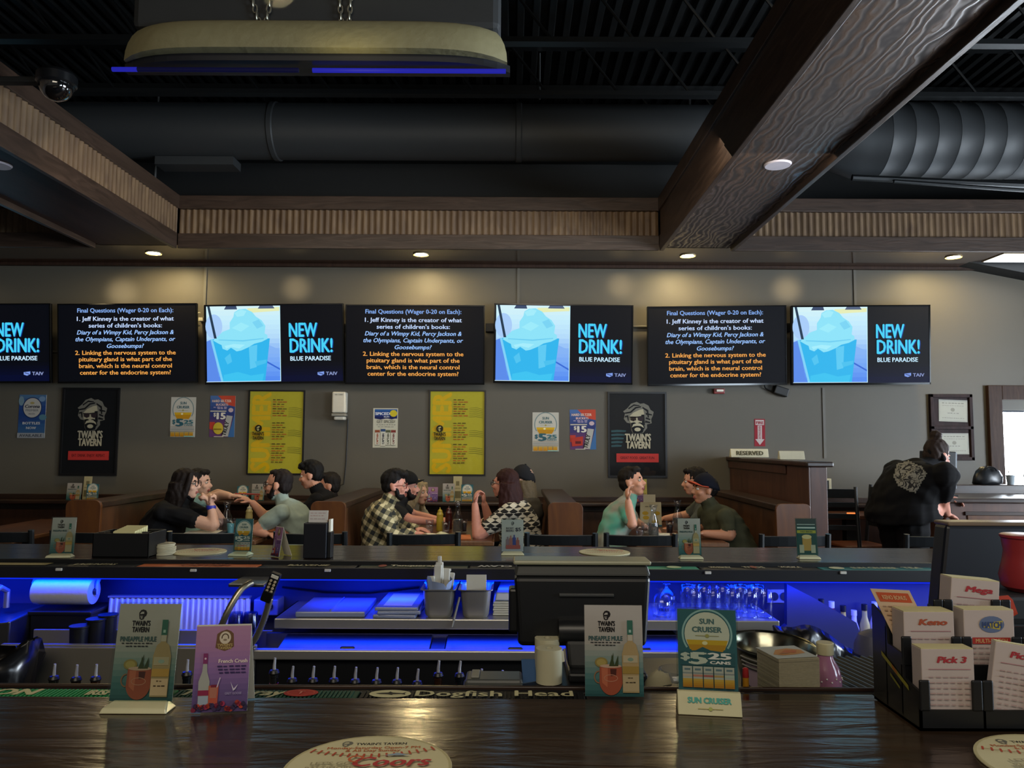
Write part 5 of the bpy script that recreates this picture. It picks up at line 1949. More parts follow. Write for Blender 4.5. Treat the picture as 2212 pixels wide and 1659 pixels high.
def bar_mat(name, lb, x0, x1, y0, y1, z, base, draw, cat='bar mat', ridge=True):
    """Rubber bar mat in a gutter, nubs on it and lettering moulded in."""
    t = thing(name, lb, cat, ((x0 + x1) / 2, (y0 + y1) / 2, z))
    MB().box(x0, x1, y0, y1, z, z + 0.006).build('mat_body', base, t, bevel=0.002)
    if ridge:
        mb = MB()
        n = int((x1 - x0) / 0.0075)
        for i in range(n):
            xx = x0 + 0.006 + (x1 - x0 - 0.012) * i / n
            mb.box(xx, xx + 0.0035, y0 + 0.006, y1 - 0.006, z + 0.006, z + 0.0085, Matrix.Rotation(0.0, 3, 'Z'))
        o = mb.build('ridges', base, t)
        o['kind'] = 'stuff'
    W = (x1 - x0) * 1000
    D = (y1 - y0) * 1000
    p = Print((x0, y0, z + 0.0088), (x1 - x0, 0, 0), (0, y1 - y0, 0), W, D, eps=0.0004)
    draw(p, W, D)
    if p.fs:
        p.build('lettering', t)
    return t


def rx(px):
    return at(px, 1215, 2.91).x


def rm(name_lb, a, b, col, draw):
    bar_mat('bar_mat', name_lb, rx(a) + 0.002, rx(b) - 0.002, RB0 + 0.004, RBG - 0.014, 1.0525, mat('mat_' + col, col, rough=0.6), draw, ridge=False)


def words(items):
    def d(p, W, D):
        for it in items:
            k = it[0]
            if k == 't':
                _, s, x, w, c = it
                p.text(s, x * W, D * .28, D * .46, c, w=w * W, bold=.05)
            elif k == 'u':
                _, s, x, w, c = it
                p.text(s, x * W, D * .74, D * .46, c, w=w * W, bold=.06, rot=PI)
            elif k == 'r':
                _, x0, x1, c = it
                p.rect(x0 * W, D * .12, x1 * W, D * .88, c)
            elif k == 'o':
                _, x, w, c = it
                p.ell(x * W, D * .5, w * W / 2, D * .38, c, 20)
    return d


rm('black bar mat with broad cream band at the frame edge of the rear bar', -160, 140, '101111', words([('r', .2, .9, '93855a')]))
rm('black bar mat with short cream lettering before the black napkin caddy', 142, 300, '111210', words([('t', 'LAGUNITAS', .42, .56, 'b7ad88')]))
rm('orange bar mat in front of the flat round coaster on the rear bar', 302, 562, 'b85f2e', words([('t', 'CAPTAIN', .55, .4, '8a3d1e')]))
rm('black bar mat with cream lettering before the tall slip holder', 564, 772, '0f1010', words([('t', 'BALVENIE', .5, .42, 'b7ad88')]))
rm('dark green bar mat with red seal on the rear bar', 776, 1012, '14271f', words([('o', .215, .075, '8a3a30'), ('t', 'Tanqueray', .5, .42, 'c9c2a6')]))
rm('black bar mat with upside-down white lettering beside the terminal', 1014, 1180, '101010', words([('u', 'CLAW', .33, .44, 'c9c6bc'), ('u', 'WHITE', .78, .3, 'c9c6bc')]))
rm('sea-green bar mat with cream oval beside the terminal', 1182, 1508, '3f8f6e', words([('o', .84, .1, 'a9b88a')]))
rm('black bar mat with three small cream emblems, between green and teal mats', 1510, 1768, '101011', words([('t', 'WHISKEY', .17, .18, 'b3a88a'), ('t', 'TITOS', .45, .18, 'b3a88a'), ('o', .45, .05, '8a4a36'), ('t', 'VODKA', .76, .18, 'b3a88a')]))
rm('teal bar mat with cream oval and long cream lettering at the rear bar end', 1770, 2018, '2b7273', words([('o', .14, .13, 'b7b592'), ('t', 'SUN CRUISER', .47, .4, 'b7b592'), ('t', 'TEA', .8, .16, 'b7b592')]))

# ---- under the rear bar
SHZ = 0.902
sx0, sx1 = on(586, 1340, SHZ).x, on(1690, 1345, SHZ).x
SHF = on(850, 1337, SHZ).y
t = thing('steel_shelf', 'long stainless steel shelf under the rear bar carrying pans and glasses', 'shelf', ((sx0 + sx1) / 2, 2.94, SHZ))
MB().box(sx0, sx1, SHF, 3.048, SHZ - 0.036, SHZ).build('shelf_deck', m_ss, t, bevel=0.004)
MB().box(sx0, sx0 + 0.004, SHF, 3.05, SHZ, SHZ + 0.0).build('end_rim', m_ss, t)
LDB, LDF = 2.785, 2.67
t = thing('ice_bin', 'stainless ice bin with two sloped lids below the steel shelf', 'ice bin', (0, 2.7, 0))
bx0, bx1 = on(546, 1405, .82).x, on(1500, 1405, .82).x
MB().box(bx0, bx1, LDF - 0.03, LDF, 0.79, 0.822).build('front_edge', m_ss, t, bevel=0.004)
MB().box(bx0, bx1, LDF, 3.04, 0.30, 0.80).build('bin_body', m_plb, t)
MB().box(bx0, bx1, LDB, LDB + 0.02, 0.8, 0.842).build('back_edge', m_ssd, t)
for x0, x1 in ((600, 928), (962, 1290), (1300, 1492)):
    xa, xb = on(x0, 1400, .82).x, on(x1, 1400, .82).x
    MB().hexa([(xa, LDF, .808), (xb, LDF, .808), (xb, LDB, .83), (xa, LDB, .83)], [(xa, LDF, .82), (xb, LDF, .82), (xb, LDB, .842), (xa, LDB, .842)]).build('lid', m_ssd, t, bevel=0.003)
    xm = xa + (xb - xa) * .46
    MB().box(xm - 0.025, xm + 0.025, LDF - 0.002, LDF + 0.012, .812, .8265).build('lid_pull', m_plb, t, bevel=0.005)
xa, xb = on(930, 1400, .82).x, on(960, 1400, .82).x
MB().hexa([(xa, LDF, .80), (xb, LDF, .80), (xb, LDB, .82), (xa, LDB, .82)], [(xa, LDF, .815), (xb, LDF, .815), (xb, LDB, .836), (xa, LDB, .836)]).build('lid_track', m_plb, t)

# cutting board tray and binder on the shelf
m_clr = mat('clear_plastic_tray', '7f8aa8', rough=0.25, spec=0.6)
a, b, c, d = on(637, 1334, SHZ), on(788, 1334, SHZ), on(806, 1311, SHZ), on(666, 1310, SHZ)
t = thing('clear_tray', 'flat clear tray lying on the steel shelf beside the binders', 'tray', ((a.x + c.x) / 2, 2.93, SHZ + .001))
e = 0.02
MB().hexa([(a.x, a.y, SHZ + .001), (b.x, b.y, SHZ + .001), (c.x, 3.02, SHZ + .001), (d.x, 3.02, SHZ + .001)],
          [(a.x, a.y, SHZ + e), (b.x, b.y, SHZ + e), (c.x, 3.02, SHZ + e), (d.x, 3.02, SHZ + e)]).build('tray_body', m_clr, t, bevel=0.004)
MB().box((a.x + b.x) / 2 - .002, (a.x + b.x) / 2 + .002, a.y + .01, 3.0, SHZ + e, SHZ + e + .006).build('divider', m_clr, t)
a, b = on(806, 1338, SHZ), on(906, 1338, SHZ)
for k in range(3):
    z0 = SHZ + .001 + .013 * k
    t = thing('menu_folder', ['lowest clear-covered menu folder under the other two beside the napkin pan', 'middle clear-covered menu folder of three beside the napkin pan',
                              'topmost clear-covered menu folder beside the napkin pan'][k], 'folder', ((a.x + b.x) / 2, 2.92, z0), 'menu folders on the steel shelf')
    rot = R3('Z', (-4, 3, -1)[k])
    MB().box(a.x + .005, b.x - .005, a.y + .01, 3.03, z0, z0 + .012, rot).build('cover', m_clr, t, bevel=0.003)
    MB().box(a.x + .03, b.x - .03, a.y + .04, 3.0, z0 + .0121, z0 + .0124, rot).build('sheet', m_white, t)


def pan(lb, px0, px1, group):
    """Tapered steel pan with flared rim."""
    a, b = on(px0, 1341, SHZ), on(px1, 1341, SHZ)
    xc, w = (a.x + b.x) / 2, (b.x - a.x)
    y0, z0, h = SHF + 0.008, SHZ + 0.001, 0.098
    t = thing('steel_pan', lb, 'pan', (xc, y0 + 0.08, z0), group)
    rr = lambda x0, x1, ya, yb, r, z: stadium(x0, x1, ya, yb, r, z, 5)
    L = 0.16
    MB().rings([rr(xc - w / 2 + .008, xc + w / 2 - .008, y0 + .008, y0 + L - .008, .02, z0), rr(xc - w / 2 + .002, xc + w / 2 - .002, y0 + .002, y0 + L - .002, .022, z0 + .012),
                rr(xc - w / 2 - .006, xc + w / 2 + .006, y0 - .006, y0 + L, .024, z0 + h), rr(xc - w / 2 - .013, xc + w / 2 + .013, y0 - .016, y0 + L + .008, .012, z0 + h + .004),
                rr(xc - w / 2 - .013, xc + w / 2 + .013, y0 - .016, y0 + L + .008, .012, z0 + h + .001), rr(xc - w / 2 - .004, xc + w / 2 + .004, y0 - .002, y0 + L - .004, .022, z0 + h - .004),
                rr(xc - w / 2 + .01, xc + w / 2 - .01, y0 + .01, y0 + L - .01, .02, z0 + .012)]).build('pan_shell', m_ss, t, smooth=True)
    return xc, y0, z0, h


xc, y0, z0, h = pan('steel pan lined with plastic and stuffed with napkins', 913, 976, 'steel pans on the shelf')
m_nap = mat('napkin_white', 'b9b7ac', rough=0.8)
m_film = mat('plastic_liner', '8fa0c8', rough=0.2, spec=0.7)
rnd = random.Random(3)
t = thing('napkin_bundle', 'bundle of folded white napkins standing up in the steel pan', 'napkins', (xc, y0 + .08, z0 + .02))
for i, (dx, hh) in enumerate(((-.024, .150), (-.013, .188), (0, .196), (.010, .172), (.020, .156))):
    MB().box(xc + dx - .014, xc + dx + .014, y0 + .03 + .012 * i, y0 + .045 + .012 * i, z0 + .02, z0 + hh - .01, R3('Y', (-3, 2, -1, 4, 7)[i]), (xc + dx, y0, z0)).build('napkin', m_nap, t, bevel=0.004)
MB().box(xc - .008, xc + .006, y0 + .055, y0 + .062, z0 + .1, z0 + .208, R3('Y', -2)).build('napkin', m_nap, t, bevel=0.003)
t = thing('pan_liner', 'crumpled clear liner flaring out of the napkin pan', 'liner', (xc, y0 + .08, z0 + .02))
pts = stadium(xc - .035, xc + .035, y0 + .01, y0 + .135, .02, z0 + .06, 5)
lo = [Vector(p) for p in pts]
hi = [Vector((xc + (p.x - xc) * rnd.uniform(1.05, 1.5), y0 + .075 + (p.y - y0 - .075) * rnd.uniform(1.05, 1.25), z0 + h + (rnd.uniform(.006, .05) if p.y < y0 + .05 else -.004))) for p in pts]
MB().rings([lo, hi], cap=False).build('film', m_film, t, smooth='all')
xc, y0, z0, h = pan('steel pan holding a white card, beside the black terminal', 996, 1056, 'steel pans on the shelf')
t = thing('card_block', 'white card standing in the second steel pan', 'card', (xc, y0 + .08, z0 + .02))
MB().box(xc - .036, xc + .036, y0 + .05, y0 + .058, z0 + .02, z0 + .142, R3('X', -6)).build('card', m_nap, t, bevel=0.001)
o = MB().tube([at(993, 1290, SHF + .02), at(976, 1355, SHF - .008)], .004, 8).build('steel_tongs', m_ss, smooth=True)
tag(o, 'thin steel handle leaning between the two pans', 'utensil')
for k in range(6):
    a, b = on(1064, 1334, SHZ), on(1150, 1334, SHZ)
    z0 = SHZ + .001 + k * .008
    t = MB().box(a.x + .002 * (k % 2), b.x - .002 * (k % 3), SHF + .06, 3.03, z0, z0 + .007).build('plate_menu', m_nap, None, bevel=0.002)
    tag(t, 'white laminated menu, %s of the pile beside the second steel pan' % ('lowest', 'second lowest', 'third lowest', 'third from the top', 'second from the top', 'topmost')[k], 'menu', 'laminated menus piled beside the pan')
a = on(1064, 1334, SHZ)
t = MB().hexa([(a.x + .006, SHF + .07, SHZ + .05), (a.x + .1, SHF + .07, SHZ + .05), (a.x + .1, 3.03, SHZ + .05), (a.x + .02, 3.03, SHZ + .05)],
              [(a.x + .012, SHF + .08, SHZ + .078), (a.x + .1, SHF + .08, SHZ + .078), (a.x + .1, 3.02, SHZ + .084), (a.x + .024, 3.02, SHZ + .084)]).build('lidded_box', m_clr, None, bevel=0.004)
tag(t, 'low clear box on top of the pile of laminated menus', 'box')

# ---- beer glasses upside down on the shelf
def glass_proto(kind):
    t = thing('beer_glass')
    if kind == 0:
        prof = [(.040, 0), (.0405, .004), (.036, .02), (.041, .06), (.043, .085), (.036, .112), (.030, .118), (.006, .118), (.006, .108), (.026, .108), (.034, .1), (.040, .082), (.038, .06), (.033, .02), (.037, .003), (.038, 0)]
    else:
        prof = [(.046, 0), (.047, .004), (.052, .04), (.05, .075), (.034, .105), (.012, .115), (.011, .128), (.03, .133), (.031, .137), (.005, .137), (.009, .112), (.03, .1), (.047, .074), (.049, .04), (.044, .004), (.044, 0)]
    MB().lathe([(r * .72, z * (.85 if kind == 0 else .72)) for r, z in prof], (0, 0, 0), 22).build('bowl', m_glass, t, smooth='all')
    return t


m_glass = clear_sheet('bar_glass', 'f7faff', 0.03, 1.4)
g0, g1 = glass_proto(0), glass_proto(1)
rows = [(g1, 1428, 1345, 'large stemmed beer glass printed TRULY, end of the upturned row'), (g1, 1470, 1320, 'large stemmed beer glass behind the printed one')]
ORD = ('first from the printed glass', 'second from the printed glass', 'third from the printed glass', 'fourth from the printed glass', 'last before the outlet')
cells = [(1500, 1346), (1541, 1346), (1583, 1346), (1620, 1346), (1652, 1346), (1486, 1326), (1522, 1326), (1562, 1326), (1600, 1326), (1636, 1326), (1500, 1310), (1540, 1310), (1580, 1310), (1618, 1310)]
for i, (px, py) in enumerate(cells):
    q = on(px, py, SHZ)
    r, k = divmod(i, 5)
    y = SHF + .05 + (.083 * r if i < 10 else .166)
    x = at(px, 1330, y).x
    o = g0 if i == 0 else copy_tree(g0)
    place(o, (x, min(y, 2.995), SHZ + .001), random.uniform(0, 3), 'upturned beer glass, %s, %s row on the steel shelf' % (ORD[k], ('front', 'middle', 'rear')[r]), 'upturned beer glasses')
    tag(o, None, 'glass')
for i, (px, y, lb) in enumerate(((1430, SHF + .06, rows[0][3]), (1440, SHF + .165, rows[1][3]))):
    o = g1 if i == 0 else copy_tree(g1)
    place(o, (at(px, 1330, y).x, y, SHZ + .001), 0, lb, 'upturned beer glasses')
    tag(o, None, 'glass')
    if i == 0:
        xg = at(px, 1330, y).x
        p = Print((xg - .024, y - .0395, SHZ + .02), (.048, 0, 0), (0, 0, .024), 60, 30)
        p.text('TRULY', 30, 8, 13, '11142a', w=44, bold=.02)
        pr = p.build('lettering', None)
        pr.parent = o
        pr.location = -Vector(o.location)

# outlet on the die wall
a = at(1683, 1288, 3.045)
t = thing('power_outlet', 'double power outlet lying sideways on the blue-lit wall beside the glasses', 'outlet', (a.x, 3.05, a.z))
MB().box(a.x - .046, a.x + .046, 3.043, 3.05, a.z - .026, a.z + .026).build('cover_plate', mat('outlet_plate', '9a9aa4', rough=0.4), t, bevel=0.003)
for s in (-1, 1):
    MB().lathe([(.016, 0), (.016, .004)], (a.x + s * .02, 3.039, a.z), 16, 'Y').build('socket', mat('socket_dark', '2a2a38', rough=0.5), t)
o = MB().tube([at(610, 1268, 3.04), at(700, 1278, 3.04), at(800, 1279, 3.04), at(905, 1268, 3.04)], .004, 6).build('sagging_cable', m_plb, smooth=True)
tag(o, 'dark cable sagging along the blue-lit wall behind the clear tray', 'cable')

# ---- speed rail with pourers
RAILY = 2.47
t = thing('speed_rail', 'steel speed rail holding a row of bottles with pourers', 'bottle rail', (0, RAILY, .5))
MB().box(-1.505, .55, RAILY - .055, RAILY + .055, .44, .45).box(-1.505, .55, RAILY - .058, RAILY - .054, .45, .58).box(-1.505, .55, RAILY + .054, RAILY + .058, .45, .62).build('rail_trough', m_ssd, t)
MB().box(-1.505, .55, RAILY + .058, 2.64, .55, .57).build('rail_bracket', m_ssd, t)
m_pour = mat('pourer_steel', 'b9bac0', rough=0.3, metal=0.35)
bcols = ['161a14', '20140e', '2c1a10', '101418', '1c1c1c']


def bottle(lb, px, tipy, neck, col, cap='101010'):
    tip = at(px, tipy, RAILY)
    x = tip.x
    zt = tip.z - .048
    z0 = .452
    H = zt - z0
    t = thing('spirit_bottle', lb, 'bottle', (x, RAILY, z0), 'bottles in the speed rail')
    MB().lathe([(.028, 0), (.0305, .006), (.0305, H * .58), (.026, H * .68), (.0135, H * .78), (.0125, H * .97), (.014, H * .975), (.014, H)], (x, RAILY, z0), 16).build('bottle_body', mat('bottle_' + col, col, rough=0.12, spec=0.6), t, smooth=True)
    MB().lathe([(.031, H * .15), (.0313, H * .15), (.0313, H * .5), (.031, H * .5)], (x, RAILY, z0), 16).build('label_band', m_white, t, smooth=True)
    MB().lathe([(.0142, H * .80), (.0145, H * .80), (.0145, H * .92), (.0142, H * .92)], (x, RAILY, z0), 14).build('neck_band', mat('neck_' + neck, neck, rough=0.4), t, smooth=True)
    col_ = MB().lathe([(.0155, 0), (.0165, .004), (.013, .012), (.006, .014)], (x, RAILY, zt), 14).build('pourer_collar', mat('collar_' + cap, cap, rough=0.35), t, smooth=True)
    MB().tube([(x, RAILY, zt + .01), (x, RAILY, zt + .026), (x + .003, RAILY - .003, zt + .05)], [.0052, .0048, .0036], 8).build('spout', m_pour, col_, smooth=True)


spec = [(118, 1435, '1a1a1a', 'end of the rail under the bin bag'), (166, 1437, '222222', 'second from the bin bag'), (208, 1436, '1d1d1d', 'before the pineapple card'),
        (405, 1426, '6a5a44', 'between the pineapple card and the purple card'), (593, 1422, '7a1f24', 'red neck, next to the purple card'), (632, 1440, '2a2a2a', 'short, second from the red neck'),
        (677, 1440, '2a2a2a', 'third from the purple card'), (722, 1440, '2e2e2e', 'fourth from the purple card'), (768, 1442, '2a2a2a', 'fifth from the purple card'),
        (814, 1443, '2a2a2a', 'sixth from the purple card'), (858, 1443, '2a2a2a', 'seventh from the purple card'), (902, 1446, '2a2a2a', 'shortest, before the second red neck'),
        (947, 1428, '8a2024', 'red neck, under the napkin pan'), (993, 1429, '33343a', 'dark banded neck under the second pan'), (1039, 1446, '2a2a2a', 'above the grey handset'), (1084, 1449, '2a2a2a', 'last one before the paper rolls')]
for i, (px, ty, neck, where) in enumerate(spec):
    bottle('dark spirit bottle with steel pourer, ' + where, px, ty, neck, bcols[i % 5], '141414')

# ---- sink and washer bay
sxa, sxb = on(-30, 1405, .83).x, on(541, 1405, .83).x
t = thing('bar_sink', 'stainless bar sink with shiny front left of the ice bin', 'sink', ((sxa + sxb) / 2, 2.7, 0))
SKF = 2.66
MB().box(sxa, sxb, SKF - .012, SKF, .36, .826).build('front_panel', mat('sink_steel', '8d887c', rough=.42, metal=.6, vary=.1, scale=5), t, bevel=0.003)
MB().box(sxa, sxb, SKF, SKF + .018, .80, .832).build('front_rim', m_ss, t, bevel=0.003)
MB().box(sxa, sxb, SKF + .018, 3.04, .55, .60).build('basin_floor', m_ssd, t)
MB().box(sxa, sxb, 2.84, 2.852, .60, .838).build('basin_divider', m_ss, t, bevel=0.002)
xa, xb = at(234, 1300, 2.98).x, at(540, 1300, 2.98).x
zt_, zb_ = at(380, 1291, 2.98).z, at(380, 1362, 2.95).z
mb = MB()
n = 26
vs = []
for i in range(n * 4 + 1):
    x = xa + (xb - xa) * i / (n * 4)
    dy = (0, -.006, -.006, 0)[i % 4]
    vs += [(x + .012, 2.95 + dy, zb_), (x, 2.985 + dy, zt_)]
mb.add(vs, [(2 * i, 2 * i + 2, 2 * i + 3, 2 * i + 1) for i in range(n * 4)])
mb.build('ribbed_backsplash', m_ss, t)
MB().box(xa, xb, 2.93, 2.96, zb_ - .02, zb_).build('splash_rail', m_ss, t, bevel=0.002)
MB().box(xa, xb, 2.975, 3.0, zt_, zt_ + .006).build('splash_top', m_ss, t)
a = at(14, 1300, 2.9)
MB().tube([(a.x, 2.9, .903), (a.x, 2.9, a.z + .04), (a.x, 2.86, a.z + .06), (a.x, 2.8, a.z + .045)], .011, 10).build('faucet', m_ss, t, smooth=True)
# black side bin and panel behind the towel roll
a, b = at(62, 1310, 2.86), at(193, 1310, 2.86)
t = thing('black_bin', 'tall matte black bin below the paper towel roll', 'bin', ((a.x + b.x) / 2, 2.93, .6))
MB().box(a.x, b.x, 2.87, 3.03, .601, .895).build('bin_shell', m_plb, t, bevel=0.008)
MB().box(a.x - .006, b.x + .006, 2.862, 3.035, .882, .897).build('bin_rim', m_plb, t, bevel=0.004)
a, b = at(-60, 1300, 2.80), at(38, 1320, 2.80)
t = thing('steel_side_box', 'blue-lit steel box at the frame edge beside the black bin', 'box', ((a.x + b.x) / 2, 2.8, .6))
MB().hexa([(a.x, 2.76, .601), (b.x, 2.76, .601), (b.x, 3.0, .601), (a.x, 3.0, .601)], [(a.x, 2.76, .86), (b.x, 2.76, .885), (b.x, 3.0, .90), (a.x, 3.0, .90)]).build('box_shell', m_ssd, t, bevel=0.005)
# paper towel roll on brackets under the lip
a, b = at(80, 1283, 2.93), at(203, 1283, 2.93)
zc = .957
t = thing('paper_towel_roll', 'blue-lit paper towel roll hung under the rear bar lip', 'paper towel', ((a.x + b.x) / 2, 2.93, zc))
m_pt = mat('towel_paper', 'b4b4b4', rough=0.8, bump=0.1, scale=60)
MB().lathe([(.02, a.x), (.046, a.x), (.048, a.x + .01), (.048, b.x - .01), (.046, b.x), (.02, b.x)], (0, 2.93, zc), 28, 'X').build('roll', m_pt, t, smooth=True)
MB().lathe([(.012, a.x - .012), (.012, b.x + .012)], (0, 2.93, zc), 14, 'X').build('spindle', m_plb, t, smooth=True)
for x in (a.x - .014, b.x + .012):
    MB().tube([(x, 2.93, zc - .01), (x, 2.93, zc + .03), (x, 2.95, 1.018)], .007, 8).build('bracket', m_clr, t, smooth=True)
# black bin bag
a, b = on(-20, 1385, .86), on(140, 1385, .86)
t = thing('bin_bag', 'shiny black bin bag folded over a can at the sink', 'bin bag', ((a.x + b.x) / 2, 2.5, 0))
rnd = random.Random(5)
rs = []
xm, ym = (a.x + b.x) / 2 - .10, 2.462
for k, (z, r) in enumerate(((0.002, .13), (.3, .15), (.6, .165), (.74, .185), (.80, .20), (.845, .185), (.852, .172), (.80, .165), (.55, .15))):
    ring = []
    for i in range(40):
        w = 2 * PI * i / 40
        rr = r * (1 + (.045 * math.sin(5 * w + k) + .03 * math.sin(11 * w + 2 * k) + rnd.uniform(-.012, .012)) * (0.2 if k < 2 else 1))
        ring.append(Vector((xm + rr * math.cos(w) * 1.05, ym + rr * math.sin(w) * .82, z + .018 * math.sin(3 * w + 1) * (k > 2) + .03 * math.cos(w) * (k > 2))))
    rs.append(ring)
MB().rings(rs).build('bag_film', mat('bag_black', '0c0c0d', rough=0.22, spec=0.6), t, smooth='all')
# black cups
for k, (px, ty) in enumerate(((172, 1352), (208, 1337), (234, 1328))):
    y = 2.724 + .038 * k
    q = at(px, ty, y)
    t = thing('black_beaker', ['black beaker nearest the sink front', 'middle one of three black beakers in the sink', 'farthest black beaker against the ribbed steel'][k], 'beaker', (q.x, y, .601), 'black beakers in the sink')
    H = q.z - .601
    MB().lathe([(.024, 0), (.031, H), (.029, H), (.024, .01), (.0005, .01)], (q.x, y, .601), 20).build('beaker_wall', m_plb, t, smooth=True)
    MB().lathe([(.031, H - .006), (.0335, H - .004), (.0335, H + .002), (.0295, H + .002)], (q.x, y, .601), 20).build('beaker_rim', m_plb, t, smooth=True)

# ---- soda gun
m_hose = mat('braided_steel', 'a39c88', rough=0.3, metal=0.9)
GY = 2.62
t = thing('soda_gun', 'soda gun with cream buttons on two braided steel hoses', 'soda gun', (at(585, 1265, GY).x, GY, .9))


def hose(pts, name):
    P = [at(px, py, GY + dy) for px, py, dy in pts]
    # smooth chain through the points
    out = []
    for i in range(len(P) - 1):
        p0, p1, p2, p3 = P[max(i - 1, 0)], P[i], P[i + 1], P[min(i + 2, len(P) - 1)]
        for s in range(14):
            q = s / 14
            out.append(.5 * ((2 * p1) + (p2 - p0) * q + (2 * p0 - 5 * p1 + 4 * p2 - p3) * q * q + (3 * p1 - p0 - 3 * p2 + p3) * q ** 3))
    out.append(P[-1])
    rr = [.0105 + (.0014 if i % 2 else 0) for i in range(len(out))]
    MB().tube(out, rr, 10).build(name, m_hose, t, smooth='all')


hose([(545, 1258, .06), (520, 1275, .03), (490, 1325, 0), (473, 1370, 0), (472, 1398, 0)], 'hose')
hose([(584, 1292, 0), (571, 1335, 0), (553, 1376, .0), (536, 1398, 0)], 'hose')
a, b = at(577, 1290, GY), at(598, 1238, GY - .02)
d = (b - a).normalized()
lat = Vector((1, 0, 0)) - d * d.x
lat.normalize()
nn = d.cross(lat)
if nn.y > 0:
    nn = -nn
L = (b - a).length
def slab(o0, w, l0, l1, t0, t1):
    c = [o0 + d * l + lat * s * w + nn * t0 for l, s in ((l0, -1), (l0, 1), (l1, 1), (l1, -1))]
    return c, [q + nn * (t1 - t0) for q in c]
MB().hexa(*slab(a, .017, 0, L, -.012, .012)).build('gun_body', m_plb, t, bevel=0.005)
MB().hexa(*slab(a, .018, -.012, .03, -.016, .016)).build('gun_collar', m_plb, t, bevel=0.004)
mb = MB()
for i in range(4):
    for s in (-1, 1):
        c = a + d * (.03 + i * .0125) + lat * s * .007 + nn * .012
        mb.tube([c, c + nn * .003], .0045, 8)
mb.build('buttons', mat('gun_buttons', 'b9a88a', rough=0.4), t, smooth=True)
MB().hexa(*slab(a + nn * .0125, .012, L - .014, L - .003, 0, .002)).build('gun_label', m_white, t)
a = at(545, 1250, 2.80)
MB().box(a.x - .05, a.x + .075, 2.70, 2.857, 1.018, 1.03).build('holster_bracket', m_ssd, t, bevel=0.003)
a, b = at(548, 1295, 2.97), at(600, 1330, 2.97)
t = thing('junction_box', 'pale box with a round port behind the soda hoses', 'junction box', ((a.x + b.x) / 2, 2.99, b.z))
MB().box(a.x, b.x, 2.97, 3.05, b.z, a.z).build('box_shell', mat('junction_grey', '6c6e84', rough=0.4), t, bevel=0.004)
MB().lathe([(.012, 0), (.012, .004)], (b.x - .03, 2.966, (a.z + b.z) / 2 + .005), 14, 'Y').build('port', m_plb, t)
for k, (px, yb, yt, yy) in enumerate(((540, 1390, 1326, 2.72), (508, 1390, 1360, 2.715))):
    q0, q1 = at(px, yb, yy), at(px, yt, yy)
    n = 7 if k == 0 else 5
    NTH = ('lowest', 'second lowest', 'third', 'fourth', 'fifth', 'sixth', 'seventh')
    for i in range(n):
        z = .8375 + max(q1.z - .8375 - .07, .02) * i / (n - 1)
        if i == 0 and k == 0:
            t = cup0 = thing('clear_cup', None, None, (0, 0, 0))
            MB().lathe([(.030, 0), (.031, .003), (.023, .07), (.022, .072), (.0005, .072)], (0, 0, 0), 18, cap=False).build('cup_wall', clear_sheet('cup_plastic', 'c8d2ea', .15, 1.6), t, smooth=True)
        else:
            t = copy_tree(cup0)
        place(t, (q0.x, yy, z), 0, 'clear plastic cup, %s of the %s upturned stack behind the soda hose' % (NTH[i] if i < n - 1 else 'topmost', ('taller', 'shorter')[k]),
              ['taller stack of clear cups', 'shorter stack of clear cups'][k])
        tag(t, None, 'cup')
q = at(525, 1402, 2.79)
t = MB().box(at(490, 1400, 2.79).x, at(562, 1400, 2.79).x, 2.667, 2.76, .8325, .8365).build('cup_shelf', m_ssd, None, bevel=0.003)
tag(t, 'small steel shelf under the clear plastic cups', 'shelf')

# ---- bottle well at the far end
a0 = 2.93
P = [at(px, py, a0) for px, py in ((1700, 1262), (1757, 1291), (1850, 1345), (1880, 1430), (1880, 1500), (1640, 1500), (1640, 1400), (1700, 1350))]
o = MB().prism([(p.x, a0, p.z) for p in P], (0, .03, 0)).build('cooler_side', m_die)
tag(o, 'blue-lit panel with a cut corner in front of the well of bottles', 'panel')
a, b = at(1750, 1400, 2.95), at(2060, 1400, 2.95)
t = thing('well_shelf', 'pale shelf of the bottle well behind the cut-corner panel', 'shelf', ((a.x + b.x) / 2, 2.9, .75))
MB().box(a.x, b.x, 2.965, 3.045, .70, .72).build('shelf_board', m_ssd, t)
cols = [('8a2430', 1775, .20), ('7a1c22', 1797, .19), ('b9a040', 1822, .17), ('c8c4bc', 1845, .16), ('b3a24a', 1868, .2), ('c5c3c0', 1890, .22), ('a99a3c', 1910, .2), ('8a2430', 1935, .2)]
for k, (c, px, H) in enumerate(cols):
    y = 2.99 + .01 * (k % 2)
    x = at(px, 1340, y).x
    z0 = .721
    H = at(px, (1294, 1299, 1308, 1318, 1305, 1300, 1316, 1300)[k], y).z - z0
    t = thing('mixer_bottle', ['dark red mixer bottle at the corner of the well panel', 'second dark red mixer bottle in the well', 'short yellow juice bottle in the well', 'white squat bottle in the well',
                               'taller yellow juice bottle in the well', 'tall white bottle in the well beside the play-slip rack', 'yellow bottle hidden behind the slip rack', 'red bottle hidden behind the slip rack'][k], 'bottle', (x, y, z0), 'bottles in the well')
    MB().lathe([(.017, 0), (.0185, .006), (.0185, H * .6), (.010, H * .75), (.009, H * .9)], (x, y, z0), 14).build('bottle_body', mat('mixer_' + c, c, rough=0.3), t, smooth=True)
    MB().lathe([(.011, H * .88), (.011, H)], (x, y, z0), 12).build('bottle_cap', m_white if k % 2 else m_plb, t, smooth=True)
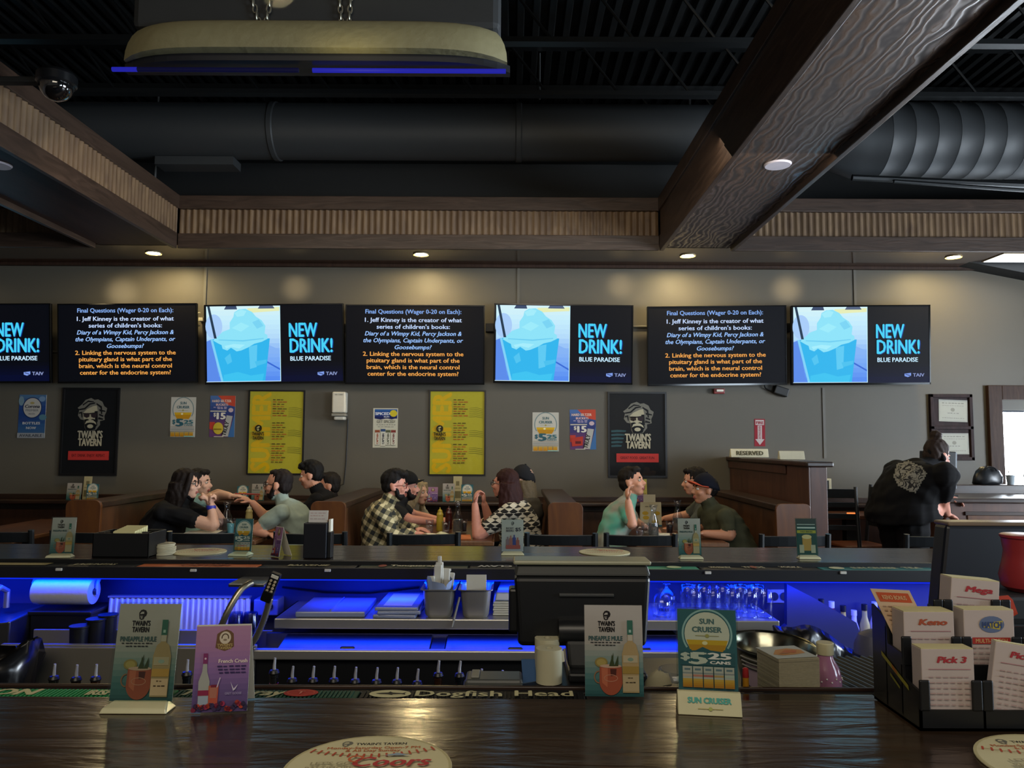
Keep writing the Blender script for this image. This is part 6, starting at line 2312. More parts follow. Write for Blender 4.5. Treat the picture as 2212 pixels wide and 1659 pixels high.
# draped black cover and round grey lid
rnd = random.Random(11)
N, M = 18, 8
vs = []
for j in range(M + 1):
    for i in range(N + 1):
        px = 1668 + (1850 - 1668) * i / N
        u_ = i / N
        top = 1352 + 70 * max(0, u_ - .35) ** 1.3 * 1.4 + 5 * math.sin(u_ * 9)
        py = top + (1490 - top) * j / M
        y = 2.66 - .05 * (j / M) + .012 * math.sin(i * 1.3 + j) + rnd.uniform(-.006, .006)
        p = at(px, py, y)
        vs.append((p.x, y - .02 * (j > 0), p.z))
fs = [(j * (N + 1) + i, j * (N + 1) + i + 1, (j + 1) * (N + 1) + i + 1, (j + 1) * (N + 1) + i) for j in range(M) for i in range(N)]
a, b = at(1690, 1430, 2.64), at(1835, 1430, 2.64)
t = thing('covered_bin', 'bin under a creased black vinyl cover before the cut-corner panel', 'bin', ((a.x + b.x) / 2, 2.65, 0))
o = MB().add(vs, fs).build('draped_cover', mat('vinyl_black', '14141a', rough=0.3), t, smooth='all')
o.modifiers.new('thick', 'SOLIDIFY').thickness = 0.006
MB().box(a.x, b.x, 2.67, 2.71, 0, .8).build('bin_shell', m_plb, t, bevel=.01)
q = at(1890, 1400, 2.35)
t = thing('round_lid_jar', 'dull grey round-topped jar beside the slip rack', 'jar', (q.x, 2.35, q.z - .25))
MB().lathe([(.055, -.25), (.06, -.04), (.058, .0), (.045, .03), (.02, .042), (.0005, .044)], (q.x, 2.35, q.z + .01), 24).build('jar_body', mat('jar_grey', '55566a', rough=0.5), t, smooth=True)
MB().lathe([(.061, -.05), (.063, -.045), (.063, -.03), (.061, -.025)], (q.x, 2.35, q.z + .01), 24).build('jar_band', m_plb, t, smooth=True)
MB().box(q.x - .12, q.x + .3, 2.28, 2.45, .3, q.z - .241).build('jar_stand', m_plb, t)

# ================================================================ CARDS AND SIGNS
def head_small(p, cx, cy, s, dark, light):
    p.poly([(cx + x * s, cy + y * s) for x, y in ((-.55, -.9), (-.7, -.2), (-.75, .4), (-.4, .95), (.1, 1.1), (.7, .9), (1.0, .35), (.85, -.2), (.5, -.5), (.35, -.95), (-.1, -1.1))], dark)
    p.poly([(cx + x * s, cy + y * s) for x, y in ((-.5, .25), (-.2, .6), (.3, .62), (.35, .2), (-.45, .12))], light)
    p.poly([(cx + x * s, cy + y * s) for x, y in ((-.42, -.22), (-.1, -.3), (.15, -.2), (.05, -.42), (-.45, -.42))], light)
    p.poly([(cx + x * s, cy + y * s) for x, y in ((-.35, -.55), (.1, -.55), (.05, -.8), (-.25, -.8))], light)


def art_pineapple(p, W, Hh, detail=True):
    p.grad(0, 0, W, Hh, ['234a4c', '3d6464', '6f807a', '94918a', '9a958f', '9c9791'], 16)
    p.rect(0, 0, W, 4, '1f4446')
    head_small(p, W * .38, Hh * .885, W * .075, '191617', '9a958f')
    p.text("TWAIN'S", W * .38, Hh * .77, Hh * .052, '151314', w=W * .29, bold=.07)
    p.text('TAVERN', W * .38, Hh * .705, Hh * .052, '151314', w=W * .27, bold=.07)
    p.text('PINEAPPLE MULE', W * .36, Hh * .61, Hh * .048, '3b5252', w=W * .58, bold=.05)
    if detail:
        p.scribble(W * .1, W * .62, Hh * .583, Hh * .011, '2a2a2a', 8, 1)
        p.scribble(W * .17, W * .55, Hh * .553, Hh * .011, '2a2a2a', 6, 2)
    # copper mug with lime and leaves
    mx, my = W * .44, Hh * .18
    p.ell(mx - W * .16, my + Hh * .19, W * .11, Hh * .055, '7d6f3c', 18)
    p.ell(mx - W * .16, my + Hh * .19, W * .08, Hh * .038, '93844a', 18)
    p.ring(mx - W * .2, my + Hh * .03, W * .09, Hh * .07, W * .02, '7b5a40', 16, PI * .5, PI * 1.5)
    pts = [(mx + W * .2 * math.cos(w) * (1.0 if math.sin(w) < 0 else .97), my + Hh * (.165 * math.sin(w) if math.sin(w) < 0 else .15 * min(1, math.sin(w) * 4))) for w in [i * 2 * PI / 28 for i in range(28)]]
    p.poly(pts, '8a4530')
    p.poly([(mx - W * .16, my + Hh * .13), (mx - W * .05, my + Hh * .13), (mx - W * .06, my - Hh * .08), (mx - W * .15, my - Hh * .03)], 'a05a40')
    p.poly([(mx - W * .01, my + Hh * .12), (mx + W * .1, my + Hh * .12), (mx + W * .09, my + Hh * .05), (mx, my + Hh * .04)], '43201a')
    p.ell(mx, my + Hh * .15, W * .185, Hh * .02, 'a58a76', 20)
    p.ring(mx, my + Hh * .02, W * .12, Hh * .04, W * .012, 'a5705a', 20)
    for x0, x1, h in ((-.03, .05, .15), (.06, .13, .12), (.0, .02, .13)):
        p.poly([(mx + W * x0, my + Hh * .15), (mx + W * (x0 + .07), my + Hh * .15), (mx + W * x1, my + Hh * (.15 + h))], '2f3a20')
    # bottle
    bx = W * .78
    p.poly([(bx - W * .14, Hh * .045), (bx + W * .14, Hh * .045), (bx + W * .145, Hh * .46), (bx + W * .1, Hh * .57), (bx + W * .045, Hh * .6), (bx + W * .045, Hh * .7),
            (bx - W * .045, Hh * .7), (bx - W * .045, Hh * .6), (bx - W * .1, Hh * .57), (bx - W * .145, Hh * .46)], '94805a')
    p.rect(bx - W * .04, Hh * .61, bx + W * .04, Hh * .69, 'a09a8c')
    p.rect(bx - W * .048, Hh * .675, bx + W * .048, Hh * .835, '2f5a4c')
    p.rect(bx - W * .02, Hh * .70, bx + W * .02, Hh * .73, '88a59a')
    p.rect(bx - W * .135, Hh * .06, bx + W * .135, Hh * .23, '9c8d6c')
    p.rect(bx - W * .125, Hh * .37, bx + W * .12, Hh * .45, '9d9276')
    p.ell(bx, Hh * .405, W * .05, Hh * .02, '6a8070', 14)
    p.rect(bx - W * .14, Hh * .25, bx + W * .14, Hh * .33, '8a7238')
    if detail:
        p.scribble(bx - W * .09, bx + W * .1, Hh * .15, Hh * .012, '3c3222', 3, 5)
        p.scribble(bx - W * .05, bx + W * .05, Hh * .2, Hh * .012, '5a4c34', 2, 6)


def art_sun(p, W, Hh):
    p.rect(0, 0, W, Hh, '2c5c66')
    p.ring(W / 2, Hh * .5, W * .5, Hh * .5, 0.1, '6f9296') if False else None
    sun_art(p, W, Hh, dark=True)
    p.poly([(W * .04, Hh * .47), (W * .3, Hh * .485), (W * .42, Hh * .53), (W * .55, Hh * .49), (W * .96, Hh * .46), (W * .96, Hh * .30), (W * .04, Hh * .30)], '28545e')
    p.text('$', W * .12, Hh * .37, Hh * .085, 'b9bcb4', w=W * .13, bold=.08)
    p.text('5', W * .34, Hh * .32, Hh * .14, 'c0c1b8', w=W * .25, bold=.09)
    p.text('25', W * .70, Hh * .385, Hh * .075, 'b9bcb4', w=W * .36, bold=.08)
    p.text('CANS', W * .71, Hh * .325, Hh * .035, 'b9bcb4', w=W * .34, bold=.06)
    for i in range(5):
        x0 = W * (.07 + i * .176)
        p.rect(x0, Hh * .08, x0 + W * .16, Hh * .29, '8f9488')
        p.rect(x0 + W * .03, Hh * .24, x0 + W * .13, Hh * .265, '4f6468')
        p.rect(x0, Hh * .2, x0 + W * .16, Hh * .215, '6c7674')
        p.rect(x0, Hh * .165, x0 + W * .16, Hh * .19, ('9a8f7c', '9a6a58', '8a4f48', '8f7a4c', '8a9a8c')[i])
        p.grad(x0, Hh * .035, x0 + W * .16, Hh * .14, ['8a5c1e', '9a7420', 'a08a3c'], 4)


def art_crush(p, W, Hh):
    p.grad(0, 0, W, Hh, ['4a3a62', '5c4a76', '7a5c8a', '8f6888', '96708c'], 16)
    cx, cy = W * .53, Hh * .82
    p.poly([(cx + W * x, cy + Hh * y) for x, y in ((-.17, -.09), (-.15, .07), (-.08, .1), (.02, .12), (.1, .1), (.15, .07), (.17, -.08), (.09, -.11), (0, -.13), (-.09, -.11))], '5f452f')
    p.ell(cx, cy + Hh * .025, W * .105, Hh * .073, 'b3a793', 22)
    p.ring(cx, cy + Hh * .025, W * .07, Hh * .05, W * .02, '4a3a2c', 14, -.3, PI + .2)
    p.ell(cx, cy + Hh * .0, W * .035, Hh * .012, '7a6a58', 10)
    p.text("TWAIN'S", cx, cy - Hh * .072, Hh * .028, 'a08a5a', w=W * .28, bold=.05)
    p.text('TAVERN', cx, cy - Hh * .108, Hh * .03, 'a08a5a', w=W * .24, bold=.05)
    p.text('French Crush', W * .70, Hh * .555, Hh * .042, 'd3c3b9', w=W * .52, bold=.03)
    for k in range(3):
        p.scribble(W * (.42 + .02 * k), W * .96, Hh * (.508 - .036 * k), Hh * .016, '33284e', 5, k)
    # bottle, tall glass, bird mark, berries
    bx = W * .2
    p.poly([(bx - W * .09, Hh * .05), (bx + W * .1, Hh * .05), (bx + W * .1, Hh * .35), (bx + W * .045, Hh * .46), (bx + W * .035, Hh * .55), (bx - W * .035, Hh * .55), (bx - W * .045, Hh * .46), (bx - W * .1, Hh * .35)], '8f9088')
    p.rect(bx - W * .04, Hh * .55, bx + W * .04, Hh * .67, '6e2c55')
    p.ell(bx, Hh * .61, W * .02, Hh * .012, 'b9a2b0', 8)
    p.rect(bx - W * .1, Hh * .19, bx + W * .1, Hh * .25, '7a2440')
    p.rect(bx - W * .085, Hh * .06, bx + W * .09, Hh * .185, '8a94a0')
    p.poly([(bx + W * .1, Hh * .05), (bx + W * .26, Hh * .05), (bx + W * .27, Hh * .3), (bx + W * .09, Hh * .3)], 'a04a38')
    p.poly([(bx + W * .12, Hh * .16), (bx + W * .24, Hh * .16), (bx + W * .25, Hh * .28), (bx + W * .11, Hh * .28)], '9a6250')
    p.rect(bx + W * .13, Hh * .28, bx + W * .24, Hh * .31, '6a2030')
    p.line([(bx + W * .24, Hh * .28), (bx + W * .29, Hh * .39)], W * .02, 'b0a0b0')
    p.poly([(W * .68, Hh * .34), (W * .745, Hh * .26), (W * .82, Hh * .31), (W * .77, Hh * .25), (W * .735, Hh * .235)], 'b9b0c0')
    p.text('GREY GOOSE', W * .74, Hh * .195, Hh * .026, '8f84a4', w=W * .3, bold=.02)
    rnd = random.Random(2)
    for k in range(26):
        c = rnd.choice(['6a2236', '93362c', '2c2640', '8a2c48', '372c48', 'a03c28'])
        p.ell(W * (.04 + .93 * k / 25), Hh * (.04 + rnd.uniform(-.012, .04) * (1.6 if k > 12 else 1)), W * .045, Hh * .03, c, 10)
        p.lay -= 1
    p.lay += 1


def art_cans(p, W, Hh):
    p.grad(0, 0, W, Hh, ['8c8e98', '9a9a9e', 'a3a19c', '9fa09e'], 8)
    head_small(p, W * .5, Hh * .88, W * .08, '3a3a3e', '9fa09e')
    p.text('BUCKET', W * .38, Hh * .70, Hh * .06, '4a4a52', w=W * .34, bold=.05)
    p.text('BEERS', W * .38, Hh * .62, Hh * .06, '4a4a52', w=W * .34, bold=.05)
    p.text('$5', W * .76, Hh * .64, Hh * .11, '3c3c46', w=W * .24, bold=.06)
    for k, (x, c, h) in enumerate(((.28, '74606a', .3), (.42, '8a5a56', .34), (.58, '2f3a7a', .36), (.74, '8a4f4a', .28))):
        p.rect(W * (x - .075), Hh * .08, W * (x + .075), Hh * (.08 + h), c)
        p.rect(W * (x - .03), Hh * (.08 + h), W * (x + .03), Hh * (.16 + h), c)
    p.rect(W * .2, Hh * .08, W * .86, Hh * .2, '8f4a48')


def art_green(p, W, Hh):
    p.rect(0, 0, W, Hh, '123a36')
    p.rect(0, Hh * .8, W, Hh, '2a3634')
    p.rect(W * .06, Hh * .73, W * .94, Hh * .77, 'a5b0a8')
    p.rect(W * .06, Hh * .83, W * .94, Hh * .85, '8f9a94')
    p.rect(W * .04, Hh * .6, W * .96, Hh * .68, '8d8a2e')
    p.text('COLD SNACKS', W * .5, Hh * .62, Hh * .04, '1f3a2c', w=W * .6, bold=.05)
    p.rect(W * .28, Hh * .12, W * .72, Hh * .5, '9a7838')
    p.ell(W * .5, Hh * .5, W * .24, Hh * .06, 'b5a574', 16)
    p.rect(W * .12, Hh * .06, W * .34, Hh * .28, '93927c')
    p.rect(W * .68, Hh * .06, W * .9, Hh * .28, '93927c')


def art_plain(c, mark):
    def f(p, W, Hh):
        p.rect(0, 0, W, Hh, c)
        p.rect(W * .1, Hh * .12, W * .9, Hh * .4, mark)
        p.rect(W * .3, Hh * .62, W * .7, Hh * .8, mark)
        p.scribble(W * .15, W * .85, Hh * .5, Hh * .03, mark, 4, 3)
    return f


def card_sign(lb, loc, w, h, art, base='foot', rz=0.0, tilt=7.0, name='table_card', foot=None, depth=0.06):
    """Printed card in a clear stand. loc: middle of the foot on the surface."""
    t = thing(name, lb, 'sign')
    tl = math.radians(tilt)
    z0 = 0.012 if base == 'foot' else 0.002
    v = Vector((0, h * math.sin(tl), h * math.cos(tl)))
    o = Vector((-w / 2, -.0, z0))
    p = Print(o, (w, 0, 0), v, 100, 100 * h / w, eps=0.00012)
    art(p, 100, 100 * h / w)
    p.build('print', t)
    n = p.n
    c = [o, o + p.u, o + p.u + p.v, o + p.v]
    MB().prism([q - n * .0012 for q in c], n * .0012).build('card', m_white, t)
    if base == 'foot':
        e = .003
        c2 = [o + Vector((-e, 0, -.004)), o + p.u + Vector((e, 0, -.004)), o + p.u + p.v + Vector((e, 0, e)), o + p.v + Vector((-e, 0, e))]
        MB().add([q + n * .004 for q in c2], [(0, 1, 2, 3)]).build('clear_front', m_acryl, t)
        MB().add([q - n * .003 for q in c2], [(0, 1, 2, 3)]).build('clear_back', m_acryl, t)
        fw = w * .5 + .003
        MB().hexa([(-fw, -depth, 0), (fw, -depth, 0), (fw, depth * .5, 0), (-fw, depth * .5, 0)],
                  [(-fw + .003, -depth + .004, .008), (fw - .003, -depth + .004, .008), (fw - .012, .004, .014), (-fw + .012, .004, .014)]).build('acrylic_foot', foot or m_foot, t, bevel=0.002)
    elif base == 'tent':
        vb = Vector((0, -h * math.sin(tl) * .0 - h * .42, -h * .98))
        c3 = [o + p.v, o + p.u + p.v, o + p.u + p.v + vb * 0 + Vector((0, h * .34, -h * math.cos(tl))), o + p.v + Vector((0, h * .34, -h * math.cos(tl)))]
        MB().prism(c3, Vector((0, -.0012, -.0006))).build('back_panel', m_white, t)
    place(t, loc, rz)
    return t


m_foot = mat('acrylic_edge', 'b9b592', rough=0.15, spec=0.7, vary=0.1)


def rear(px, py):
    q = on(px, py, BT)
    return (q.x, q.y, BT + .0005)


S = card_sign
S('pineapple mule card in a clear stand beside the black napkin caddy', rear(132, 1203), .088, .138, lambda p, W, H: art_pineapple(p, W, H, False), rz=.12, depth=.03)
S('small round-label card on a splayed stand beside the flat white coaster', rear(523, 1198), .072, .128, art_sun, rz=-.06, depth=.05, foot=mat('stand_mint', 'b5bf9c', rough=.3))
S('folded purple drink card standing between the round-label card and tall black holder', rear(594, 1203), .056, .115, art_crush, base='tent', rz=-.75, tilt=9)
S('pale card with bottle row, in a clear stand before the patterned blouse', rear(1107, 1198), .088, .126, art_cans, rz=.03, depth=.025)
S('pineapple mule card on the rear bar before the booth with carafes', rear(1491, 1206), .088, .142, lambda p, W, H: art_pineapple(p, W, H, False), rz=.0, depth=.03)
S('dark green card in a clear stand before the wooden partition', rear(1745, 1206), .08, .142, art_green, rz=-.04, depth=.03)

# flat round coasters
def coaster_art(p, W, Hh):
    p.ell(50, 50, 48, 48, 'c9c19a', 40)
    p.ring(50, 50, 49.5, 49.5, 1.5, 'b3aa80', 40)
    p.text("TWAIN'S TAVERN", 54, 84, 3.6, '2a2a2a', w=32, bold=.03)
    head_small(p, 32, 86, 4, '6a685c', 'c9c19a')
    p.text('Monday-Saturday Open-7 PM', 50, 77.5, 3.4, 'b5653c', w=58, bold=.02)
    p.text('& All Day Sunday', 50, 73, 3.4, 'b5653c', w=34, bold=.02)
    for sy in (1, -1):
        pts = []
        for i in range(17):
            w = -1 + 2 * i / 16
            pts.append((50 + 37 * w, 50 + sy * (16 + 9 * w * w)))
        p.line(pts, .5, 'a08a5c')
        for i, (x, y) in enumerate(pts):
            sl = (x - 50) / 37
            p.line([(x - 1.2 * sl * sy, y + 2.6), (x + 1.4 * sl * sy, y - 2.6)], 1.3, 'b04a34')
    p.text('Coors', 64, 48, 13, 'b03a3c', w=46, bold=.03, shear=.3)
    p.poly([(58, 63), (66, 67), (70, 65), (74, 63)], '8a9aa8')
    p.text("LET'S GO", 28, 50, 4.5, '9a9070', w=24, bold=.03)
    p.text('BALTIMORE', 28, 43, 4.5, '9a9070', w=28, bold=.03)
    p.ring(42, 58, 5, 5, 1.6, 'c0603c', 18, 0, 5)


def flat_coaster(lb, x, y, r=.112, rz=0.0, z=BT):
    t = thing('round_coaster', lb, 'coaster', (0, 0, 0), 'large baseball coasters')
    MB().lathe([(r - .0005, 0), (r, .0006), (r, .002), (r - .0005, .0026)], (0, 0, 0), 48).build('board', mat('coaster_board', 'c4bd98', rough=.7), t, smooth=True)
    p = Print((-r, -r, .00275), (2 * r, 0, 0), (0, 2 * r, 0), 100, 100, eps=.00008)
    coaster_art(p, 100, 100)
    p.build('print', t)
    place(t, (x, y, z + .0005), rz)


q = on(430, 1193, BT)
flat_coaster('large round baseball coaster lying beside the small coaster stack', q.x, q.y + .005, .105, .1)
q = on(1306, 1194, BT)
flat_coaster('large round baseball coaster lying behind the black terminal', q.x, q.y + .005, .105, -.1)
q = on(347, 1200, BT)
for k in range(7):
    z = BT + .0005 + k * .0062
    o = MB().lathe([(.041, 0), (.0418, .001), (.0418, .005), (.041, .0059)], (0, 0, 0), 30).build('beer_coaster', mat('pulp_board', 'b5ae92', rough=.8), None, smooth=True) if k == 0 else c0.copy()
    if k == 0:
        c0 = o
    else:
        COL.objects.link(o)
    o.location = (q.x + random.uniform(-.004, .004), q.y + .03 + random.uniform(-.003, .003), z)
    tag(o, 'small round coaster, %s of the stack beside the black napkin caddy' % ('lowest', 'second lowest', 'third lowest', 'middle one', 'third from the top', 'second from the top', 'topmost printed one')[k], 'coaster', 'stack of small round coasters')
p = Print((q.x - .04, q.y - .01, BT + 7 * .0062 + .001), (.08, 0, 0), (0, .08, 0), 80, 80)
p.ell(40, 40, 38, 38, 'bdb59a', 30)
p.text('IPA', 40, 32, 14, '3a3a3a', w=40, bold=.05)
pr = p.build('top_print', None)
pr.parent = o
pr.location = -Vector(o.location)

# black napkin caddy
a, b = on(198, 1206, BT), on(322, 1206, BT)
t = thing('napkin_caddy', 'black bar caddy with yellowish napkins on the rear bar', 'caddy', ((a.x + b.x) / 2, a.y + .07, BT))
x0, x1, y0, y1, z0, z1 = a.x, b.x, a.y, a.y + .15, BT + .001, BT + .095
MB().box(x0, x1, y0, y1, z0, z0 + .006).build('floor_plate', m_plb, t)
for q in ((x0, x1, y0, y0 + .005), (x0, x1, y1 - .005, y1), (x0, x0 + .005, y0, y1), (x1 - .005, x1, y0, y1)):
    MB().box(*q, z0, z1).build('side_wall', m_plb, t, bevel=.0015)
for f_ in (.27, .74):
    xx = x0 + (x1 - x0) * f_
    MB().box(xx - .002, xx + .002, y0 + .005, y1 - .005, z0, z1 - .008).build('divider', m_plb, t)
xa, xb = x0 + (x1 - x0) * .29, x0 + (x1 - x0) * .72
t = thing('napkin_pad', 'pad of pale yellow napkins standing up in the black caddy', 'napkins', ((xa + xb) / 2, y0 + .07, z0))
rnd = random.Random(4)
for k in range(6):
    yy = y0 + .02 + k * .018
    MB().hexa([(xa + .004, yy, z0 + .008), (xb - .004, yy, z0 + .008), (xb - .004, yy + .015, z0 + .008), (xa + .004, yy + .015, z0 + .008)],
              [(xa + .004, yy, z1 + .004 + .002 * k), (xb - .004, yy, z1 + .004 + .002 * k), (xb - .004, yy + .017, z1 + .008 + .002 * k), (xa + .004, yy + .017, z1 + .008 + .002 * k)]).build('napkin', mat('napkin_cream', 'c9c18c', rough=.8), t, bevel=.002)
for k, f_ in enumerate((.1, .18, .85)):
    xx = x0 + (x1 - x0) * f_
    o = MB().box(xx - .012, xx + .012, y0 + .03, y0 + .036, z0 + .008, z1 + .003, R3('X', 10 - 8 * k)).build('sachet', mat('sachet_dark', '2a2622', rough=.5), None, bevel=.001)
    tag(o, ['dark sachet at the end slot of the napkin caddy', 'second dark sachet in the napkin caddy', 'dark sachet in the far slot of the napkin caddy'][k], 'sachet')

# tall black slip holder
a, b = on(654, 1207, BT), on(704, 1207, BT)
t = thing('slip_holder', 'tall black holder with pale slips sticking out, on the rear bar', 'holder', ((a.x + b.x) / 2, a.y + .04, BT))
zt = at(680, 1130, a.y).z
MB().box(a.x, b.x, a.y, a.y + .07, BT + .001, zt).build('holder_box', mat('holder_navy', '0e1018', rough=.4), t, bevel=.003)
MB().box(a.x + .008, a.x + .088, a.y + .01, a.y + .06, zt - .01, zt - .0).build('mouth', m_plb, t)
p = Print((b.x + .0005, a.y + .01, BT + .015), (0, .05, 0), (0, 0, .05), 50, 50)
p.ell(25, 28, 16, 18, '8a3a26', 18)
p.rect(10, 4, 40, 8, '9a988c')
p.build('side_badge', t)
t2 = thing('slip_sheet', 'white play slip leaning in the tall black holder', 'slip', ((a.x + b.x) / 2, a.y + .03, zt))
p = Print((a.x + .012, a.y + .025, zt - .002), (.074, 0, 0), (0, .008, .048), 74, 48)
p.rect(0, 0, 74, 48, 'bcb6ae')
p.scribble(6, 68, 36, 3, 'a58a86', 4, 1)
p.scribble(6, 60, 26, 3, 'ab908a', 5, 2)
p.scribble(6, 66, 14, 3, 'a59490', 4, 3)
p.build('print', t2)
c = [p.o, p.o + p.u, p.o + p.u + p.v, p.o + p.v]
MB().prism([q - p.n * .004 for q in c], p.n * .0039).build('slip', m_white, t2)
o = MB().box(b.x + .004, b.x + .012, a.y + .02, a.y + .06, zt - .035, zt + .012).build('white_card', m_white, None)
tag(o, 'white card edge poking out beside the tall black holder', 'card')
MB().box(b.x + .001, b.x + .015, a.y + .015, a.y + .065, BT + .001, zt - .036).build('side_pocket', m_plb, t, bevel=.002)

# ---- bar stools on the far side of the rear bar
m_stool = mat('stool_black', '15181a', rough=0.35, spec=0.5)
t = stool0 = thing('bar_stool')
W2 = .165
MB().box(-.175, .175, -.19, .19, .72, .75).build('seat', m_stool, t, bevel=.012, seg=3)
for s in (-1, 1):
    MB().tube([(s * .16, .15, .72), (s * .165, .2, 0.002)], [.018, .015], 8).build('leg', m_stool, t, smooth=True)
    MB().tube([(s * .16, -.16, .74), (s * .17, -.2, 0.002)], [.018, .015], 8).build('leg', m_stool, t, smooth=True)
    MB().tube([(s * W2, -.17, .74), (s * W2, -.205, 1.085)], [.017, .014], 8).build('back_post', m_stool, t, smooth=True)
def rail(z0, z1):
    mb = MB()
    lo, hi = [], []
    n = 8
    for i in range(n + 1):
        x = -W2 + 2 * W2 * i / n
        y = -.19 - .02 * (1 - (x / W2) ** 2)
        lo.append((x, y)); 
    ptsb = [(x, y - .008, z0) for x, y in lo] + [(x, y + .008, z0) for x, y in reversed(lo)]
    ptst = [(x, y - .012, z1) for x, y in lo] + [(x, y + .004, z1) for x, y in reversed(lo)]
    return mb.hexa(ptsb, ptst)
rail(1.025, 1.075).build('top_rail', m_stool, t, bevel=.003)
rail(.94, .975).build('back_slat', m_stool, t, bevel=.003)
rail(.86, .895).build('back_slat', m_stool, t, bevel=.003)
MB().box(-.17, .17, .16, .18, .25, .28).box(-.175, .175, -.19, -.17, .25, .28).build('foot_rail', m_stool, t, bevel=.004)
st = [(-15, 4, 'black bar stool back at the frame edge beside the leftmost card'), (190, -3, 'black bar stool back behind the pineapple card and napkin caddy'), (436, 4, 'black bar stool back before the binder table'),
      (668, 2, 'black bar stool back behind the tall black slip holder'), (905, 7, 'black bar stool back before the plaid shirt'), (1215, -2, 'black bar stool back before the wooden bench end by the turquoise shirt'),
      (1390, -4, 'black bar stool back before the carafe table'), (1712, 3, 'black bar stool back behind the dark green card'), (2042, -5, 'black bar stool back below the server')]
for i, (px, rz, lb) in enumerate(st):
    o = stool0 if i == 0 else copy_tree(stool0)
    y = 3.98
    place(o, (at(px, 1160, y - .2).x, y, 0), math.radians(rz), lb, 'black bar stools')
    tag(o, None, 'stool')

# ================================================================ HOST STAND SIDE
HZ = 1.09
a = at(2032, 1080, 6.3)
t = thing('host_counter', 'wooden host counter with raised back shelf by the bright window', 'counter', (5.0, 6.6, 0))
MB().box(a.x + .04, 6.4, 6.32, 6.9, 0, HZ - .04).build('counter_body', m_part, t, bevel=.004)
MB().box(a.x, 6.45, 6.28, 6.95, HZ - .04, HZ).build('counter_top', m_dkw, t, bevel=.01)
MB().box(a.x + .02, 6.4, 6.95, 7.05, HZ - .2, HZ + .075).build('back_shelf', m_dkw, t, bevel=.008)
for k in range(3):
    x0 = a.x + .22 + k * .75
    MB().box(x0, x0 + .6, 6.312, 6.32, .2, HZ - .14).build('front_panel', m_end, t, bevel=.004)
    MB().box(x0 - .02, x0 + .62, 6.306, 6.32, HZ - .14, HZ - .11).build('panel_moulding', m_dkw, t, bevel=.003)
a, b = at(2034, 1058, 6.5), at(2060, 975, 6.5)
t = thing('host_monitor', 'thin black monitor standing edge-on on the host counter', 'monitor', ((a.x + b.x) / 2, 6.5, HZ))
MB().box(a.x, b.x - .03, 6.42, 6.85, HZ + .06, b.z, R3('Y', 3)).build('display', m_plb, t, bevel=.008)
MB().box(b.x - .028, b.x - .02, 6.43, 6.84, HZ + .07, b.z - .01, R3('Y', 3)).build('bezel', mat('monitor_edge', '8d949c', rough=.3), t)
MB().box(a.x + .02, a.x + .06, 6.6, 6.68, HZ + .012, HZ + .2).box(a.x - .04, b.x + .04, 6.52, 6.76, HZ + .0005, HZ + .012).build('stand', m_plb, t, bevel=.004)
q = at(2140, 1062, 6.98)
t = thing('black_bag', 'slumped black bag on the host counter shelf', 'bag', (q.x, 6.98, HZ + .075))
mb = MB()
rs = []
rnd = random.Random(9)
for k, (r, z) in enumerate(((.9, 0), (1.02, .02), (1, .06), (.8, .11), (.5, .145), (.2, .155))):
    rs.append([Vector((q.x - .02 + .13 * r * math.cos(w) * (1 + .08 * math.sin(3 * w + k)), 6.99 + .07 * r * math.sin(w), HZ + .0765 + z + .012 * math.sin(4 * w + k) * (k > 0))) for w in [i * 2 * PI / 24 for i in range(24)]])
mb.rings(rs).build('bag_body', mat('bag_nylon', '17191c', rough=.35), t, smooth='all')
mb = MB()
mb.tube([(q.x - .02 + .05 * math.cos(w), 6.93, HZ + .2 + .035 * math.sin(w)) for w in [PI * i / 8 for i in range(9)]], .006, 6)
mb.build('bag_handle', m_plb, t, smooth=True)
for k, (px, hh) in enumerate(((2184, .085), (2222, .09))):
    q = at(px, 1062, 6.99)
    t = thing('paper_cup', ['grey paper cup with straw before the bright window', 'second paper cup at the frame edge before the bright window'][k], 'cup', (q.x, 6.99, HZ + .0755))
    MB().lathe([(.028, 0), (.037, hh), (.034, hh), (.026, .006), (.0005, .006)], (q.x, 6.99, HZ + .0757), 18).build('cup_wall', mat('cup_grey', '8a949a', rough=.6), t, smooth=True)
    MB().tube([(q.x - .005, 6.99, HZ + .09), (q.x - .018, 6.99, HZ + .215)], .004, 6).build('straw', m_white, t)
# side table and chairs behind the server
t = thing('side_table', 'small brown table under the wall between partition and server', 'table', (3.6, 7.5, 0))
MB().box(2.75, 4.1, 7.45, 7.94, .80, .84).build('table_top', m_top, t, bevel=.008)
MB().box(3.3, 3.4, 7.65, 7.75, .04, .80).build('column', m_black, t)
MB().box(3.05, 3.65, 7.47, 7.9, 0, .04).build('foot', m_black, t, bevel=.01)
q = at(1862, 1080, 7.3)
o = MB().box(q.x - .05, q.x + .03, 7.47, 7.53, .841, .862).build('glowing_tag', mat('orange_light', 'ff7a3a', emit=1.6), None, bevel=.004)
tag(o, 'small orange light on the table behind the server', 'light')
m_chw = wood('chair_seat_wood', '4a2818', '6b3d24', rough=.3)
ch = thing('ladder_chair')
for s in (-1, 1):
    MB().tube([(s * .18, .2, .44), (s * .18, .22, .002)], [.017, .015], 8).build('leg', m_stool, ch, smooth=True)
    MB().tube([(s * .19, -.22, .002), (s * .18, -.19, .44), (s * .175, -.25, 1.0)], [.015, .018, .016], 8).build('rear_leg', m_stool, ch, smooth=True)
MB().box(-.2, .2, -.2, .22, .44, .47).build('seat', m_chw, ch, bevel=.012, seg=3)
for z in (.94, .84, .74, .64):
    y = -.19 - .06 * (z - .44) / .56
    MB().box(-.17, .17, y - .008, y + .008, z - (.04 if z > .9 else .022), z + (.04 if z > .9 else .022)).build('back_slat', m_stool, ch, bevel=.003)
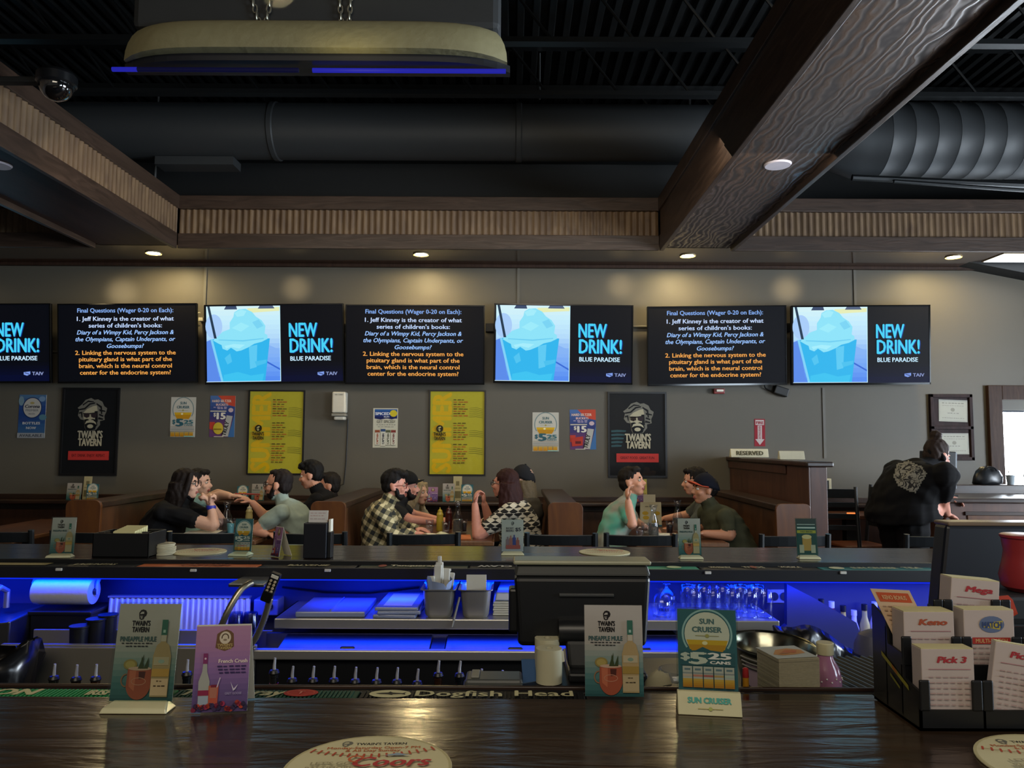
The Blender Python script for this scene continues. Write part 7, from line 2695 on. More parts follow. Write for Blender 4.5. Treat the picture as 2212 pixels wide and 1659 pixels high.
place(ch, (at(1822, 1100, 6.72).x, 6.72, .14), math.radians(172), 'black ladder-back chair beside the wooden partition')
tag(ch, None, 'chair', 'ladder-back chairs by the partition')
o = copy_tree(ch)
place(o, (3.2, 7.2, .14), math.radians(95), 'black ladder-back chair partly behind the server')
o = MB().box(2.47, 3.5, 6.45, 7.44, 0.0, .139).build('low_platform', m_dkw, None, bevel=.01)
tag(o, 'low dark platform under the ladder-back chairs', 'platform')
# emblem on the server's back: sheet fitted onto the shirt
emb = bpy.data.materials.new('shirt_emblem')
emb.use_nodes = True
nt = emb.node_tree
bs = nt.nodes['Principled BSDF']
tc = nt.nodes.new('ShaderNodeTexCoord')
nz = nt.nodes.new('ShaderNodeTexNoise')
nz.inputs['Scale'].default_value = 22
nz.inputs['Distortion'].default_value = 2.2
rp = nt.nodes.new('ShaderNodeValToRGB')
rp.color_ramp.elements[0].position = .47
rp.color_ramp.elements[1].position = .53
rp.color_ramp.elements[0].color = (*lin('141416'), 1)
rp.color_ramp.elements[1].color = (*lin('86847a'), 1)
nt.links.new(tc.outputs['Object'], nz.inputs['Vector'])
nt.links.new(nz.outputs['Fac'], rp.inputs[0])
nt.links.new(rp.outputs[0], bs.inputs['Base Color'])
bs.inputs['Roughness'].default_value = .8
outline = [(1938, 1003), (1962, 996), (1990, 1008), (2002, 1022), (1990, 1045), (1978, 1064), (1962, 1060), (1942, 1050), (1931, 1030)]
N = 26
vs, fs, mi = [], [], []
inside = lambda x, y: sum(((outline[i][1] > y) != (outline[i - 1][1] > y)) and (x < (outline[i - 1][0] - outline[i][0]) * (y - outline[i][1]) / (outline[i - 1][1] - outline[i][1]) + outline[i][0]) for i in range(len(outline))) % 2
mb = MB()
for j in range(N + 1):
    for i in range(N + 1):
        vs.append(at(1928 + 78 * i / N, 992 + 76 * j / N, 5.75))
for j in range(N):
    for i in range(N):
        cx, cy = 1928 + 78 * (i + .5) / N, 992 + 76 * (j + .5) / N
        if inside(cx, cy):
            fs.append((j * (N + 1) + i, j * (N + 1) + i + 1, (j + 1) * (N + 1) + i + 1, (j + 1) * (N + 1) + i))
            inner = inside(1966 + (cx - 1966) * 1.13, 1030 + (cy - 1030) * 1.13)
            mi.append(0 if inner else 1)
# drop each point of the sheet onto the shirt
from mathutils.bvhtree import BVHTree
me = SERVER.data
bv = BVHTree.FromPolygons([v.co + SERVER.location for v in me.vertices], [tuple(p.vertices) for p in me.polygons])
keep = {}
for f_ in fs:
    for i in f_:
        if i not in keep:
            hit = bv.ray_cast(vs[i], (vs[i] - Vector((0, 0, EYE))).normalized())
            keep[i] = hit[0] + hit[1] * .004 if hit[0] is not None else None
mb = MB()
ids = {i: k for k, i in enumerate([i for i in keep if keep[i] is not None])}
mb.v = [tuple(keep[i]) for i in ids]
for f_, m_ in zip(fs, mi):
    if all(i in ids for i in f_):
        mb.f.append(tuple(ids[i] for i in f_))
        mb.mi.append(m_)
if mb.f:
    mb.build('back_print', [emb, mat('emblem_edge', '77756c', rough=.8)], SERVER, smooth='all')

# ================================================================ ON THE SHELF AND TABLES OF THE BOOTHS
SZ = .9055
def shelf_pos(px, y=8.03):
    return (at(px, 1080, y).x, y, SZ)


C = lambda lb, px, w, h, art, y=8.03, rz=0.0: card_sign(lb, shelf_pos(px, y), w, h, art, base='slab', rz=rz, tilt=6)
C('white pineapple mule card on the wall shelf under the dark tavern poster', 158, .15, .175, lambda p, W, H: art_pineapple(p, W, H, False), 8.0)
C('tall tan card behind the two shelf cards under the dark tavern poster', 186, .085, .24, art_plain('a39b78', '6b6448'), 8.1)
C('blue round-label card on the wall shelf beside the pineapple card', 198, .125, .165, art_sun, 8.0)
C('blue round-label card on the wall shelf under the buckled yellow menu', 523, .12, .15, art_sun)
C('white card on the wall shelf behind the held red straw', 556, .13, .175, lambda p, W, H: art_pineapple(p, W, H, False))
C('purple drink card on the wall shelf behind the mustard bottle', 934, .11, .15, art_crush)
C('white card on the wall shelf beside the purple one', 969, .125, .19, lambda p, W, H: art_pineapple(p, W, H, False), 8.0)
C('tall tan card standing up behind the shelf cards under the flat yellow menu', 988, .09, .26, art_plain('a39b78', '6b6448'), 8.12)
C('blue round-label card on the wall shelf next to the clasped hands', 1009, .125, .18, art_sun, 8.0)
C('blank white card on the wall shelf behind the fair-haired person', 914, .09, .11, art_plain('b5b2a4', 'a9a698'), 8.06)
C('tall yellowish card on the wall shelf behind the turquoise shirt', 1391, .07, .24, art_plain('a8a05a', '8f874a'), 8.1)
C('purple card on the wall shelf behind the turquoise shirt', 1380, .10, .14, art_crush, 8.0)

TZ = .7605
m_yel = mat('mustard_yellow', 'a8922e', rough=.35)
m_ket = mat('ketchup_red', '3d100e', rough=.3)
m_wat = mat('drink_blue', '6fb0b0', rough=.2)


def on_table(px, y):
    return at(px, 1150, y).x


def squeeze(lb, px, y, m, H, capm):
    x = on_table(px, y)
    t = thing('squeeze_bottle', lb, 'bottle', (x, y, TZ))
    MB().lathe([(.028, 0), (.031, .006), (.031, H * .5), (.027, H * .62), (.03, H * .7), (.02, H * .8)], (x, y, TZ), 16).build('bottle_body', m, t, smooth=True)
    MB().lathe([(.021, H * .8), (.019, H * .88), (.006, H * .92), (.004, H)], (x, y, TZ), 14).build('nozzle', capm, t, smooth=True)


def carafe(lb, px, y, H=.25):
    x = on_table(px, y)
    t = thing('carafe', lb, 'carafe', (x, y, TZ))
    MB().lathe([(.04, 0), (.045, .01), (.045, H * .45), (.022, H * .68), (.022, H * .82), (.034, H), (.032, H), (.019, H * .82), (.019, H * .68), (.041, H * .45), (.041, .01), (.0005, .008)], (x, y, TZ), 20).build('glass_wall', m_glass, t, smooth='all')
    MB().lathe([(.0395, .012), (.0395, H * .42), (.0005, H * .42)], (x, y, TZ), 18).build('water', mat('carafe_water', '8d9088', rough=.05, trans=.8, ior=1.33), t, smooth=True)


def tumbler(lb, px, y, H=.12, fill=None, r=.036):
    x = on_table(px, y)
    t = thing('tumbler', lb, 'glass', (x, y, TZ))
    MB().lathe([(r * .8, 0), (r, H), (r - .003, H), (r * .8 - .003, .008), (.0005, .008)], (x, y, TZ), 18).build('glass_wall', m_glass, t, smooth='all')
    if fill:
        MB().lathe([(r * .8 - .004, .009), (r - .006, H * .7), (.0005, H * .7)], (x, y, TZ), 16).build('drink', fill, t, smooth=True)


def slab_thing(name, lb, cat, px0, px1, y0, y1, h, m, z=TZ, rz=0):
    a, b = on_table(px0, y0), on_table(px1, y0)
    o = MB().box(a, b, y0, y1, z, z + h, R3('Z', rz) if rz else None).build(name, m, None, bevel=min(.004, h * .3))
    return tag(o, lb, cat)


t = thing('binder', 'black binder with red corners lying on the near booth table', 'binder', (on_table(438, 6.15), 6.25, TZ))
xa, xb = on_table(408, 6.12), on_table(470, 6.12)
MB().box(xa, xb, 6.12, 6.38, TZ, TZ + .028).build('cover', m_plb, t, bevel=.004)
MB().box(xa + .05, xb - .07, 6.117, 6.12, TZ + .004, TZ + .026).build('spine_label', m_white, t)
for x0 in (xa + .01, xb - .045):
    MB().box(x0, x0 + .03, 6.116, 6.12, TZ + .003, TZ + .026).build('corner_tab', mat('tab_red', '8a2a24', rough=.5), t)
o = slab_thing('paper_sheet', 'white papers lying on top of the black binder', 'paper', 392, 462, 6.15, 6.36, .004, m_white, TZ + .0285, 8)
slab_thing('napkin_sheet', 'white napkin beside the black binder', 'napkin', 452, 500, 6.1, 6.22, .003, m_white, TZ, 6)
carafe('water carafe standing behind the blue drink', 489, 6.62, .25)
tumbler('tall glass of blue drink on the binder table', 498, 6.35, .13, m_wat)
tumbler('empty glass beside the blue drink', 474, 6.45, .12)
squeeze('pale yellow squeeze bottle on the binder table', 537, 6.9, mat('mayo_pale', 'a59b66', rough=.4), .2, m_cream)
tumbler('white mug-like cup behind the blue drink', 512, 6.8, .09, m_white)
slab_thing('paper_basket', 'orange paper basket by the grey shirt on the binder table', 'basket', 572, 600, 6.3, 6.5, .03, mat('basket_orange', 'b0602c', rough=.7))
a, b = at(508, 1066, 6.58), at(562, 1068, 6.58)
o = MB().tube([a, a.lerp(b, .4)], .005, 8).tube([a.lerp(b, .4), b], .007, 8).build('red_straw', mat('straw_red', '9a3626', rough=.4), smooth=True)
tag(o, 'red and white stick held in the bearded person\'s hand', 'straw')
# middle table
squeeze('yellow mustard bottle on the middle booth table', 950, 6.7, m_yel, .2, m_yel)
squeeze('dark red ketchup bottle beside the mustard', 969, 6.85, m_ket, .2, m_ket)
carafe('tall water carafe beside the ketchup bottle', 989, 6.55, .27)
tumbler('short dark drink beside the tall carafe', 1002, 6.6, .11, mat('cola', '140a08', rough=.2), .03)
tumbler('clear glass near the folded plaid arms', 928, 6.55, .11)
tumbler('clear glass beside the mustard bottle', 963, 6.5, .10)
t = thing('round_plate', 'white plate with leftovers on the middle booth table', 'plate', (on_table(925, 6.25), 6.27, TZ))
q = on_table(922, 6.25)
MB().lathe([(.06, 0), (.11, .014), (.108, .017), (.06, .005), (.0005, .005)], (q, 6.27, TZ), 26).build('plate_dish', m_white, t, smooth=True)
MB().ell((q - .02, 6.27, TZ + .014), (.03, .02, .012)).build('food_scrap', mat('crust_brown', '6a4826', rough=.8), t, smooth='all')
rs = []
q = on_table(955, 6.2)
rnd = random.Random(2)
for k, (r, z) in enumerate(((.05, 0), (.055, .015), (.045, .035), (.02, .048))):
    rs.append([Vector((q + r * math.cos(w) * rnd.uniform(.8, 1.15), 6.2 + r * .8 * math.sin(w) * rnd.uniform(.8, 1.15), TZ + z + (rnd.uniform(-.006, .006) if k else 0))) for w in [i * 2 * PI / 14 for i in range(14)]])
o = MB().rings(rs).build('crumpled_napkin', mat('napkin_pale', 'b5b08a', rough=.8), smooth='all')
tag(o, 'crumpled pale napkin before the mustard bottle', 'napkin')
slab_thing('paper_basket', 'orange paper basket before the tall carafe', 'basket', 968, 1016, 6.1, 6.25, .022, mat('basket_orange', 'b0602c', rough=.7), TZ, 5)
# carafe table
carafe('water carafe closest to the turquoise shirt', 1412, 6.35, .26)
carafe('water carafe beside the navy cap', 1464, 6.75, .27)
tumbler('dark drink between the two carafes', 1447, 6.55, .11, mat('cola', '140a08', rough=.2))
tumbler('small glass by the turquoise elbow', 1382, 6.25, .10)
tumbler('clear glass behind the nearer carafe', 1394, 6.5, .10)
t = thing('menu_rack', 'cream folded menu with yellow pictures standing behind the carafes', 'menu', (on_table(1405, 7.1), 7.15, TZ))
xa, xb = on_table(1385, 7.1), on_table(1430, 7.1)
p = Print((xa, 7.1, TZ + .002), (xb - xa, 0, 0), (0, .03, .22), 90, 110)
p.rect(0, 0, 90, 110, 'a39c80')
for x, y in ((20, 60), (22, 40), (60, 22), (70, 60)):
    p.ell(x, y, 14, 9, 'a08426', 14)
p.scribble(20, 70, 88, 4, '6d6650', 3, 2)
p.rect(0, 0, 90, 8, '2c5560')
p.build('print', t)
MB().hexa([(xa, 7.102, TZ + .001), (xb, 7.102, TZ + .001), (xb, 7.2, TZ + .001), (xa, 7.2, TZ + .001)], [(xa, 7.132, TZ + .22), (xb, 7.132, TZ + .22), (xb, 7.138, TZ + .22), (xa, 7.138, TZ + .22)]).build('menu_fold', m_cream, t)
MB().box(xa + .03, xb - .05, 7.14, 7.145, TZ + .2, TZ + .29).build('tall_card', m_cream, t)
slab_thing('paper_sheet', 'large white paper at the edge of the carafe table', 'paper', 1412, 1490, 6.08, 6.28, .003, m_white, TZ, 3)
slab_thing('napkin_sheet', 'folded white napkin beyond the large paper', 'napkin', 1420, 1450, 6.34, 6.46, .02, m_white, TZ, -12)

# ================================================================ FRONT BAR
FB0, FBE, FBG, FBI = .66, 1.398, 1.452, 1.476
t = thing('front_bar', 'glossy dark wood bar top nearest the camera with mat gutter', 'bar', (0, 1.1, 0))
MB().box(-2.6, 2.6, FB0, FBE, 1.03, BT).build('bar_top', wood('bar_front_varnish', '2b2018', '3d2f24', stretch=(1, 6, 6), scale=4.0, rough=.19, bump=.22, spec=.7), t, bevel=.006, seg=3)
MB().box(-2.6, 2.6, FBE, FBG, 1.03, 1.058).build('mat_gutter', m_rub, t)
MB().box(-2.6, 2.6, FBG, FBI - .008, 1.03, 1.063).build('gutter_edge', m_plb, t, bevel=.002)
MB().box(-2.6, 2.6, FBI - .008, FBI, 1.02, 1.068).build('inner_rail', m_dkw, t, bevel=.002)
MB().box(-2.6, 2.6, .85, 1.36, .0, 1.03).build('bar_body', m_dkw, t)
GZ = 1.0585


def fm(lb, a, b, col, draw, ridge=True):
    xa, xb = at(a, 1500, 1.42).x, at(b, 1500, 1.42).x
    bar_mat('bar_mat', lb, xa, xb, FBE + .002, FBG - .002, GZ, mat('fmat_' + col, col, rough=.55, spec=.4), draw, ridge=ridge)


def d1(p, W, D):
    p.text('JAMESON', W * .63, D * .2, D * .62, 'b9b48c', w=W * .34, align='R', bold=.1, shear=.15)
    p.text('IRISH WHISKEY', W * .77, D * .16, D * .5, 'b9b48c', w=W * .22, align='L', bold=.08)


def d2(p, W, D):
    p.text('Tanqueray', W * .60, D * .25, D * .62, 'b9b48c', w=W * .55, align='R', bold=.05, shear=.3)
    p.ell(W * .69, D * .5, D * .62, D * .40, '97302a', 24)
    p.ring(W * .69, D * .5, D * .5, D * .31, 2, 'b3503f', 24)
    p.text('T', W * .69, D * .34, D * .3, 'c07060', bold=.04)


def d3(p, W, D):
    p.ell(W * .135, D * .5, W * .093, D * .42, 'b9b48c', 28)
    y = D * .5
    p.poly([(W * .07, y + 1), (W * .1, y + 4), (W * .125, y + 5), (W * .132, y + 11), (W * .145, y + 5), (W * .19, y + 2), (W * .205, y + 8), (W * .2, y), (W * .205, y - 7), (W * .185, y - 2), (W * .145, y - 4), (W * .15, y - 9), (W * .125, y - 4), (W * .09, y - 3)], '17171a')
    p.text('Dogfish', W * .25, D * .22, D * .58, 'b9b48c', w=W * .38, align='L', bold=.02)
    p.text('Head', W * .69, D * .22, D * .58, 'b9b48c', w=W * .255, align='L', bold=.02)


fm('bright green bar mat with cream lettering behind the pineapple card', -420, 372, '2c8a54', d1)
fm('dark green bar mat with red seal between the purple card and the shark mat', 374, 772, '1c4436', d2)
fm('black bar mat with cream shark oval and Dogfish Head lettering', 776, 1264, '0e0f10', d3)
o = slab_thing('mat_strip', 'plain black rubber strip behind the second pineapple card', 'bar mat', 0, 1, 1.4, 1.45, .006, m_rub, GZ)
bpy.data.objects.remove(o)
xa, xb = at(1268, 1500, 1.42).x, at(1900, 1500, 1.42).x
o = MB().box(xa, xb, FBE + .002, FBG - .002, GZ, GZ + .004).build('bar_strip', m_bar, None)
tag(o, 'plain dark strip of the gutter behind the second pineapple card', 'strip')

q = on(303, 1531, BT)
S('large pineapple mule card in a clear stand with thick foot, nearest the camera', (q.x, q.y, BT + .0005), .106, .158, art_pineapple, rz=0.0, tilt=9, depth=.028)
q = on(473, 1541, BT)
S('purple French Crush tent card on the bar beside the large pineapple card', (q.x, q.y, BT + .0005), .089, .139, art_crush, base='tent', rz=.13, tilt=8)
q = on(1327, 1506, BT)
S('pineapple mule card before the terminal and paper rolls', (q.x, q.y - .004, BT + .0005), .104, .156, art_pineapple, base='slab', rz=-.02, tilt=7)
q = on(1532, 1541, BT)
t = thing('round_label_stand', 'teal five-dollar round-label card in a cream-footed stand on the bar', 'sign')
w, h, fh = .098, .131, .034
tl = math.radians(8)
up = Vector((0, math.sin(tl), math.cos(tl)))
p = Print(Vector((-w / 2, 0, .002)) + up * fh, (w, 0, 0), up * h, 100, 150, eps=.00012)
art_sun(p, 100, 150)
p.build('print', t)
c = [p.o, p.o + p.u, p.o + p.u + p.v, p.o + p.v]
MB().prism([v - p.n * .0012 for v in c], p.n * .0012).build('card', m_white, t)
e = .003
c2 = [p.o + Vector((-e, 0, 0)) + p.n * .002, p.o + p.u + Vector((e, 0, 0)) + p.n * .002, p.o + p.u + p.v + Vector((e, 0, e)) + p.n * .002, p.o + p.v + Vector((-e, 0, e)) + p.n * .002]
MB().add(c2, [(0, 1, 2, 3)]).build('clear_front', m_acryl, t)
MB().add([v - p.n * .006 for v in c2], [(0, 1, 2, 3)]).build('clear_back', m_acryl, t)
MB().hexa([(-w / 2 - .003, -.014, 0), (w / 2 + .003, -.014, 0), (w / 2 + .003, .035, 0), (-w / 2 - .003, .035, 0)],
          [(-w / 2 - .003, .0, fh), (w / 2 + .003, .0, fh), (w / 2 + .003, .010, fh), (-w / 2 - .003, .010, fh)]).build('cream_foot', mat('foot_cream', 'b9b48e', rough=.4), t, bevel=.001)
sl = Vector((0, .014, fh))
p = Print((-w / 2, -.0145, .002), (w, 0, 0), sl * .95, 100, 36, eps=.0003)
p.text('SUN CRUISER', 50, 18, 9, '4f9c90', w=72, bold=.06)
p.line([(30, 9), (72, 9)], 1, 'a39a5c')
p.ell(51, 9, 3.4, 3.2, '9aa05a', 10)
p.build('foot_lettering', t)
place(t, (q.x, q.y, BT + .0005), -.13)

flat_coaster('large round baseball coaster cut by the frame bottom, in the middle of the bar', -.196, 1.095, .116, .05)
q = on(2058, 1606, BT)
flat_coaster('large round baseball coaster before the play-slip rack', q.x + .115, 1.115, .116, .0)

# ---- inner work shelf behind the front bar
WSZ = 1.0
wx0, wx1 = at(1000, 1470, 1.7).x, 1.5
wxm = at(1172, 1470, 1.75).x
t = thing('work_shelf', 'black work shelf behind the front bar under the terminal', 'shelf', ((wx0 + wx1) / 2, 1.75, WSZ))
MB().box(wxm, wx1, 1.48, 1.92, WSZ - .03, WSZ).box(wx0, wxm, 1.48, 1.74, WSZ - .03, WSZ).build('shelf_top', m_plb, t, bevel=.004)
MB().box(wx0 + .05, wx0 + .08, 1.55, 1.7, 0, WSZ - .03).box(wx1 - .1, wx1 - .07, 1.55, 1.9, 0, WSZ - .03).build('shelf_legs', m_ssd, t)

TY = 1.80
tz0, tz1 = at(1250, 1398, TY).z, at(1250, 1213, TY + .03).z
xa, xb = at(1110, 1300, TY).x, at(1408, 1300, TY).x
t = thing('pos_terminal', 'black point-of-sale terminal seen from behind, cream edge on top', 'terminal', ((xa + xb) / 2, TY + .05, WSZ))
MB().hexa([(xa + .01, TY, tz0), (xb - .012, TY, tz0), (xb - .012, TY + .03, tz0), (xa + .01, TY + .03, tz0)],
          [(xa, TY + .005, tz1 - .03), (xb, TY + .005, tz1 - .03), (xb, TY + .07, tz1 - .03), (xa, TY + .07, tz1 - .03)]).build('rear_shell', m_plb, t, bevel=.012, seg=3)
MB().hexa([(xa, TY + .005, tz1 - .03), (xb, TY + .005, tz1 - .03), (xb, TY + .075, tz1 - .03), (xa, TY + .075, tz1 - .03)],
          [(xa + .006, TY + .02, tz1 - .006), (xb - .006, TY + .02, tz1 - .006), (xb - .006, TY + .08, tz1 - .006), (xa + .006, TY + .08, tz1 - .006)]).build('upper_shell', mat('shell_grey', '2a2b28', rough=.45), t, bevel=.006)
MB().box(xa - .002, xb + .002, TY + .012, TY + .09, tz1 - .006, tz1 + .004).build('top_edge', mat('edge_cream', '8f8c72', rough=.4), t, bevel=.004)
MB().box(xa - .012, xa + .012, TY + .01, TY + .06, tz1 - .16, tz1 - .06).build('side_reader', m_plb, t, bevel=.006)
a, b = at(1208, 1285, TY), at(1326, 1285, TY)
MB().box(a.x, b.x, TY - .004, TY + .01, a.z - .003, a.z + .003).build('vent_slot', mat('slot_grey', '3d3e3e', rough=.4), t, bevel=.001)
MB().box(xa + .03, xb - .03, TY + .076, TY + .082, tz0 + .03, tz1 - .03).build('touch_screen', mat('screen_off', '0a0c12', rough=.1), t)
a, b = at(1204, 1356, TY), at(1335, 1356, TY)
MB().lathe([(.001, a.x), (.026, a.x + .002), (.028, a.x + .012), (.028, b.x)], (0, TY - .01, a.z - .005), 22, 'X').build('hinge', mat('hinge_black', '17181a', rough=.35), t, smooth=True)
c0, c1 = at(1222, 1400, TY - .02), at(1330, 1400, TY - .02)
MB().hexa([(c0.x + .004, TY - .05, WSZ + .02), (c1.x, TY - .05, WSZ + .02), (c1.x, TY + .02, WSZ + .02), (c0.x + .004, TY + .02, WSZ + .02)],
          [(c0.x, TY - .035, a.z - .02), (c1.x, TY - .035, a.z - .02), (c1.x, TY + .015, a.z - .02), (c0.x, TY + .015, a.z - .02)]).build('neck', mat('neck_dark', '1b1c1c', rough=.5), t, bevel=.008)
MB().box(c0.x + .001, c1.x + .06, TY - .09, TY + .12, WSZ + .001, WSZ + .022).build('base', m_plb, t, bevel=.006)

m_roll = mat('till_roll_paper', 'b5b093', rough=.75)
for k, (px, y, h) in enumerate(((1186, 1.72, .072), (1182, 1.785, .078))):
    q = at(px, 1465, y)
    rr = .0285
    z0 = WSZ + .0235 if k == 0 else WSZ + .0235
    z0 = WSZ + .001
    x = q.x
    t = thing('paper_roll', ['cream till paper roll with a loose tail before the terminal stand', 'cream till paper roll behind the one with the loose tail'][k], 'paper roll', (x, y, z0))
    MB().lathe([(.008, 0), (rr, 0), (rr, h), (.008, h), (.008, h * .2)], (x, y, z0), 32, cap=False).build('roll', m_roll, t, smooth=True)
    MB().lathe([(.0078, h - .004), (.0001, h - .004)], (x, y, z0), 16, cap=False).build('core', m_plb, t)
    if k == 0:
        MB().hexa([(x + rr - .004, y - .01, z0 + h * .6), (x + rr + .006, y - .004, z0 + h * .62), (x + rr + .006, y - .0035, z0 + h * .62), (x + rr - .004, y - .0095, z0 + h * .6)],
                  [(x + rr - .006, y - .012, z0 + h), (x + rr + .003, y - .006, z0 + h * .93), (x + rr + .003, y - .0055, z0 + h * .93), (x + rr - .006, y - .0115, z0 + h)]).build('loose_tail', m_roll, t)
a, b = at(1006, 1470, 1.69), at(1128, 1470, 1.69)
t = thing('handset', 'long grey handset lying on the work shelf left of the paper rolls', 'handset', ((a.x + b.x) / 2, 1.70, WSZ))
MB().box(a.x, b.x, 1.66, 1.73, WSZ + .001, WSZ + .022).build('handset_body', mat('handset_grey', '4a4c4a', rough=.4), t, bevel=.006)
MB().box(a.x + .012, a.x + .03, 1.67, 1.72, WSZ + .022, WSZ + .027).build('key_block', mat('key_pale', '7d7d74', rough=.5), t, bevel=.002)
a, b = at(1130, 1470, 1.70), at(1160, 1470, 1.70)
t = MB().hexa([(a.x, 1.71, WSZ + .001), (b.x, 1.725, WSZ + .001), (b.x, 1.727, WSZ + .001), (a.x, 1.712, WSZ + .001)], [(a.x - .004, 1.715, WSZ + .05), (b.x - .004, 1.73, WSZ + .046), (b.x - .004, 1.732, WSZ + .046), (a.x - .004, 1.717, WSZ + .05)]).build('blue_leaflet', mat('leaflet_blue', '3f5f8c', rough=.5), None)
tag(t, 'blue leaflet standing behind the paper rolls', 'leaflet')

# napkin wad, ashtray, card reader
q = at(1424, 1478, 1.56)
rs = []
rnd = random.Random(8)
for k, (r, z) in enumerate(((.9, 0), (1, .02), (.9, .045), (.62, .062), (.25, .07))):
    rs.append([Vector((q.x + .03 * r * math.cos(w) * rnd.uniform(.82, 1.15), 1.56 + .022 * r * math.sin(w) * rnd.uniform(.82, 1.15), WSZ + .0005 + z + (rnd.uniform(-.005, .005) if k else 0))) for w in [i * 2 * PI / 12 for i in range(12)]])
o = MB().rings(rs).build('napkin_wad', mat('napkin_warm', 'b3ab8c', rough=.8), smooth='all')
tag(o, 'crumpled napkin wad between the pineapple card and the teal card', 'napkin')
q = at(1462, 1450, 1.68)
t = thing('glass_ashtray', 'round clear dish behind the teal round-label card', 'dish', (q.x, 1.68, WSZ))
MB().lathe([(.03, 0), (.036, .002), (.038, .04), (.034, .04), (.031, .008), (.0005, .008)], (q.x, 1.68, WSZ + .001), 24).build('dish_wall', m_glass, t, smooth='all')
q = at(1450, 1475, 1.54)
t = thing('card_reader', 'black card reader beside the napkin wad', 'card reader', (q.x, 1.53, WSZ))
MB().box(q.x - .022, q.x + .026, 1.50, 1.565, WSZ + .001, WSZ + .048, R3('Z', -10)).build('reader_body', m_plb, t, bevel=.006)
MB().box(q.x - .012, q.x + .012, 1.515, 1.535, WSZ + .0482, WSZ + .0495, R3('Z', -10)).build('reader_screen', mat('reader_lcd', '4a3a44', rough=.2), t)

# oval tub with wavy metal, coaster block, lighter, pink bottle, dish, rubber mat
q = at(1670, 1396, 1.72)
t = thing('metal_tub', 'oval galvanised tub behind the block of square coasters', 'tub', (q.x, 1.72, WSZ))
H = .082
rs = []
tilt = R3('X', -0)
def ov(sx, sy, z):
    return [Vector((q.x + sx * math.cos(w), 1.72 + sy * .88 * math.sin(w), WSZ + .001 + z)) for w in [i * 2 * PI / 40 for i in range(40)]]
MB().rings([ov(.066, .105, 0), ov(.076, .12, .045), ov(.086, .135, H - .006), ov(.090, .139, H), ov(.088, .137, H + .003), ov(.084, .132, H - .002), ov(.074, .118, .045), ov(.064, .103, .006)]).build('tub_wall', mat('galvanised', '8f8f80', rough=.22, metal=1.0, bump=.12, scale=14), t, smooth='all')
MB().tube([(q.x + .086, 1.72, WSZ + H - .012), (q.x + .104, 1.71, WSZ + H - .012), (q.x + .11, 1.705, WSZ + H - .03), (q.x + .10, 1.71, WSZ + H - .046), (q.x + .08, 1.72, WSZ + H - .045)], .0045, 8).build('tub_handle', m_ss, t, smooth=True)
for k in range(3):
    z = .068 - k * .009
    rr = (.0845 - .002 * k, .133 - .002 * k)
    MB().tube([Vector((q.x + rr[0] * math.cos(w), 1.72 + rr[1] * .88 * math.sin(w), WSZ + z)) for w in [PI + .3 + i * (PI - .6) / 20 for i in range(21)]], .0022, 6).build('tub_bead', m_ss, t, smooth=True)
lab = MB()
ring0 = [Vector((q.x + .069 * math.cos(w), 1.72 + .096 * math.sin(w), WSZ + .006)) for w in [PI * 1.12 + i * PI * .7 / 20 for i in range(21)]]
ring1 = [Vector((q.x + .079 * math.cos(w), 1.72 + .110 * math.sin(w), WSZ + .055)) for w in [PI * 1.12 + i * PI * .7 / 20 for i in range(21)]]
lab.add(ring0 + ring1, [(i, i + 1, 22 + i, 21 + i) for i in range(20)])
lab.build('tub_label', mat('label_pink', 'a893a0', rough=.5), t, smooth='all')
p = Print((q.x - .066, 1.628, WSZ + .008), (.062, -.018, 0), (0, -.012, .046), 75, 55, eps=.0009)
p.ring(46, 8, 50, 42, 4, '2c4a80', 20, PI * .35, PI * .75)
p.text('SUN', 30, 28, 12, '3d5a8c', w=36, bold=.06)
p.text('CRUISE', 36, 8, 12, '3d5a8c', w=58, bold=.06)
p.build('label_lettering', t)
cq = at(1700, 1480, 1.53)
cz = WSZ + .0015
t = thing('coaster_block', 'tall block of square beer coasters before the metal tub', 'coasters', (cq.x, 1.53, cz))
mb = MB()
rnd = random.Random(6)
n = 46
th = .0025
for k in range(n):
    j = rnd.uniform(-.0006, .0006)
    mb.box(cq.x - .042 + j, cq.x + .042 + j, 1.485 + j, 1.567 + j, cz + k * th, cz + k * th + th * .82, R3('Z', 11), (cq.x, 1.53, cz))
o = mb.build('coaster_edges', mat('coaster_edge', '8f8870', rough=.8, vary=.15, scale=200), t)
o['kind'] = 'stuff'
rz = R3('Z', 11)
oo = Vector((-.042, -.04, n * th)); uu, vv = rz @ Vector((.084, 0, 0)), rz @ Vector((0, .082, 0))
p = Print(Vector((cq.x, 1.53, cz)) + rz @ oo, uu, vv, 90, 90, eps=.0004)
p.rect(0, 0, 90, 90, 'a5aaa5')
p.poly([(8, 30), (30, 62), (60, 70), (84, 55), (80, 30), (50, 22), (24, 20)], 'b0804f')
p.poly([(30, 40), (50, 58), (72, 50), (60, 32)], 'a8623c')
p.poly([(20, 30), (36, 40), (44, 28)], '9c6a44')
p.build('top_print', t)
q = at(1611, 1484, 1.495)
t = thing('lighter', 'red and yellow lighter propped before the metal tub', 'lighter', (q.x, 1.495, WSZ))
MB().lathe([(.0055, 0), (.006, .004), (.006, .078)], (q.x, 1.495, WSZ + .001), 12).build('lighter_body', mat('lighter_yellow', 'b07a22', rough=.3), t, smooth=True)
MB().lathe([(.006, .078), (.0065, .079), (.0055, .094), (.003, .096)], (q.x, 1.495, WSZ + .001), 12).build('lighter_top', mat('lighter_red', 'a02c2c', rough=.3), t, smooth=True)
y = 1.60
q = at(1784, 1480, y)
zt = at(1783, 1388, y).z
H = zt - WSZ
t = thing('pink_bottle', 'pink drink bottle with cream cap beside the coaster block', 'bottle', (q.x, y, WSZ))
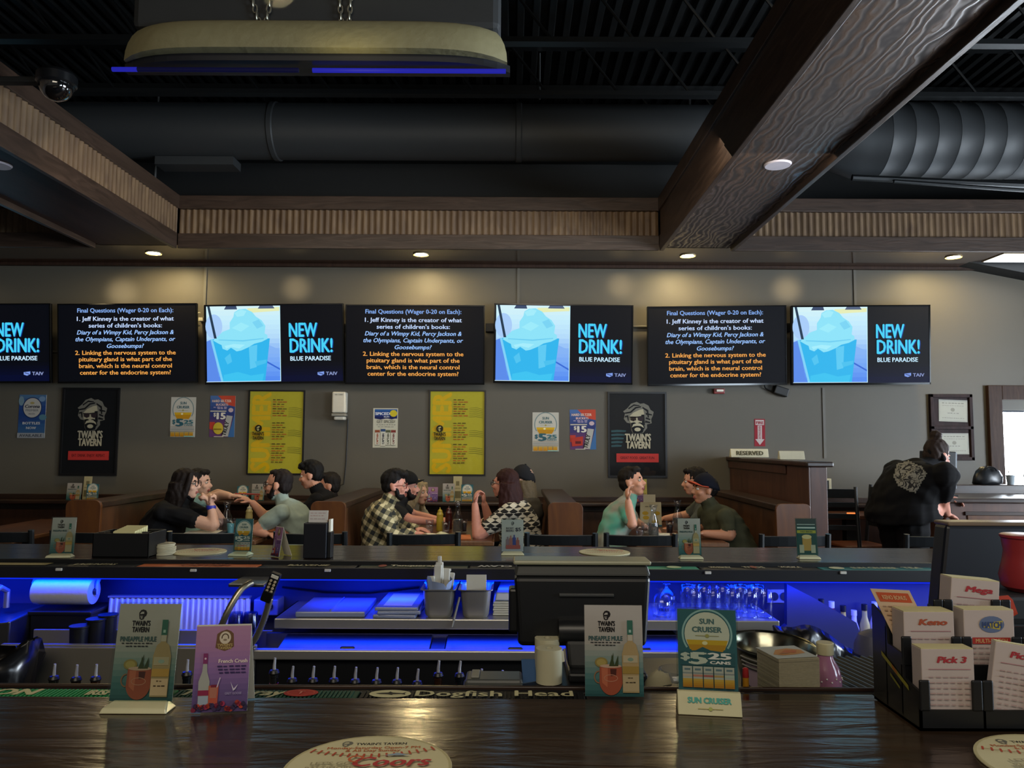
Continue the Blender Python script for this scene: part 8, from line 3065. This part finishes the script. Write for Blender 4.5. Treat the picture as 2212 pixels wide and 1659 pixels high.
MB().lathe([(.029, 0), (.031, .005), (.031, H * .42), (.026, H * .58), (.0155, H * .74), (.0145, H * .82)], (q.x, y, WSZ + .001), 24).build('bottle_body', mat('pink_drink', '8f6078', rough=.15, spec=.6), t, smooth=True)
MB().lathe([(.0165, H * .80), (.017, H * .81), (.017, H * .985), (.0155, H)], (q.x, y, WSZ + .001), 24).build('cap', mat('cap_cream', 'b5ad8a', rough=.5), t, smooth=True)
mb = MB()
for i in range(9):
    w = PI * 1.1 + i * PI * .8 / 8
    mb.ell((q.x + .0312 * math.cos(w), y + .0312 * math.sin(w), WSZ + H * .40 + .006 * (i % 2)), (.0018, .0018, .0018), None, 8, 5)
mb.build('droplets', mat('droplet', 'cfc9c4', rough=.1), t, smooth='all')
q = at(1796, 1478, 1.53)
t = thing('side_dish', 'small dark metal-rimmed dish with orange scraps beside the pink bottle', 'dish', (q.x, 1.53, WSZ))
MB().lathe([(.03, 0), (.04, .012), (.0415, .013), (.0395, .0145), (.028, .004), (.0005, .004)], (q.x - .01, 1.53, WSZ + .001), 30).build('dish', m_ssd, t, smooth=True)
for k, (dx, dy, c) in enumerate(((-.02, -.005, 'a0522a'), (-.006, -.015, '93401e'), (.004, .0, 'b5a678'))):
    MB().ell((q.x - .01 + dx, 1.53 + dy, WSZ + .013), (.011, .009, .007), None, 10, 7).build('scrap', mat('scrap_' + c, c, rough=.5), t, smooth='all')
xa, xb = at(1812, 1450, 1.7).x, at(1990, 1450, 1.7).x
t = thing('ribbed_mat', 'black rubber mat with long ridges between dish and slip rack', 'bar mat', ((xa + xb) / 2, 1.74, WSZ))
MB().box(xa - .01, xb, 1.50, 1.9, WSZ + .0005, WSZ + .004).build('mat_base', m_rub, t)
for k in range(12):
    x = xa + k * .0185
    MB().tube([(x + .03, 1.51, WSZ + .009), (x - .05, 1.89, WSZ + .010)], .0048, 6).build('ridge', mat('ridge_rubber', '1b1c1e', rough=.35), t, smooth=True)

# ---- dark till monitor, printer box, red cup behind the slip rack
MY = 1.78
a, b = at(2030, 1246, MY), at(2046, 1130, MY + .02)
t = thing('till_monitor', 'large dark till monitor at the frame edge behind the slip rack', 'monitor', (a.x + .25, MY + .05, WSZ))
MB().hexa([(a.x - .012, MY, WSZ + .10), (a.x + .5, MY, WSZ + .10), (a.x + .5, MY + .05, WSZ + .10), (a.x - .012, MY + .05, WSZ + .10)],
          [(b.x - .004, MY + .015, b.z - .004), (b.x + .5, MY + .015, b.z - .004), (b.x + .5, MY + .07, b.z - .004), (b.x - .004, MY + .07, b.z - .004)]).build('rear_shell', mat('till_shell', '10131c', rough=.4), t, bevel=.008)
MB().box(b.x - .002, b.x + .5, MY + .012, MY + .075, b.z - .006, b.z + .003).build('lit_edge', mat('till_lit_edge', '6b5a48', rough=.3), t, bevel=.003)  # light along the top edge, put in as a paler strip
MB().box(a.x + .2, a.x + .3, MY + .02, MY + .06, WSZ + .02, WSZ + .12).box(a.x + .1, a.x + .4, MY - .03, MY + .12, WSZ + .001, WSZ + .022).build('stand', m_plb, t, bevel=.005)
PY = 1.50
a = at(2140, 1288, PY)
t = thing('receipt_printer', 'grey-black receipt printer behind the slip rack, under the red cup', 'printer', (a.x + .1, PY + .07, WSZ))
MB().box(a.x, a.x + .2, PY, PY + .16, WSZ + .001, a.z).build('printer_body', mat('printer_grey', '2c2f33', rough=.45), t, bevel=.008)
MB().box(a.x + .02, a.x + .18, PY - .004, PY, a.z - .05, a.z - .042).build('paper_slot', m_plb, t)
q = at(2222, 1270, PY + .05)
zt = at(2190, 1158, PY + .05).z
H = zt - a.z
m_redcup = mat('cup_red', '8f2c30', rough=.35)
t = thing('red_cup', 'red waisted plastic cup on the printer at the frame edge', 'cup', (q.x, PY + .05, a.z))
MB().lathe([(.035, .001), (.047, .01), (.051, .03), (.044, H * .55), (.041, H * .72), (.045, H), (.042, H), (.038, H * .72), (.04, H * .5), (.0005, .02)], (q.x, PY + .05, a.z), 30).build('cup_wall', m_redcup, t, smooth=True)
MB().lathe([(.045, H - .004), (.0468, H - .002), (.0468, H + .002), (.0445, H + .003)], (q.x, PY + .05, a.z), 30).build('cup_rim', m_redcup, t, smooth=True)

# ---- play-slip rack
m_rack = mat('rack_black', '111214', rough=.38, spec=.5)
q0 = on(1990, 1580, BT)
rx0, ry0 = q0.x - .001, q0.y
RW, RD = .30, .155
t = thing('slip_rack', 'black tiered rack full of play slips on the bar', 'rack', (rx0 + RW / 2, ry0 + RD / 2, BT))
z0 = BT + .001
tiers = [(0.0, .060, .115), (.052, .115, .165), (.104, .165, .20)]
# stepped side and middle walls
for xx in (rx0, rx0 + RW / 3, rx0 + RW * 2 / 3, rx0 + RW - .004):
    pr_ = [(ry0, z0), (ry0 + RD, z0), (ry0 + RD, z0 + .165), (ry0 + .104, z0 + .15), (ry0 + .10, z0 + .11), (ry0 + .052, z0 + .105), (ry0 + .048, z0 + .068), (ry0, z0 + .06)]
    MB().prism([(xx, y_, z_) for y_, z_ in pr_], (.004, 0, 0)).build('side_wall' if xx in (rx0,) else 'divider', m_rack, t)
MB().box(rx0, rx0 + RW, ry0, ry0 + RD, z0, z0 + .004).build('base_plate', m_rack, t)
for k, (dy, zl, zh) in enumerate(tiers):
    yy = ry0 + dy
    MB().box(rx0, rx0 + RW, yy, yy + .003, z0, z0 + zl - .028).build('front_wall', m_rack, t)
    # lip posts with a finger notch between them
    for j in range(3):
        xl = rx0 + RW * j / 3
        xr = rx0 + RW * (j + 1) / 3
        for p0, p1 in ((xl, xl + .017), (xr - .017, xr)):
            MB().box(p0, p1, yy - .002, yy + .003, z0 + zl - .03, z0 + zl + .018).build('lip_post', m_rack, t, bevel=.004)
p = Print((rx0 - .0006, ry0 + .13, z0 + .03), (0, -.11, 0), (0, 0, .08), 110, 80)
p.poly([(8, 62), (98, 30), (100, 22), (10, 54)], '8a8432')
p.poly([(44, 50), (62, 42), (66, 36), (48, 42)], '9a5a2a')
p.poly([(40, 34), (72, 20), (72, 16), (40, 29)], '77742e')
p.build('side_sticker', t)


def slips(lb, col, tier, px, py, hgt, mark, thick=.022, lean=0.0, yaw=0.0, mc='a0363c', kind=0):
    """Pad of play slips standing in one pocket of the rack; top edge at a seen height."""
    dy = tiers[tier][0]
    yy = ry0 + dy + .006
    x0 = rx0 + RW * col / 3 + .008
    w = RW / 3 - .016
    zt = at(px, py, yy).z
    zb = z0 + .006 + (.0, .03, .075)[tier]
    piv = Vector((x0 + w / 2, yy, zb))
    rot = R3('Z', yaw) @ R3('Y', lean)
    t2 = thing('play_slips', lb, 'play slips', (x0 + w / 2, yy + thick / 2, zb), 'pads of play slips in the rack')
    MB().box(x0, x0 + w, yy, yy + thick, zb, zt, rot, piv).build('pad', mat('slip_paper', 'b0a29c', rough=.8, vary=.06), t2, bevel=.001)
    MB().box(x0 + .0005, x0 + w - .0005, yy + .0005, yy + thick - .0005, zt, zt + .0012, rot, piv).build('pad_top', mat('slip_edge', 'bdb283', rough=.8), t2)
    h = zt - zb
    o_ = rot @ (Vector((x0, yy - .0004, zb)) - piv) + piv
    p = Print(o_, rot @ Vector((w, 0, 0)), rot @ Vector((0, 0, h)), 80, 80 * h / w, eps=.0003)
    Hh = 80 * h / w
    if kind == 1:
        p.ell(44, Hh - 22, 20, 13, '5d6a88', 18)
        p.poly([(30, Hh - 26), (46, Hh - 18), (62, Hh - 16), (56, Hh - 30)], 'b0a046')
        p.text(mark, 44, Hh - 27, 9, '3a4a74', w=30, bold=.06)
        p.rect(12, Hh - 52, 72, Hh - 42, 'a0342e')
        p.text('MULTI-MATCH', 42, Hh - 50, 6, 'c09a6a', w=50, bold=.03)
    else:
        p.text(mark, 46, Hh - 20, 9, mc, w=44, bold=.06, shear=.2)
        p.rect(10, Hh - 30, 74, Hh - 29, 'a8767a')
    for r in range(int(Hh / 9) - 4):
        p.scribble(10, 74, max(4, Hh - 42 - r * 8 - (16 if kind else 0)), 1.6, 'a48a86', 6, r) if Hh - 42 - r * 8 - (16 if kind else 0) > 4 else None
    p.build('print', t2)


slips('pad of play slips in the lowest pocket at the near side of the rack', 0, 0, 2010, 1402, .2, 'Pick 3', .03, mc='a0363c')
slips('tilted pad of play slips in the lowest middle pocket', 1, 0, 2110, 1392, .2, 'Pick 4', .012, 9, 0, 'a0363c')
slips('upright pad of play slips behind the tilted one in the lowest row', 2, 0, 2180, 1398, .2, 'Bonus', .026, 3, 4, '4a6a50')
slips('tall curved pad of play slips in the second row at the near side', 0, 1, 2005, 1322, .2, 'Keno', .04, 0, 0, 'a05038')
slips('pad of play slips with blue and yellow emblem in the second row', 1, 1, 2115, 1318, .2, 'MATCH', .03, 0, 0, 'a0363c', 1)
slips('topmost pad of play slips sticking out of the back row', 1, 2, 2090, 1252, .2, 'Mega', .036, 5, 0, 'a0363c')
# orange-headed flyer and orange tag in the back row
yy = ry0 + .10
fl = [at(1892, 1272, yy), at(1975, 1276, yy), at(2012, 1385, yy), at(1955, 1400, yy)]
t = thing('flyer', 'cream flyer with orange heading leaning out of the rack', 'flyer', (fl[2].x - .03, yy, BT + .12))
u_ = fl[1] - fl[0]
v_ = (fl[0] - fl[3]) * 1.0
p = Print(fl[3] - u_.normalized() * .01, u_ * 1.02, v_ + Vector((0, 0, 0)), 100, 150, eps=.0004)
p.rect(0, 0, 100, 150, 'bda183')
p.rect(10, 118, 92, 142, 'ad4c2c')
p.text('KENO BONUS', 51, 125, 10, 'c79a72', w=60, bold=.05)
for r in range(9):
    p.scribble(10, 90, 106 - r * 11, 3, 'a9876c', 6, r)
p.rect(10, 30, 60, 38, 'a8603c')
p.build('print', t)
c = [p.o, p.o + p.u, p.o + p.u + p.v, p.o + p.v]
MB().prism([v - p.n * .001 for v in c], p.n * .001).build('sheet', m_cream, t)
tg_ = [at(x, y, ry0 + .145) for x, y in ((2138, 1290), (2178, 1286), (2188, 1296), (2199, 1326), (2190, 1331), (2160, 1318))]
o = MB().prism([(v.x, v.y, v.z) for v in tg_], (0, .0015, 0)).build('orange_tag', mat('tag_orange', 'ad3c24', rough=.5), None)
tag(o, 'orange paper tag slotted in the rack beneath the red cup', 'tag')
